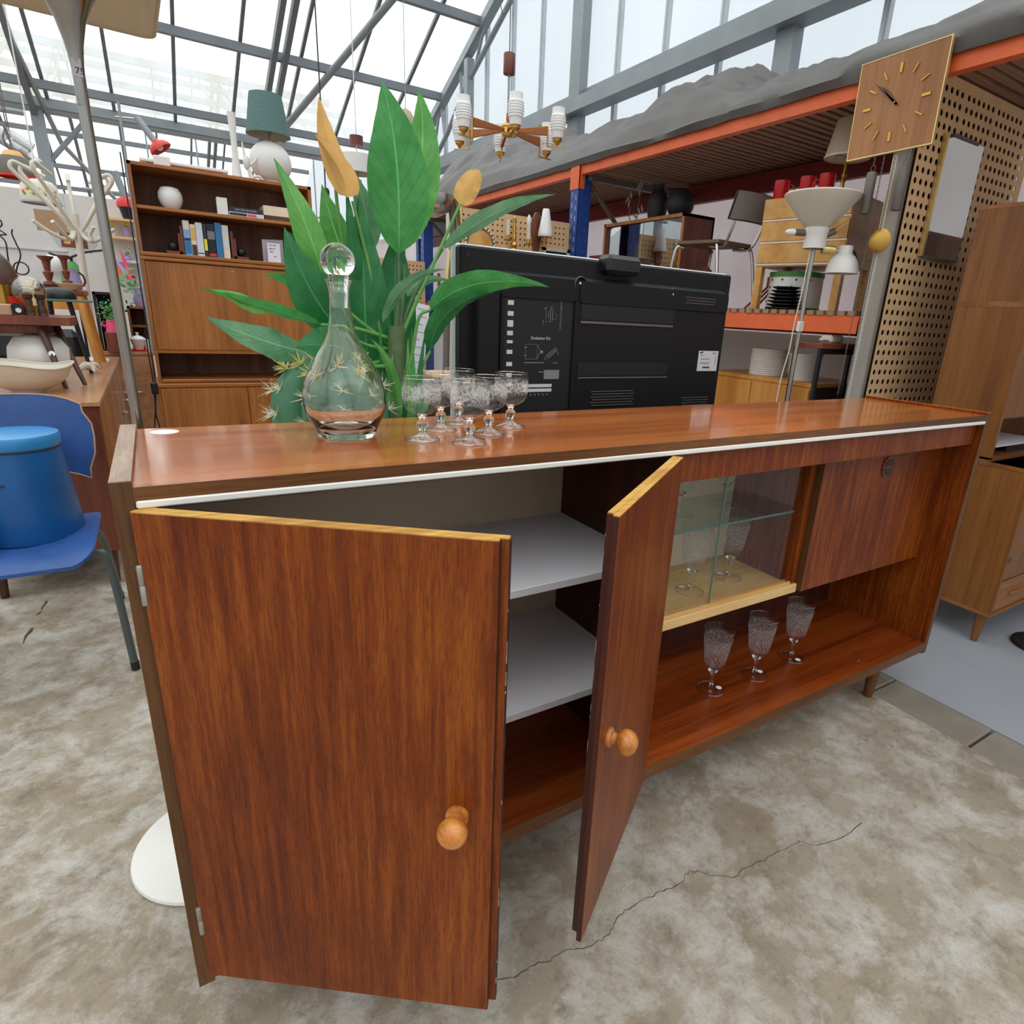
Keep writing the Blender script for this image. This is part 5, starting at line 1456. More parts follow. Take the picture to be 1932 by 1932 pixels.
for k in range(9):
    x0 = .475+.013*k; z1_ = rb_.uniform(1.02, 1.16)
    part('leaf', leaf_mesh((x0+.02*(.53-x0), .555, .90), (x0+rb_.uniform(-.01, .01), .55, 1.02), (x0+(x0-.53)*.5+rb_.uniform(-.015, .015), .56, z1_), rb_.uniform(.014, .024), rb_.uniform(-30, 30), .3, 10, 5, .03), ('leaf_b', 'leaf_a', 'leaf_c')[k % 3], plant)
for k, (a, c, d, wd) in enumerate(SPATHES):
    shp = (lambda t: (max(0, t*1.0)**.35)*(max(0, 1-t)**(.55 if k == 2 else .9))*(1.25 if k == 2 else 1.75))
    part('flower', leaf_mesh(a, c, d, wd*(1.5, 1.65, 1.1)[k], (-15, 20, 0)[k], (.5, .7, .25)[k], 16, 9, .06, shp, k*2.0), 'peach', plant, 'yellow flower bract')

# ================================================================== cactus
cx_, cy_ = .378, .545
cs = thing('cactus', 'round ribbed green cactus with pale spines behind the decanter', 'cactus', (cx_, cy_, 0))
part('pot', B().lathe([(0, 0), (.09, 0), (.105, .74), (.11, .80), (.10, .80), (.095, .76), (0, .76)], (cx_, cy_, 0), 32), 'pot', cs)
NR = 10; RC = .118
def cact(a, f):
    """f 0..1 from the foot to the crown"""
    z = .80+.285*f
    prof = RC*min(1, (.80+.22*sin(pi*min(f*1.25, 1)*.6)))*(1 if f < .62 else math.sqrt(max(0, 1-((f-.62)/.385)**2)))
    rib = abs(((a*NR/(2*pi)) % 1)-.5)*2
    r = prof*(.70+.34*(1-rib)**.8)
    return Vector((cx_+r*cos(a), cy_+r*sin(a), z))
na = NR*10
P = [[cact(2*pi*i/na, f/26) for i in range(na+1)] for f in range(27)]
part('body', B().grid(P), 'cactus', cs)
tuft = B()
for k in range(11):
    a = random.uniform(0, 2*pi); el = random.uniform(.25, 1.35); l = random.uniform(.018, .034)
    d = Vector((cos(a)*cos(el), sin(a)*cos(el), sin(el)))
    tuft.cyl((0, 0, 0), d*l, .0013, .0003, 4, False)
tm = tuft.mesh('spine_tuft', M['spine'])
wool = B()
for k in range(26):
    a = random.uniform(0, 2*pi); el = random.uniform(.3, 1.5); l = random.uniform(.018, .036)
    wool.cyl((0, 0, 0), Vector((cos(a)*cos(el), sin(a)*cos(el), sin(el)))*l, .0022, .0005, 4, False)
wm = wool.mesh('spine_tuft', M['spine_y'])
for i in range(NR):
    a = 2*pi*(i+.5)/NR
    if cos(a-(-1.9)) < -.35: continue
    for k, f in enumerate((.56, .74, .90, .38)):
        f += (.05 if i % 2 else 0)
        if f > .96: continue
        p = cact(a, f); nrm = (p-Vector((cx_, cy_, .80+.285*max(0, f-.25)))).normalized()
        piece('spine_tuft', wm if f > .86 else tm, cs, p-Vector((cx_, cy_, 0)), Vector((0, 0, 1)).rotation_difference(nrm).to_euler())
for k in range(7):
    a = 2*pi*k/7; r = .03 if k else 0
    piece('spine_tuft', wm, cs, Vector((r*cos(a), r*sin(a), 1.075)), (random.uniform(-.5, .5), random.uniform(-.5, .5), 0))

# ================================================================== chandelier
hx, hy, hz = 1.884, 2.60, 2.165
cdl = thing('chandelier', 'six-armed teak and brass chandelier with ribbed white glass shades, hanging by the gable wall', 'chandelier', (hx, hy, hz))
part('hub', B().lathe([(0, -.03), (.030, -.028), (.034, -.012), (.030, -.004), (.030, .014), (.034, .018), (.030, .03), (.010, .034), (0, .034)], (hx, hy, hz), 28), 'brass', cdl)
part('finial', B().lathe([(.008, .03), (.010, .06), (.008, .085), (0, .088)], (hx, hy, hz), 16), 'copper', cdl)
part('rod', B().cyl((hx, hy, hz+.08), (hx, hy, 2.44), .0055, n=10), 'steel', cdl)
part('ceiling_cup', B().lathe([(0, 2.432), (.030, 2.432), (.032, 2.436), (.032, 2.525), (.030, 2.529), (0, 2.529)], (hx, hy, 0), 28), 'redwood', cdl, 'reddish wooden cylinder')
part('cable', B().tube(smooth_path([(hx, hy, 2.52), (hx, hy, 3.0), (hx+.015, hy, 3.3), (hx, hy, roof_z(2.7)-.1)], 5), .003, 6).tube(smooth_path([(hx-.01, hy, 2.72), (hx-.05, hy, 2.70), (hx-.06, hy, 2.80), (hx, hy, 2.86)], 6), .0025, 6), 'iron', cdl)
for k in range(6):
    a = radians(10+60*k)
    T = Matrix.Translation((hx, hy, hz)) @ Matrix.Rotation(a, 4, 'Z')
    ar = part('arm', B().prism([(.025, -.008, .005), (.025, -.008, -.006), (.235, -.008, -.032), (.235, -.008, .010)], (0, .016, 0), T=T), 'copper', cdl)
    part('arm_bracket', B().box(.235, .241, -.004, .004, -.082, .012, T=T).box(.235, .33, -.004, .004, -.088, -.082, T=T).box(.03, .236, -.003, .003, .004, .008, T=T @ Matrix.Rotation(radians(-1.5), 4, 'Y')), 'brass', ar)
    part('cup', B().lathe([(0, -.082), (.006, -.080), (.016, -.066), (.024, -.060), (.026, -.050), (.022, -.046), (0, -.046)], (.295, 0, 0), 20, T=T), 'brass', ar)
    pr = [(.020, -.048), (.030, -.046), (.034, -.020)]
    for q in range(6):
        z = -.012+q*.0125
        rr = .0385+.004*sin(pi*(q+.5)/6)
        pr += [(rr-.003, z), (rr, z+.003), (rr, z+.0085), (rr-.003, z+.0115)]
    pr += [(.034, .072), (.0335, .098), (.0315, .098), (.031, .06)]
    part('shade', B().lathe(pr, (.295, 0, 0), 26, T=T), 'opal', cdl)

# ================================================================== wall lamps on the far pegboard
YP = 2.975
sc_ = thing('candle_sconce', 'brass wall sconce with two electric candles on the far pegboard', 'wall lamp', (2.13, YP, 1.62))
part('spine', B().lathe([(0, 1.50), (.02, 1.51), (.012, 1.54), (.022, 1.56), (.010, 1.58), (.016, 1.61), (.008, 1.63), (.014, 1.66), (.007, 1.69), (.012, 1.72), (0, 1.735)], (2.135, YP-.03, .06), 16), 'brass', sc_)
part('ball', B().sphere((2.128, YP-.035, 1.575), .030, 20, 12), 'brass', sc_)
for s, x in ((-1, 2.065), (1, 2.216)):
    z0_ = 1.635 if s < 0 else 1.625
    part('arm', B().tube(smooth_path([(2.135, YP-.03, 1.60), (2.135+s*.03, YP-.06, 1.575), (x-s*.01, YP-.075, 1.58), (x, YP-.075, z0_)], 5), .004, 8), 'brass', sc_)
    part('drip_pan', B().lathe([(0, 0), (.024, .002), (.026, .008), (.012, .010), (.013, .035), (0, .035)], (x, YP-.075, z0_), 18), 'brass', sc_)
    part('candle', B().lathe([(0, 0), (.0125, 0), (.0125, .095), (0, .097)], (x, YP-.075, z0_+.03), 16), 'cream', sc_)
    if s > 0: part('bulb', B().lathe([(.010, 0), (.014, .015), (.0125, .035), (.006, .052), (0, .058)], (x, YP-.075, z0_+.125), 16), 'opal', sc_)
ws = thing('wall_sconce', 'wall lamp with white glass cone on a dark wooden plate, far pegboard', 'wall lamp', (2.31, YP, 1.64))
part('plate', B().prism([(2.315+.042*cos(a)*(1 if sin(a) > 0 else .8), YP-.014, 1.725+(.115 if sin(a) > 0 else .15)*sin(a)) for a in [2*pi*k/28 for k in range(28)]], (0, .014, 0)), 'redwood', ws)
part('shade', B().lathe([(.046, 0), (.050, .008), (.048, .02), (.022, .165), (.020, .168), (.018, .165), (.040, .01)], (2.352, YP-.06, 1.69), 28), 'opal', ws)
part('holder', B().cyl((2.35, YP-.06, 1.66), (2.35, YP-.06, 1.70), .014, .02, 14), 'knob', ws)
mr = thing('round_mirror', 'round mirror with a beaded silver rim on the far pegboard', 'mirror', (1.91, YP, 1.58))
part('glass', B().lathe([(0, 0), (.085, 0), (.085, .006), (0, .006)], (0, 0, 0), 32, T=Matrix.Translation((1.90, YP-.008, 1.60)) @ Matrix.Rotation(radians(90), 4, 'X')), 'pine', mr, 'disc coloured like reflected pale wood')  # reflection put in as the disc's own wood colour
for k in range(26):
    a = 2*pi*k/26
    part('bead', B().sphere((1.90+.100*cos(a), YP-.012, 1.60+.100*sin(a)), .0115, 10, 7), 'chrome', mr)
pf = thing('picture_frame', 'small dark picture in a cream frame, low on the far pegboard', 'picture', (2.46, YP, 1.54))
part('frame', B().box(2.37, 2.585, YP-.016, YP-.001, 1.612, 1.632).box(2.37, 2.392, YP-.016, YP-.001, 1.45, 1.632).box(2.563, 2.585, YP-.016, YP-.001, 1.45, 1.632).box(2.37, 2.585, YP-.016, YP-.001, 1.45, 1.47), 'cream', pf)
part('picture', B().box(2.39, 2.565, YP-.008, YP-.001, 1.46, 1.615), 'black', pf)
bb = thing('wooden_crate', 'small reddish wooden box on the rack deck beside the first blue upright', 'box', (2.75, 2.80, DECK))
part('body', B().box(2.68, 2.80, 2.62, 2.86, DECK, 1.60, .003), 'redwood', bb)

# silver vase-like lamp beside the big leaf, and brass bent tubes
sl = thing('tubular_lamp', 'tall lamp of bent grey and brass tubes with a silver bowl beside the lily', 'lamp', (1.10, 1.6, 0))
part('bowl', B().lathe([(0, 1.53), (.02, 1.535), (.06, 1.555), (.078, 1.585), (.080, 1.612), (.076, 1.612), (.074, 1.588), (.05, 1.56), (0, 1.542)], (1.04, 1.6, 0), 36), 'chrome', sl)
part('tube', B().tube(smooth_path([(1.115, 1.60, 1.60), (1.125, 1.60, 1.52), (1.12, 1.60, 1.40), (1.10, 1.60, 1.25), (1.09, 1.60, .7), (1.09, 1.6, 0)], 6), .014, 12), 'iron', sl)
part('tube', B().tube(smooth_path([(1.145, 1.58, 1.615), (1.15, 1.58, 1.50), (1.16, 1.58, 1.40), (1.175, 1.58, 1.30), (1.16, 1.58, 1.19), (1.12, 1.58, 1.17), (1.09, 1.58, 1.28), (1.10, 1.58, 1.42)], 6), .008, 10), 'brass_pale', sl)
part('tube', B().tube(smooth_path([(1.12, 1.57, 1.60), (1.135, 1.57, 1.53), (1.145, 1.57, 1.40), (1.155, 1.57, 1.28), (1.13, 1.57, 1.2), (1.06, 1.57, 1.24), (1.05, 1.57, 1.33)], 6), .006, 10), 'old_brass', sl)
part('foot', B().lathe([(0, 0), (.12, 0), (.12, .012), (.02, .03), (0, .03)], (1.09, 1.6, 0), 32), 'iron', sl)
# stacked white crate and red toy things on the second rack bay
wc = thing('white_crate', 'white box with a red upright rail on the rack deck behind the tubular lamp', 'box', (2.85, 4.9, DECK))
part('body', B().box(2.7, 3.1, 4.5, 5.4, DECK, 1.95), 'wall_white', wc)
part('rail', B().box(2.66, 2.69, 4.95, 4.99, DECK, 2.0), 'red_beam', wc)
rs = thing('red_loops', 'wire stand with small red loops on the rack deck behind the lily', 'stand', (2.5, 4.6, DECK))
part('post', B().cyl((2.62, 4.75, 1.05), (2.62, 4.75, 1.62), .03, n=12), 'walnut', rs)
for z in (1.55, 1.38):
    part('loop', B().tube([(2.58, 4.80+.06*cos(a), z+.08*sin(a)) for a in [2*pi*k/14 for k in range(14)]], .012, 6, True), 'red', rs)

# ---- pendants further back
pd = thing('drum_pendant', 'white drum pendant lamp with a brown cylinder above it, behind the yellow flowers', 'lamp', (1.71, 5.0, 2.2))
part('cup', B().lathe([(0, 2.475), (.055, 2.475), (.055, 2.545), (0, 2.545)], (1.715, 5.0, 0), 24), 'redwood', pd)
part('cord', B().cyl((1.715, 5, 2.36), (1.715, 5, roof_z(5)-.05), .004, n=6), 'white', pd)
part('shade', B().lathe([(.13, 2.26), (.14, 2.262), (.14, 2.40), (.13, 2.402), (0, 2.402)], (1.715, 5.0, 0), 32), 'white_matte', pd)
part('lower_stem', B().lathe([(0, 2.20), (.03, 2.20), (.03, 2.215), (.006, 2.22), (.006, 2.3)], (1.715, 5.0, 0), 16), 'brass', pd)
def small_pendant(x, y, z, r, lab, mat='white_matte', n='pendant_lamp'):
    t = thing(n, lab, 'lamp', (x, y, z))
    part('shade', B().lathe([(r, 0), (r*.95, r*.5), (r*.6, r*1.1), (r*.2, r*1.35), (0, r*1.4)], (x, y, z), 24), mat, t)
    part('cord', B().tube([(x, y, z+r*1.38), (x, y, roof_z(y)-.06)], .004, 6), 'steel', t)
small_pendant(2.72, 6.6, 3.14, .10, 'small beige pendant shade hanging on a chain behind the tall lily leaf', 'shade')
sk = thing('hanging_socket', 'black cable connector hanging on a cord behind the lily, below the gutter', 'socket', (1.20, 4.4, 1.95))
part('plug', B().lathe([(0, 1.90), (.025, 1.905), (.028, 2.0), (.02, 2.02), (0, 2.02)], (1.30, 4.4, 0), 14), 'black', sk)
part('cord', B().tube(smooth_path([(1.30, 4.4, 1.91), (1.302, 4.4, 1.8), (1.30, 4.4, 1.55), (1.31, 4.4, 1.3)], 5), .008, 6).tube([(1.30, 4.4, 2.0), (1.30, 4.4, roof_z(4.6)-.1)], .005, 6), 'black', sk)
# ================================================================== bookcase with a drop-front desk
bc = thing('bookcase', 'tall teak bookcase with open shelves over a drop front and cupboards', 'bookcase', (.52, 3.68, 0))
BX0, BX1, BY, BYB = .056, 1.0, 3.5, 3.86
part('lower_body', B().box(BX0-.01, BX1+.01, BY-.02, BYB, .09, .665, .002), 'teak', bc)
part('lower_top', B().box(BX0-.015, BX1+.015, BY-.03, BYB, .665, .690, .005), 'teak_x', bc)
for a, c in ((BX0+.008, .528), (.532, BX1-.008)):
    d = part('door', B().box(a, c, BY-.032, BY-.02, .10, .66, .001), 'teak', bc)
    part('key', B().cyl(((a+.03) if a > .5 else (c-.03), BY-.045, .44), ((a+.03) if a > .5 else (c-.03), BY-.03, .44), .006, n=10), 'brass', d)
for x in (.1, .95):
    for y in (3.52, 3.82): part('leg', B().lathe([(0, 0), (.014, 0), (.02, .09), (0, .09)], (x, y, 0), 14), 'teak', bc)
part('upper_side', B().box(BX0, BX0+.018, BY, BYB, .69, 1.872), 'teak', bc)
part('upper_side', B().box(BX1-.018, BX1, BY, BYB, .69, 1.872), 'teak', bc)
part('upper_back', B().box(BX0+.018, BX1-.018, BYB-.012, BYB, .69, 1.872), 'teak_shaded', bc)
part('upper_top', B().box(BX0, BX1, BY, BYB, 1.854, 1.872, .001), 'teak_x', bc)
part('niche_floor', B().box(BX0+.018, BX1-.018, BY, BYB-.012, .692, .712, .004), 'teak_x', bc)
part('desk_floor', B().box(BX0+.018, BX1-.018, BY, BYB-.012, .866, .884), 'teak_x', bc)
dd = part('drop_front', B().box(BX0+.02, BX1-.02, BY+.004, BY+.022, .886, 1.372, .001), 'teak', bc)
part('keyhole', B().lathe([(0, 0), (.008, 0), (.007, .004), (0, .005)], (0, 0, 0), 12, T=Matrix.Translation((.515, BY+.004, 1.345)) @ Matrix.Rotation(radians(90), 4, 'X')), 'brass', dd)
part('desk_top', B().box(BX0+.001, BX1-.001, BY-.006, BYB-.012, 1.376, 1.396, .005), 'teak_x', bc)
part('shelf', B().box(BX0+.001, BX1-.001, BY-.004, BYB-.012, 1.398, 1.420, .005), 'teak_x', bc)
part('shelf', B().box(BX0+.018, BX1-.018, BY+.01, BYB-.012, 1.642, 1.660, .002), 'teak_x', bc)
S1, S2, ST = 1.420, 1.660, 1.872
eg = [(0, 0), (.030, .002), (.050, .022), (.062, .055), (.060, .085), (.045, .112), (.022, .120), (0, .120)]
single('egg_lamp', B().lathe(eg, (.245, 3.60, S2), 36), 'opal', 'white egg-shaped glass lamp on the upper shelf of the bookcase', 'lamp', (.245, 3.60, S2))
single('white_card_box', B().box(.473, .528, 3.52, 3.56, S2, S2+.090, .001), 'white_matte', 'narrow white card box standing on the upper bookcase shelf', 'box', (.5, 3.54, S2))
def book(x0, x1, y0, y1, z0, z1, mat, lab, grp=None, deco=None):
    t = thing('book', lab, 'book', ((x0+x1)/2, (y0+y1)/2, z0), grp)
    flat = (z1-z0) < .06
    part('cover', B().box(x0, x1, y0, y1, z0, z1, .0015), mat, t)
    if flat: part('pages', B().box(x0+.003, x1+.0006, y0+.004, y1, z0+.003, z1-.003), 'paper', t)
    else: part('pages', B().box(x0+.003, x1-.003, y0+.004, y1-.003, z0+.003, z1+.0006), 'paper', t)
    for k, (a, c, m) in enumerate(deco or []):
        if flat: part('spine_print', B().box(x0+(x1-x0)*a, x0+(x1-x0)*c, y0-.0008, y0+.001, z0+.004, z1-.004), m, t)
        else: part('spine_print', B().box(x0+.002, x1-.002, y0-.0008, y0+.001, z0+(z1-z0)*a, z0+(z1-z0)*c), m, t)
    return t
b1 = book(.532, .722, 3.52, 3.70, S2, S2+.022, 'book_white', 'lower of two books lying beside the white card box', 'books lying on the upper shelf', [(.02, .5, 'book_dark'), (.52, .78, 'pink')])
b2 = book(.532, .716, 3.52, 3.68, S2+.0225, S2+.048, 'book_dark', 'dark book with white lettering lying on top beside the white card box', 'books lying on the upper shelf')
text('lettering', 'PALT DET SIR AFTEN', .0125, b2, 'tv_label', frame_front((.625, 3.5185, S2+.035)))
book(.728, .90, 3.52, 3.68, S2, S2+.024, 'walnut', 'brown book lying under the thick beige book on the upper shelf', 'books lying on the upper shelf')
b3 = book(.722, .90, 3.52, 3.68, S2+.0245, S2+.078, 'book_cream', 'thick beige book lying on the upper shelf beside the lily leaf', 'books lying on the upper shelf')
def bookend(x, s, lab):
    t = thing('bookend', lab, 'bookend', (x, 3.60, S1), 'bookends beside the row of books')
    part('base', B().box(min(x, x+s*.085), max(x, x+s*.085), 3.54, 3.68, S1, S1+.018, .001), 'redwood', t)
    part('tall_plate', B().box(x-.007, x+.007, 3.54, 3.68, S1, S1+.155, .001), 'redwood', t)
    part('short_plate', B().box(x+s*.007, x+s*.020, 3.54, 3.68, S1, S1+.115, .001), 'redwood', t)
    part('ball', B().sphere((x+s*.048, 3.575, S1+.018+.026), .026, 20, 12), 'black', t)
bookend(.275, -1, 'left wooden bookend with a black ball, beside the pale blue book')
bookend(.535, 1, 'right wooden bookend with a black ball, beside the white book')
x = .285
for wd, h, m, lb, dc in ((.034, .188, 'book_sky', 'pale blue and white book, leftmost in the upright row', [(.74, .98, 'book_cream'), (.42, .5, 'ink'), (.05, .4, 'book_blue')]), (.027, .170, 'book_cream', 'cream book with a dark lower half in the upright row', [(.02, .36, 'walnut'), (.5, .9, 'peach')]),
                         (.034, .182, 'book_white', 'white book third in the upright row', [(.08, .11, 'ink')]), (.019, .176, 'book_dark', 'thin dark blue book in the upright row, beside the white one', [(.2, .55, 'yellow')]),
                         (.042, .180, 'black', 'thick black book with white lettering in the upright row', [(.55, .8, 'tv_grey'), (.04, .12, 'red')]), (.034, .192, 'book_blue', 'bright blue book in the upright row', None), (.036, .184, 'book_cream', 'white and cream book at the right end of the upright row', [(.7, .96, 'book_white'), (.3, .6, 'book_white')])):
    book(x, x+wd, 3.535+random.uniform(0, .01), 3.67, S1, S1+h, m, lb, 'upright books between the bookends', dc)
    x += wd+.0015
ah = thing('card_holder', 'clear holder with a white handwritten card on the lower bookcase shelf', 'sign', (.77, 3.6, S1))
part('holder', B().prism([(.705, 3.575, S1), (.83, 3.60, S1), (.83, 3.60, S1+.14), (.705, 3.575, S1+.13)], (.0, .003, 0)), 'grey_card', ah)
cdd = part('card', B().box(.728, .802, 3.545, 3.547, S1, S1+.112), 'paper', ah)
bp = B()
for z, a, c in ((.098, .006, .052), (.078, .01, .05), (.06, .012, .034), (.034, .036, .052)):
    for q in range(5): 
        xx = .728+a+(c-a)*q/5
        bp.box(xx, xx+(c-a)/6, 3.5442, 3.545, S1+z+random.uniform(-.002, .002), S1+z+.0035)
part('handwriting', bp, 'ink', cdd)

# ---- things on top of the bookcase
single('white_box', B().box(.185, .265, 3.56, 3.62, ST, ST+.055, .004), 'white_matte', 'small white box on the left of the bookcase top', 'box', (.22, 3.59, ST))
wtray = thing('white_tray', 'long flat white tray on top of the bookcase', 'tray', (.36, 3.68, ST))
part('panel', B().box(.12, .56, 3.60, 3.78, ST+.022, ST+.040, .004), 'white_matte', wtray)
for x in (.14, .54): part('foot', B().box(x-.01, x+.01, 3.62, 3.76, ST, ST+.022), 'white_matte', wtray)
single('slim_vase', B().lathe([(0, 0), (.030, 0), (.026, .02), (.017, .12), (.016, .20), (.022, .32), (.024, .335), (.020, .335), (.012, .2), (0, .1)], (.600, 3.56, ST), 24), 'white_matte', 'tall slim white vase on the bookcase top', 'vase', (.600, 3.56, ST))
fg = thing('white_figurine', 'white bud-shaped porcelain figurine between the slim vase and the round lamp', 'figurine', (.665, 3.54, ST))
part('stem', B().tube(smooth_path([(.675, 3.54, ST), (.668, 3.54, ST+.035), (.650, 3.54, ST+.10), (.640, 3.54, ST+.19)], 6), [.016-.012*i/18 for i in range(19)], 10), 'white', fg)
part('bud', B().sphere((.655, 3.54, ST+.085), .020, 16, 10, 2.0), 'white', fg)
part('leaf_arm', B().tube(smooth_path([(.675, 3.54, ST+.01), (.715, 3.54, ST+.02), (.735, 3.54, ST+.004)], 5), .008, 8).tube(smooth_path([(.655, 3.54, ST+.06), (.700, 3.54, ST+.10), (.73, 3.54, ST+.15)], 5), [.009-.006*i/10 for i in range(11)], 8), 'white', fg)
gl_ = thing('green_lamp', 'table lamp with a grey-green fabric shade on a round white ball base, on the bookcase', 'lamp', (.80, 3.62, ST))
part('ball', B().lathe([(0, 0), (.055, 0)]+[(.118*sin(a), .118-.118*cos(a)*1.0) for a in [radians(30+i*145/16) for i in range(17)]]+[(0, .236)], (.80, 3.62, ST), 40), 'white_matte', gl_)
part('neck', B().cyl((.80, 3.62, ST+.23), (.80, 3.62, ST+.31), .0085, n=12), 'steel', gl_)
part('socket', B().cyl((.80, 3.62, ST+.27), (.80, 3.62, ST+.315), .019, n=16), 'steel', gl_)
part('shade', B().lathe([(.124, ST+.262), (.090, ST+.475), (.088, ST+.475), (.1215, ST+.262)], (.80, 3.62, 0), 40), 'green_shade', gl_)
part('shade_lining', B().lathe([(.1212, ST+.262), (.0875, ST+.474), (0, ST+.474)], (.80, 3.62, 0), 40), 'shade', gl_)

# ================================================================== orange spot lamps
def spot(x, y, z, lab, dxy=1.0, tilt=0):
    t = thing('spot_lamp', lab, 'lamp', (x, y, z))
    a = Vector((x, y, z)); b = Vector((x+.085*dxy, y-.02, z-.125))
    part('barrel', B().cyl(a, b, .021, .021, 18), 'steel', t)
    d = (b-a).normalized(); q = Vector((0, 0, 1)).rotation_difference(d).to_matrix().to_4x4()
    part('shade', B().lathe([(.020, -.005), (.03, .004), (.055, .020), (.070, .040), (.072, .055), (.069, .055), (.05, .028), (0, .012)], (0, 0, 0), 28, T=Matrix.Translation(b) @ q), 'red', t, 'orange-red dish shade')
    part('bulb', B().sphere(b+d*.035, .024, 14, 10), 'opal', t)
    return t
sp_ = spot(.148, 4.5, 2.285, 'grey spot lamp with an orange-red dish, clamped to an upright rod left of the bookcase')
part('rod', B().cyl((.050, 4.5, 1.35), (.060, 4.5, 2.36), .008, n=10), 'steel', sp_)
part('rod_arm', B().cyl((.03, 4.5, 2.268), (.150, 4.5, 2.278), .006, n=10), 'chrome', sp_)
part('rod_foot', B().cyl((.050, 4.5, .80), (.050, 4.5, 1.4), .010, n=10), 'steel', sp_)
sq = thing('red_table_lamp', 'spot lamp with a red cap and black shade on the upper wall shelf', 'lamp', (-.06, 7.0, 1.905))
part('barrel', B().cyl((-.06, 7.0, 2.30), (.0, 7.0, 2.08), .032, .032, 16), 'steel', sq)
part('cap', B().lathe([(.085, 1.99), (.085, 2.03), (.07, 2.065), (.035, 2.085), (0, 2.09)], (-.0, 7.0, 0), 24), 'red', sq)
part('shade', B().lathe([(0, 1.885), (.045, 1.885), (.068, 1.98), (.085, 1.992), (0, 1.992)], (-.0, 7.0, 0), 24), 'black', sq)

# ================================================================== white partition with shelves behind the bookcase
pt_ = struct('wall_partition', B().box(-5, .30, 7.22, 7.30, 0, 2.075), 'wall_white')
struct('wall_seam', B().box(-.52, -.512, 7.214, 7.22, 0, 2.07).box(-1.2, -1.192, 7.214, 7.22, 0, 2.07).box(.09, .098, 7.214, 7.22, 0, 2.07), 'alu', pt_)
struct('wall_rail', B().box(-5, -.55, 7.20, 7.22, 1.545, 1.562), 'alu', pt_)
for k, (z, nm) in enumerate(((1.880, 'upper'), (1.715, 'middle'), (1.50, 'lower'))):
    single('wall_shelf', B().box(-.20, .28, 6.92, 7.21, z-.02, z), 'peg' if k < 2 else 'wall_white', f'{nm} wall shelf on the white partition, beside the chrome pole', 'shelf', (.04, 7.1, z))
def posy(x, y, z, vm, fm, lab, h=.10, nfl=5, sp=.04):
    t = thing('flower_vase', lab, 'vase', (x, y, z))
    part('vase', B().lathe([(0, 0), (.022, 0), (.034, h*.4), (.022, h*.85), (.027, h), (.022, h), (0, h*.6)], (x, y, z), 18), vm, t)
    r_ = random.Random(int(x*1000))
    for k in range(nfl):
        fx, fy, fz = x+r_.uniform(-sp, sp), y+r_.uniform(-sp, sp)*.6, z+h+r_.uniform(.02, .09)
        part('flower_stalk', B().tube([(x, y, z+h*.9), (fx, fy, fz)], .003, 5), 'stalk', t)
        part('blossom', B().lathe([(0, -.008), (.012, -.002), (.020, .008), (.008, .006), (0, .010)], (fx, fy, fz), 7), fm, t)
posy(-.03, 7.05, 1.715, 'lilac', 'yellow', 'small vase of yellow flowers on the middle wall shelf')
posy(-.155, 7.05, 1.715, 'white_matte', 'yellow', 'white vase with yellow blossoms beside the chrome pole, on the middle shelf', .06, 3, .02)
posy(-.06, 7.05, 1.50, 'lilac', 'white_matte', 'vase of white blossoms on the lower wall shelf', .05, 6, .04)
for (x, z0, z1, dx, m, lb) in ((-.13, 1.35, 1.56, -.09, 'orange', 'orange leaning glass cone vase on the wall cabinet'), (-.055, 1.32, 1.58, -.05, 'pink', 'magenta pointed glass cone vase on the wall cabinet'), (-.09, 1.36, 1.50, -.07, 'lilac', 'lilac glass cone vase between the orange and magenta ones')):
    single('cone_vase', B().cyl((x, 6.9, z0), (x+dx, 6.9, z1), .035, .006, 14), m, lb, 'vase', (x, 6.9, z0))
# teak chest and open shelf boxes beside the bookcase
tch = thing('teak_chest', 'light teak chest with a white teapot on top, left of the bookcase', 'chest', (-.11, 4.75, 0))
part('body', B().box(-.275, .045, 4.6, 5.0, .05, .765, .002), 'tan_wood', tch)
part('top', B().box(-.285, .055, 4.59, 5.0, .765, .79, .002), 'tan_wood', tch)
part('door', B().box(-.268, -.12, 4.588, 4.6, .08, .755, .001), 'tan_wood', tch)
part('door', B().box(-.116, .04, 4.588, 4.6, .08, .755, .001), 'tan_wood', tch)
for x in (-.16, -.08): part('handle', B().tube(smooth_path([(x-.03, 4.585, .50), (x-.03, 4.57, .505), (x+.03, 4.57, .505), (x+.03, 4.585, .50)], 4), .005, 8), 'chrome', tch)
part('plinth', B().box(-.26, .03, 4.62, 4.98, 0, .05), 'walnut', tch)
ob = thing('open_shelf_box', 'small open teak shelf unit standing on the teak chest', 'shelf unit', (-.01, 4.85, .79))
part('frame', B().box(-.075, -.06, 4.78, 4.99, .79, 1.10).box(.035, .05, 4.78, 4.99, .79, 1.10).box(-.075, .05, 4.78, 4.99, 1.085, 1.10).box(-.06, .035, 4.78, 4.99, .955, .968), 'teak', ob)
part('back', B().box(-.06, .035, 4.98, 4.99, .79, 1.085), 'teak_shaded', ob)
tpt = thing('teapot', 'white teapot with a lid on the teak chest', 'teapot', (-.035, 4.66, .79))
part('body', B().lathe([(0, .012), (.028, .012), (.042, .055), (.050, .085), (.046, .090), (0, .090)], (-.035, 4.66, .79), 24), 'white', tpt)
part('lid', B().lathe([(.047, .090), (.030, .105), (.008, .112), (.008, .122), (.012, .130), (0, .134)], (-.035, 4.66, .79), 24), 'white', tpt)
part('saucer', B().lathe([(0, 0), (.055, 0), (.062, .012), (.05, .012), (0, .006)], (-.035, 4.66, .79), 24), 'red', tpt, 'red saucer')
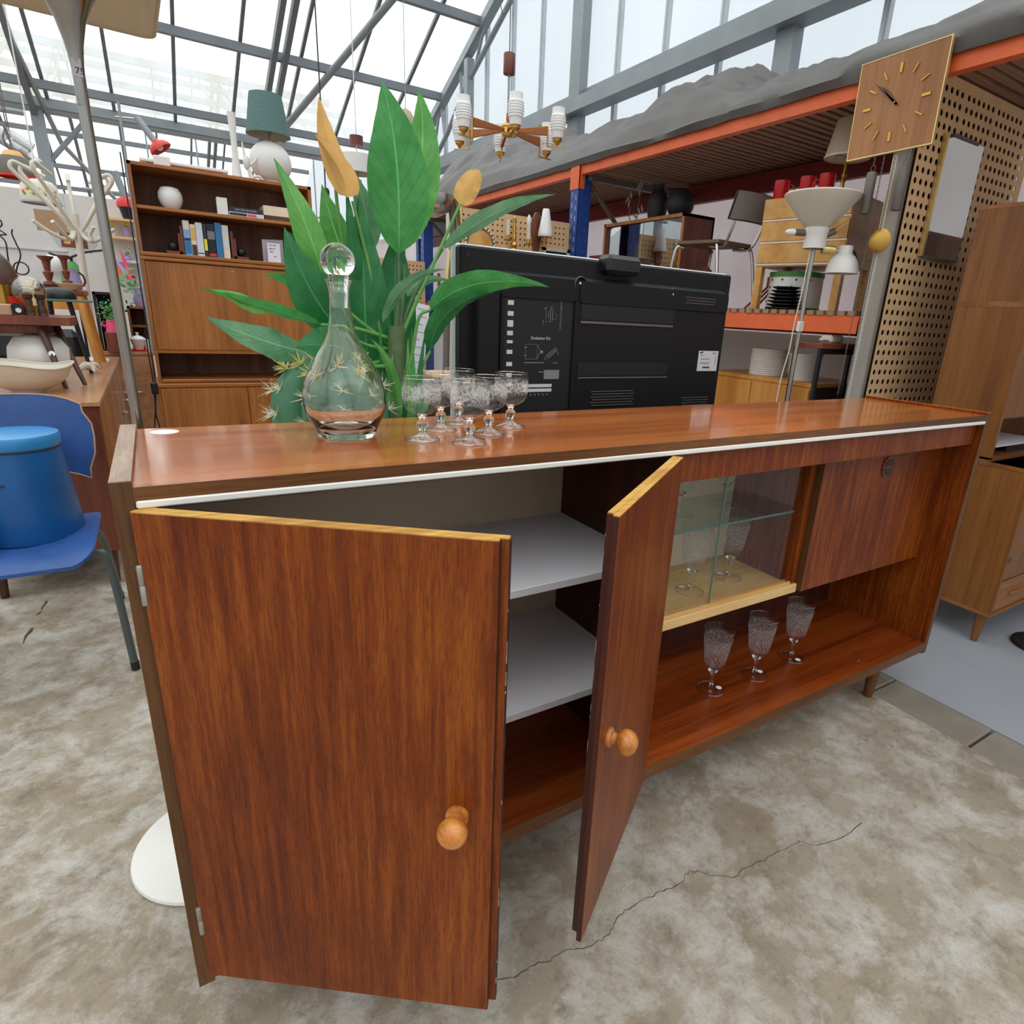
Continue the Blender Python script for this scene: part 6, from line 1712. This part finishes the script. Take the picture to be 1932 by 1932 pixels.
single('white_cup', B().lathe([(0, 0), (.022, 0), (.028, .085), (.025, .085), (.02, .005), (0, .005)], (.026, 4.665, .79), 18), 'white', 'white cup beside the teapot on the teak chest', 'cup', (.026, 4.665, .79))
vpl = thing('potted_ivy', 'pale vase with trailing green leaves on the open shelf unit', 'plant', (.005, 4.86, 1.10))
part('vase', B().lathe([(0, 0), (.028, 0), (.042, .05), (.026, .10), (.03, .13), (.026, .13), (0, .1)], (.01, 4.86, 1.10), 18), 'lilac', vpl)
r2 = random.Random(5)
lv = B()
for k in range(60):
    c = Vector((-.045+r2.gauss(0, .040), 4.84+r2.gauss(0, .03), 1.26+r2.gauss(0, .045)))
    if k % 5 == 0: c.z -= .16; c.x += .02
    a = r2.uniform(0, 6.28); u = Vector((cos(a), sin(a)*.5, r2.uniform(-.5, .5))).normalized()*.024; v_ = u.orthogonal().normalized()*.010
    lv.add([c-u, c+v_, c+u, c-v_], [(0, 1, 2, 3)])
part('foliage', lv, 'herb', vpl, stuff=True)
bs = thing('black_frame_shelf', 'black open frame with small blue things in it, beside the coat stand', 'shelf unit', (-.19, 4.7, .95))
part('frame', B().box(-.262, -.245, 4.66, 4.9, .79, 1.19).box(-.262, -.105, 4.66, 4.9, 1.172, 1.19).box(-.12, -.105, 4.66, 4.9, .93, 1.19).box(-.262, -.105, 4.89, 4.9, .79, 1.19), 'black', bs)
part('glass_rail', B().box(-.244, -.24, 4.665, 4.67, .8, 1.15), 'chrome', bs)
single('blue_ornament', B().sphere((-.215, 4.72, 1.118), .016, 12, 8).box(-.235, -.195, 4.71, 4.73, 1.108, 1.114), 'blue_lid', 'tiny blue ornament in the black frame beside the coat stand', 'ornament', (-.215, 4.72, 1.10))
pp = thing('pink_watering_can', 'pink can with a bushy green herb, beside the chrome pole', 'plant', (-.16, 4.5, .93))
part('can', B().lathe([(0, 0), (.05, 0), (.038, .085), (.034, .085), (0, .07)], (-.165, 4.60, .925), 18), 'pink', pp)
single('wooden_plinth', B().box(-.22, -.105, 4.52, 4.72, .79, .925, .002), 'redwood', 'small brown box carrying the pink can on the teak chest', 'box', (-.16, 4.62, .79))
part('spout', B().tube([(-.20, 4.59, .955), (-.235, 4.58, .975)], .010, 8), 'pink', pp)
lv = B()
for k in range(150):
    c = Vector((-.175+r2.gauss(0, .027), 4.60+r2.gauss(0, .03), 1.06+r2.gauss(0, .035)))
    a = r2.uniform(0, 6.28); u = Vector((cos(a), sin(a)*.5, r2.uniform(-1, 1))).normalized()*.012; v_ = u.orthogonal().normalized()*.006
    lv.add([c-u, c+v_, c+u, c-v_], [(0, 1, 2, 3)])
part('foliage', lv, 'herb', pp, stuff=True)
pc = thing('power_cable', 'black cables with a plug hanging beside the bookcase', 'cable', (.02, 3.52, .6))
part('cable', B().tube(smooth_path([(.03, 3.47, 1.0), (.027, 3.47, .85), (.03, 3.47, .72), (.022, 3.47, .55), (.0, 3.47, .40), (-.02, 3.47, .0)], 6), .0035, 6).tube(smooth_path([(.036, 3.47, 1.9), (.04, 3.47, 1.0), (.04, 3.47, .70), (.02, 3.47, .52), (.03, 3.47, .40), (.035, 3.47, .0)], 6), .0035, 6), 'black', pc)
part('plug', B().box(.015, .05, 3.455, 3.485, .63, .70, .006), 'black', pc)

# ================================================================== long teak sideboard at the left, seen from its end
ls = thing('teak_sideboard', 'long teak sideboard seen end-on at the left, crowded with bowls and lamps', 'sideboard', (-.40, 3.16, 0))
part('body', B().box(-.62, -.158, 2.125, 4.21, .16, .765, .002), 'redwood', ls)
part('top', B().box(-.63, -.146, 2.106, 4.23, .765, .782, .001), 'tan_wood', ls)
part('end_panel', B().box(-.618, -.16, 2.116, 2.125, .16, .765), 'redwood', ls)
for k in range(4):
    y0_ = 2.15+k*.515
    dd_ = part('door', B().box(-.158, -.149, y0_, y0_+.505, .18, .755, .001), 'teak', ls)
    part('handle', B().tube(smooth_path([(-.149, y0_+.42, .50), (-.13, y0_+.42, .505), (-.13, y0_+.49, .505), (-.149, y0_+.49, .50)], 4), .005, 8), 'chrome', dd_)
for x, y in ((-.57, 2.17), (-.2, 2.17), (-.57, 4.16), (-.2, 4.16)):
    part('leg', B().lathe([(0, 0), (.014, 0), (.024, .16), (0, .16)], (x, y, 0), 14), 'walnut', ls)
SZ = .782
def wavy_bowl(x, y, z):
    P = []
    for j, (r, h) in enumerate(((.055, 0), (.09, .018), (.125, .055), (.140, .092), (.146, .104))):
        P.append([(x+r*cos(2*pi*i/40)*1.12, y+r*sin(2*pi*i/40), z+h+(.010*sin(3*2*pi*i/40+1) if j > 2 else 0)) for i in range(41)])
    return B().grid(P, flip=False)
wbw = thing('wavy_bowl', 'large cream bowl with a wavy rim on the end of the teak sideboard', 'bowl', (-.40, 2.48, SZ))
part('bowl', wavy_bowl(-.40, 2.46, SZ+.008), 'cream', wbw)
part('foot', B().lathe([(0, 0), (.058, 0), (.06, .012), (0, .012)], (-.40, 2.46, SZ), 28), 'grey_card', wbw)
part('rim', B().tube([(-.40+.146*1.12*cos(2*pi*i/40), 2.46+.146*sin(2*pi*i/40), SZ+.112+.010*sin(3*2*pi*i/40+1)) for i in range(40)], .004, 6, True), 'cream', wbw)
single('white_bowl_lamp', B().lathe([(0, .04), (.07, .042), (.105, .075), (.118, .12), (.112, .165), (.085, .205), (.05, .218), (0, .222)], (-.375, 2.76, SZ-.005), 36), 'white', 'rounded white ceramic lamp body behind the wavy cream bowl', 'vase', (-.375, 2.76, SZ))
sc2 = thing('shell_sculpture', 'crumpled cream shell sculpture on the teak sideboard, at the foot of the coat stand', 'sculpture', (-.24, 3.2, SZ))
for a, b_, r in (((-.29, 3.12), (-.20, 3.16), .016), ((-.25, 3.2), (-.215, 3.12), .014), ((-.235, 3.22), (-.195, 3.24), .012), ((-.30, 3.18), (-.24, 3.15), .006)):
    part('fold', B().tube(smooth_path([(a[0], a[1], SZ+.012), ((a[0]+b_[0])/2, (a[1]+b_[1])/2, SZ+.03+r), (b_[0], b_[1], SZ+.014)], 5), [r*.3+r*.8*sin(pi*i/10) for i in range(11)], 8), 'cream', sc2)
st2 = thing('coffee_table', 'small dark wooden table with tapered legs standing on the teak sideboard', 'table', (-.36, 2.8, SZ))
part('top', B().prism([(-.235, 2.60, 1.043), (-.222, 2.70, 1.043), (-.24, 2.95, 1.043), (-.66, 2.95, 1.043), (-.66, 2.60, 1.043)], (0, 0, .034)), 'redwood', st2)
part('apron', B().box(-.60, -.31, 2.70, 2.86, 1.0, 1.043, .008), 'redwood', st2)
for a, b_ in (((-.345, 2.66, 1.03), (-.287, 2.56, SZ)), ((-.303, 2.78, 1.03), (-.228, 2.68, SZ)), ((-.60, 2.66, 1.03), (-.65, 2.56, SZ)), ((-.60, 2.88, 1.03), (-.65, 2.95, SZ))):
    part('leg', B().cyl(b_, a, .0085, .0165, 14), 'walnut', st2)
part('sticker', B().lathe([(0, 0), (.012, 0), (.012, .001), (0, .001)], (0, 0, 0), 16, T=Matrix.Translation((-.318, 2.605, .925)) @ Matrix.Rotation(radians(80), 4, 'X')), 'paper', st2, 'round white sticker')
CTZ = 1.077
def mill(x, y, lab):
    t = thing('pepper_mill', lab, 'mill', (x, y, CTZ), 'wooden mills on the small table')
    part('body', B().lathe([(0, 0), (.019, 0), (.019, .006), (.0175, .008), (.019, .011), (.0175, .014), (.0185, .018), (.016, .034), (.014, .048), (.0155, .060), (.0145, .066), (0, .066)], (x, y, CTZ), 22), 'walnut', t)
    part('head', B().lathe([(.0125, .066), (.015, .070), (.0195, .080), (.0195, .090), (.013, .098), (0, .101)], (x, y, CTZ), 22), 'walnut', t)
mill(-.372, 2.68, 'turned dark wooden pepper mill nearest the glass globe')
mill(-.332, 2.70, 'turned dark wooden pepper mill nearest the table edge')
gbl = thing('glass_globe', 'amber lustre glass globe lamp on the small dark table behind the pepper mills', 'lamp', (-.385, 2.84, CTZ))
part('globe', B().sphere((-.385, 2.84, CTZ+.10), .066, 36, 22), 'amber_glass', gbl)
part('foot', B().lathe([(0, 0), (.03, 0), (.025, .03), (.028, .04), (0, .04)], (-.385, 2.84, CTZ), 20), 'brass', gbl)
mk = thing('metal_hood_lamp', 'brown metal hood lamp at the left edge, over a brass inside', 'lamp', (-.49, 2.9, CTZ))
part('hood', B().lathe([(.012, 1.115), (.075, 1.135), (.093, 1.18), (.088, 1.24), (.065, 1.30), (.03, 1.345), (0, 1.355)], (-.505, 2.92, 0), 28), 'walnut', mk)
part('inner_flute', B().lathe([(0, 1.077), (.022, 1.077), (.018, 1.14), (.026, 1.2), (0, 1.2)], (-.47, 2.83, 0), 16), 'brass', mk)
ww = thing('wire_sculpture', 'black wriggling wire sculpture sticking up at the left edge', 'sculpture', (-.43, 3.0, 1.1))
part('wire', B().tube(smooth_path([(-.455, 3.0, 1.09), (-.452, 3.0, 1.30), (-.448, 3.0, 1.38), (-.462, 3.0, 1.41), (-.440, 3.0, 1.415), (-.462, 3.0, 1.435), (-.448, 3.0, 1.455), (-.450, 3.0, 1.475)], 5), .0032, 6).tube(smooth_path([(-.415, 3.0, 1.09), (-.435, 3.0, 1.24), (-.405, 3.0, 1.33), (-.412, 3.0, 1.38), (-.420, 3.0, 1.42), (-.415, 3.0, 1.44)], 5), .0032, 6).tube([(-.412+.027*cos(a), 3.0, 1.275+.027*sin(a)) for a in [2*pi*k/18 for k in range(18)]], .003, 6, True), 'black', ww)
single('red_bowl', B().lathe([(0, 0), (.03, 0), (.05, .03), (.055, .075), (.05, .075), (0, .02)], (-.445, 2.87, CTZ), 20), 'red', 'red enamel bowl behind the glass globe on the small dark table', 'bowl', (-.445, 2.87, CTZ))
wt = thing('desk_clock', 'small dark octagonal desk clock leaning beside the pepper mills', 'clock', (-.41, 2.68, CTZ))
part('case', B().prism([(-.412+.024*cos(a), 2.665, CTZ+.027+.026*sin(a)) for a in [radians(22.5+45*k) for k in range(8)]], (0, .012, 0)), 'black', wt)
part('dial', B().lathe([(0, 0), (.010, 0), (.010, .001), (0, .001)], (0, 0, 0), 16, T=Matrix.Translation((-.408, 2.664, CTZ+.022)) @ Matrix.Rotation(radians(90), 4, 'X')), 'paper', wt)
single('stone_block', B().box(-.56, -.43, 2.64, 2.72, CTZ, CTZ+.045, .004), 'felt', 'pale rough block at the left end of the small dark table', 'block', (-.5, 2.68, CTZ))
# orange stool carrying candlesticks
os_ = thing('orange_stool', 'orange-brown wooden stool with splayed legs standing on the teak sideboard', 'stool', (-.34, 3.7, SZ))
part('seat', B().box(-.44, -.23, 3.50, 3.85, 1.165, 1.195, .006), 'redwood', os_)
for a, b_ in (((-.415, 3.53, 1.17), (-.43, 3.46, SZ)), ((-.255, 3.53, 1.17), (-.215, 3.46, SZ)), ((-.415, 3.8, 1.17), (-.44, 3.88, SZ)), ((-.255, 3.8, 1.17), (-.215, 3.88, SZ))):
    part('leg', B().cyl(b_, a, .015, .019, 10), 'pine_low', os_)
part('rail', B().box(-.41, -.26, 3.515, 3.535, 1.09, 1.165), 'pine_low', os_)
def stick(x, y, z, lab, s):
    t = thing('candlestick', lab, 'candlestick', (x, y, z), 'turned candlesticks on the orange stool')
    part('stem', B().lathe([(0, 0), (.03*s, 0), (.028*s, .012), (.012*s, .02), (.022*s, .05), (.024*s, .062), (.014*s, .068), (.016*s, .09), (.020*s, .115), (0, .115)], (x, y, z), 20), 'redwood', t)
    part('pan', B().lathe([(.018*s, .115), (.036*s, .136), (.038*s, .14), (.036*s, .142), (.008, .134), (0, .134)], (x, y, z), 20), 'redwood', t)
stick(-.372, 3.55, 1.216, 'thicker reddish turned candlestick on the orange stool', 1.0)
stick(-.295, 3.55, 1.2265, 'thinner reddish turned candlestick standing in the brown dish', .8)
single('wooden_disc', B().lathe([(0, 0), (.055, 0), (.06, .02), (0, .02)], (-.375, 3.56, 1.1955), 24), 'walnut', 'dark wooden disc under the thicker candlestick', 'disc', (-.375, 3.56, 1.1955))
single('brown_dish', B().lathe([(0, 0), (.05, 0), (.066, .028), (.062, .03), (.045, .006), (0, .0305)], (-.29, 3.55, 1.1955), 28), 'felt', 'brown dish on the orange stool under the thinner candlestick', 'dish', (-.29, 3.55, 1.1955))
vs_ = thing('lilac_jug', 'lilac jug with a dark handle behind the candlesticks', 'jug', (-.27, 3.72, 1.1955))
part('body', B().lathe([(0, 0), (.03, 0), (.035, .04), (.022, .085), (.028, .105), (.023, .105), (0, .08)], (-.275, 3.72, 1.1955), 20), 'lilac', vs_)
part('handle', B().tube(smooth_path([(-.25, 3.72, 1.29), (-.232, 3.72, 1.27), (-.228, 3.72, 1.24), (-.24, 3.72, 1.215)], 5), .005, 8), 'ink', vs_)
gt = thing('glass_side_table', 'small glass-topped table with a black leg, carrying a black domed lid', 'table', (-.27, 3.22, SZ))
part('glass_top', B().box(-.40, -.178, 3.14, 3.32, 1.135, 1.146, .002), 'glass_edge', gt)
part('leg', B().cyl((-.235, 3.2, SZ), (-.275, 3.2, 1.135), .009, .012, 12), 'black', gt)
part('leg', B().cyl((-.38, 3.28, SZ), (-.36, 3.28, 1.135), .009, .012, 12), 'black', gt)
single('black_dome', B().lathe([(0, 0), (.072, 0), (.074, .02), (.068, .036), (.045, .052), (0, .058)], (-.315, 3.23, 1.146), 28), 'black', 'black domed lid on the small glass-topped table', 'lid', (-.315, 3.23, 1.146))

# ---- coat stand
cst = thing('coat_stand', 'white bentwood coat stand with looped hooks, standing on the teak sideboard', 'coat stand', (-.245, 4.0, SZ))
cxx, cyy = -.248, 4.0
part('post', B().cyl((cxx-.008, cyy, SZ), (cxx+.010, cyy, 1.62), .021, .018, 18), 'cream', cst)
part('foot', B().lathe([(0, 0), (.06, 0), (.05, .01), (.02, .02), (0, .02)], (cxx, cyy, SZ), 24), 'cream', cst)
for a, l in ((200, .26), (235, .24), (170, .22), (345, .22), (20, .20), (95, .16)):
    c_, s_ = cos(radians(a)), sin(radians(a))
    f = lambda r, z: (cxx+.008+c_*r, cyy+s_*r, z)
    up_ = [f(.0, 1.50), f(.06, 1.585), f(l*.62, 1.70), f(l*.92, 1.785), f(l*1.0, 1.82), f(l*.93, 1.845), f(l*.72, 1.825), f(l*.5, 1.80)]
    part('hook', B().tube(smooth_path(up_, 6), .0105, 10), 'cream', cst)
for a, l in ((205, .21), (240, .19), (330, .10), (350, .19)):
    c_, s_ = cos(radians(a)), sin(radians(a))
    f = lambda r, z: (cxx+.006+c_*r, cyy+s_*r, z)
    part('lower_hook', B().tube(smooth_path([f(.0, 1.58), f(.03, 1.50), f(.07, 1.475), f(l*.7, 1.51), f(l, 1.555)], 6), .0105, 10), 'cream', cst)

# ---- lamps and pictures hanging over the left corner
pn1 = thing('dome_pendant', 'grey and orange dome pendant lamp at the left edge', 'lamp', (-.58, 5.0, 1.9))
part('dome', B().lathe([(.112, 1.908), (.112, 1.93), (.095, 1.985), (.066, 2.022), (.03, 2.03), (0, 2.03)], (-.585, 5.0, 0), 32), 'iron', pn1)
part('rim', B().lathe([(.108, 1.893), (.112, 1.895), (.112, 1.91), (.0, 1.915)], (-.585, 5.0, 0), 32), 'red', pn1, 'dark red rim and inside')
part('crown', B().lathe([(.068, 2.018), (.045, 2.052), (.04, 2.056), (0, 2.06)], (-.585, 5.0, 0), 28), 'pine', pn1, 'orange wooden crown')
part('cord', B().tube([(-.585, 5.0, 2.055), (-.60, 5.0, 3.0), (-.60, 5.0, roof_z(5)-.1)], .004, 6), 'iron', pn1)
pn2 = thing('glass_tube_chandelier', 'hanging lamp of tumbled textured glass cylinders at the left edge', 'lamp', (-.52, 5.2, 2.15))
for (a, b_) in (((-.60, 2.19), (-.49, 2.12)), ((-.56, 2.10), (-.47, 2.02)), ((-.66, 2.16), (-.62, 2.20)), ((-.60, 2.13), (-.52, 2.08))):
    p0 = Vector((a[0], 5.2, a[1])); p1 = Vector((b_[0], 5.2, b_[1]))
    part('glass_cylinder', B().cyl(p0, p1, .036, .036, 18), 'textured_glass', pn2)
part('hook', B().tube([(-.60, 5.2, 2.2), (-.60, 5.2, roof_z(5.2)-.1)], .004, 6).tube(smooth_path([(-.62, 5.2, 2.22), (-.64, 5.2, 2.15), (-.60, 5.2, 2.06), (-.60, 5.2, 2.02)], 5), .005, 6), 'iron', pn2)
fp = thing('floral_pendant', 'cream drum lamp printed with orange flowers, hanging behind the coat stand', 'lamp', (-.43, 4.5, 1.7))
part('shade', B().lathe([(.102, 1.705), (.104, 1.715), (.094, 1.80), (.07, 1.83), (.03, 1.84), (0, 1.84)], (-.43, 4.5, 0), 36), 'cream', fp)
part('rim', B().lathe([(.10, 1.70), (.107, 1.702), (.107, 1.712), (.095, 1.708), (0, 1.712)], (-.43, 4.5, 0), 36), 'grey_card', fp)
for k, (a, z, m) in enumerate([(-2.45+.27*i, 1.762+(.012 if i % 2 else -.004), ('orange', 'peach', 'yellow')[i % 3]) for i in range(8)]+[(-2.32+.27*i, 1.745+(.03 if i % 2 else 0), 'herb') for i in range(7)]):
    rr = .103-.009*((z-1.715)/.085)
    c = Vector((-.43+rr*cos(a), 4.5+rr*sin(a), z))
    part('printed_flower', B().lathe([(0, .004), (.008, .004), (.014 if m != 'herb' else .009, -.001)], (0, 0, 0), 6, T=Matrix.Translation(c) @ Vector((0, 0, 1)).rotation_difference(Vector((cos(a), sin(a), .1)).normalized()).to_matrix().to_4x4()), m, fp)
part('cord', B().tube([(-.43, 4.5, 1.84), (-.43, 4.5, roof_z(4.5)-.1)], .004, 6), 'white', fp)
single('cream_board', B().box(-.58, -.395, 5.49, 5.50, 1.61, 1.757), 'felt', 'plain cream board standing behind the coat stand hooks', 'board', (-.49, 5.5, 1.61))
hp = thing('hexagon_picture', 'six-sided metal-framed picture with red flowers behind the coat stand', 'picture', (-.37, 5.5, 1.55))
part('frame', B().prism([(-.52, 5.5, 1.60), (-.465, 5.5, 1.495), (-.27, 5.5, 1.475), (-.215, 5.5, 1.545), (-.26, 5.5, 1.625), (-.46, 5.5, 1.64)], (0, .01, 0)), 'chrome', hp)
part('picture', B().box(-.45, -.285, 5.496, 5.50, 1.505, 1.61), 'redwood', hp)
part('painted_flower', B().box(-.43, -.39, 5.493, 5.496, 1.53, 1.57, .001).box(-.34, -.31, 5.493, 5.496, 1.55, 1.59, .001), 'peach', hp)
al = thing('arm_lamp', 'black swing-arm lamp with a green shade behind the candlesticks', 'lamp', (-.36, 5.5, 1.4))
part('arm', B().tube(smooth_path([(-.53, 5.4, 1.45), (-.50, 5.4, 1.44), (-.43, 5.4, 1.43), (-.42, 5.4, 1.42), (-.38, 5.4, 1.44), (-.30, 5.4, 1.475), (-.19, 5.4, 1.50)], 4), .008, 8), 'black', al)
part('shade', B().lathe([(.085, 1.25), (.08, 1.30), (.05, 1.36), (.02, 1.40), (0, 1.40)], (-.40, 5.4, 0), 24), 'herb', al)
part('post', B().cyl((-.40, 5.42, 0), (-.40, 5.42, 1.43), .01, n=10), 'black', al)
wb_ = thing('white_globe_lamp', 'small white globe wall lamp behind the wire sculpture', 'lamp', (-.62, 7.1, 1.42))
part('globe', B().sphere((-.66, 7.12, 1.435), .085, 24, 14), 'opal', wb_)
part('mount', B().cyl((-.66, 7.16, 1.435), (-.66, 7.22, 1.435), .03, n=14), 'white', wb_)
# ---- black leather armchair behind the long sideboard
ac = thing('leather_armchair', 'black leather armchair behind the teak sideboard', 'armchair', (-.62, 5.0, 0))
part('back', B().box(-.96, -.37, 4.62, 4.76, .35, .93, .045), 'black_leather', ac)
part('headrest', B().box(-.94, -.39, 4.60, 4.64, .74, .90, .02), 'black_leather', ac)
part('seat', B().box(-.95, -.38, 4.74, 5.35, .28, .46, .05), 'black_leather', ac)
for x in (-1.02, -.38): part('armrest', B().box(x, x+.10, 4.66, 5.35, .30, .62, .04), 'black_leather', ac)
part('base', B().box(-.9, -.43, 4.7, 5.3, 0, .28), 'black', ac)

# ================================================================== blue chair with bin
bl = thing('blue_chair', 'blue-painted plywood chair on grey steel tube legs at the left', 'chair', (-.38, 1.5, 0))
def shell(P, th, nrm):
    b = B().grid(P); b.grid([[Vector(p)+Vector(nrm)*th for p in r] for r in P], flip=True)
    return b
def rounded(hw, hd, r, n=6):
    o = []
    for cx, cy, a0 in ((hw-r, hd-r, 0), (-hw+r, hd-r, pi/2), (-hw+r, -hd+r, pi), (hw-r, -hd+r, 3*pi/2)):
        o += [(cx+r*cos(a0+pi/2*k/n), cy+r*sin(a0+pi/2*k/n)) for k in range(n+1)]
    return o
sx, sy = -.375, 1.455
def seat_pts(sc_in, dz):
    o = []
    for px_, py_ in rounded(.215*sc_in, .205*sc_in, .06*sc_in):
        z = .452+.10*max(0, (px_/.215)**2)*.25-(.035*max(0, (-py_-.12)/.085)**2)+dz
        o.append((sx+px_, sy+py_, z))
    return o
sb_ = B()
rings = [seat_pts(.02, 0), seat_pts(.5, 0), seat_pts(.85, 0), seat_pts(1.0, 0), seat_pts(1.0, -.011), seat_pts(.85, -.011), seat_pts(.5, -.011), seat_pts(.02, -.011)]
sb_.grid([r+r[:1] for r in rings])
part('seat', sb_, 'blue_chair', bl)
bkp = []
for i in range(13):
    u = -1+i/6
    col = []
    for t in (0, .12, .3, .5, .7, .88, 1):
        hw = .228*(1-.10*abs(t-.55)**1.0)*(1 if .12 < t < .88 else .93)
        zz = .615+.245*t-(.030*abs(u)**3*(1-t) if t < .5 else .030*abs(u)**4*t)
        col.append((sx+u*hw, 1.735-.05*u*u+.05*(t-.5)+.02, zz+(.0)))
    bkp.append(col)
part('backrest', shell(bkp, .010, (0, 1, 0)), 'blue_chair', bl)
part('backrest_edge', B().tube([bkp[i][0] for i in range(13)]+bkp[12][1:]+[bkp[i][6] for i in range(11, -1, -1)]+bkp[0][-2:0:-1], .0026, 6, True), 'felt', bl)
for s in (-1, 1):
    x0 = sx+s*.235
    part('leg', B().tube(smooth_path([(sx+s*.10, 1.37, .425), (sx+s*.20, 1.365, .425), (x0, 1.36, .37), (sx+s*.253, 1.354, .014)], 8), .0115, 12), 'grey_tube', bl)
    part('leg', B().tube(smooth_path([(sx+s*.10, 1.50, .425), (sx+s*.185, 1.53, .425), (sx+s*.205, 1.62, .38), (sx+s*.195, 1.967, .014)], 8), .0115, 12), 'grey_tube', bl)
    part('leg_cap', B().cyl((sx+s*.2535, 1.354, 0), (sx+s*.253, 1.354, .03), .0130, n=12), 'black', bl)
    part('leg_cap', B().cyl((sx+s*.195, 1.967, 0), (sx+s*.195, 1.965, .03), .0130, n=12), 'black', bl)
    part('back_support', B().tube(smooth_path([(sx+s*.10, 1.56, .43), (sx+s*.11, 1.68, .44), (sx+s*.115, 1.755, .52), (sx+s*.115, 1.768, .74)], 6), .009, 10), 'grey_tube', bl)
part('screw', B().sphere((-.235, 1.40, .452), .005, 8, 6), 'chrome', bl)
bn = thing('blue_bin', 'dark blue painted tin bin with a paler blue lid on the blue chair', 'bin', (-.355, 1.565, .455))
bx_, by_ = -.335, 1.535
part('body', B().lathe([(0, 0), (.135, 0), (.138, .006), (.112, .285), (0, .285)], (bx_, by_, .456), 44), 'blue_bin', bn)
part('lid', B().lathe([(.116, .283), (.118, .286), (.118, .312), (.114, .320), (.10, .322), (0, .326)], (bx_, by_, .456), 44), 'blue_lid', bn)
part('rim', B().tube([(bx_+.114*cos(2*pi*i/40), by_+.114*sin(2*pi*i/40), .456+.280) for i in range(40)], .003, 6, True), 'ink', bn)
part('scratch', B().box(bx_-.045, bx_-.020, by_-.1245, by_-.120, .640, .644), 'ink', bn)
single('blue_ball', B().sphere((-.455, 1.40, .505), .052, 24, 14), 'blue_ball', 'light blue ball beside the bin on the blue chair, at the left edge', 'ball', (-.455, 1.40, .455))
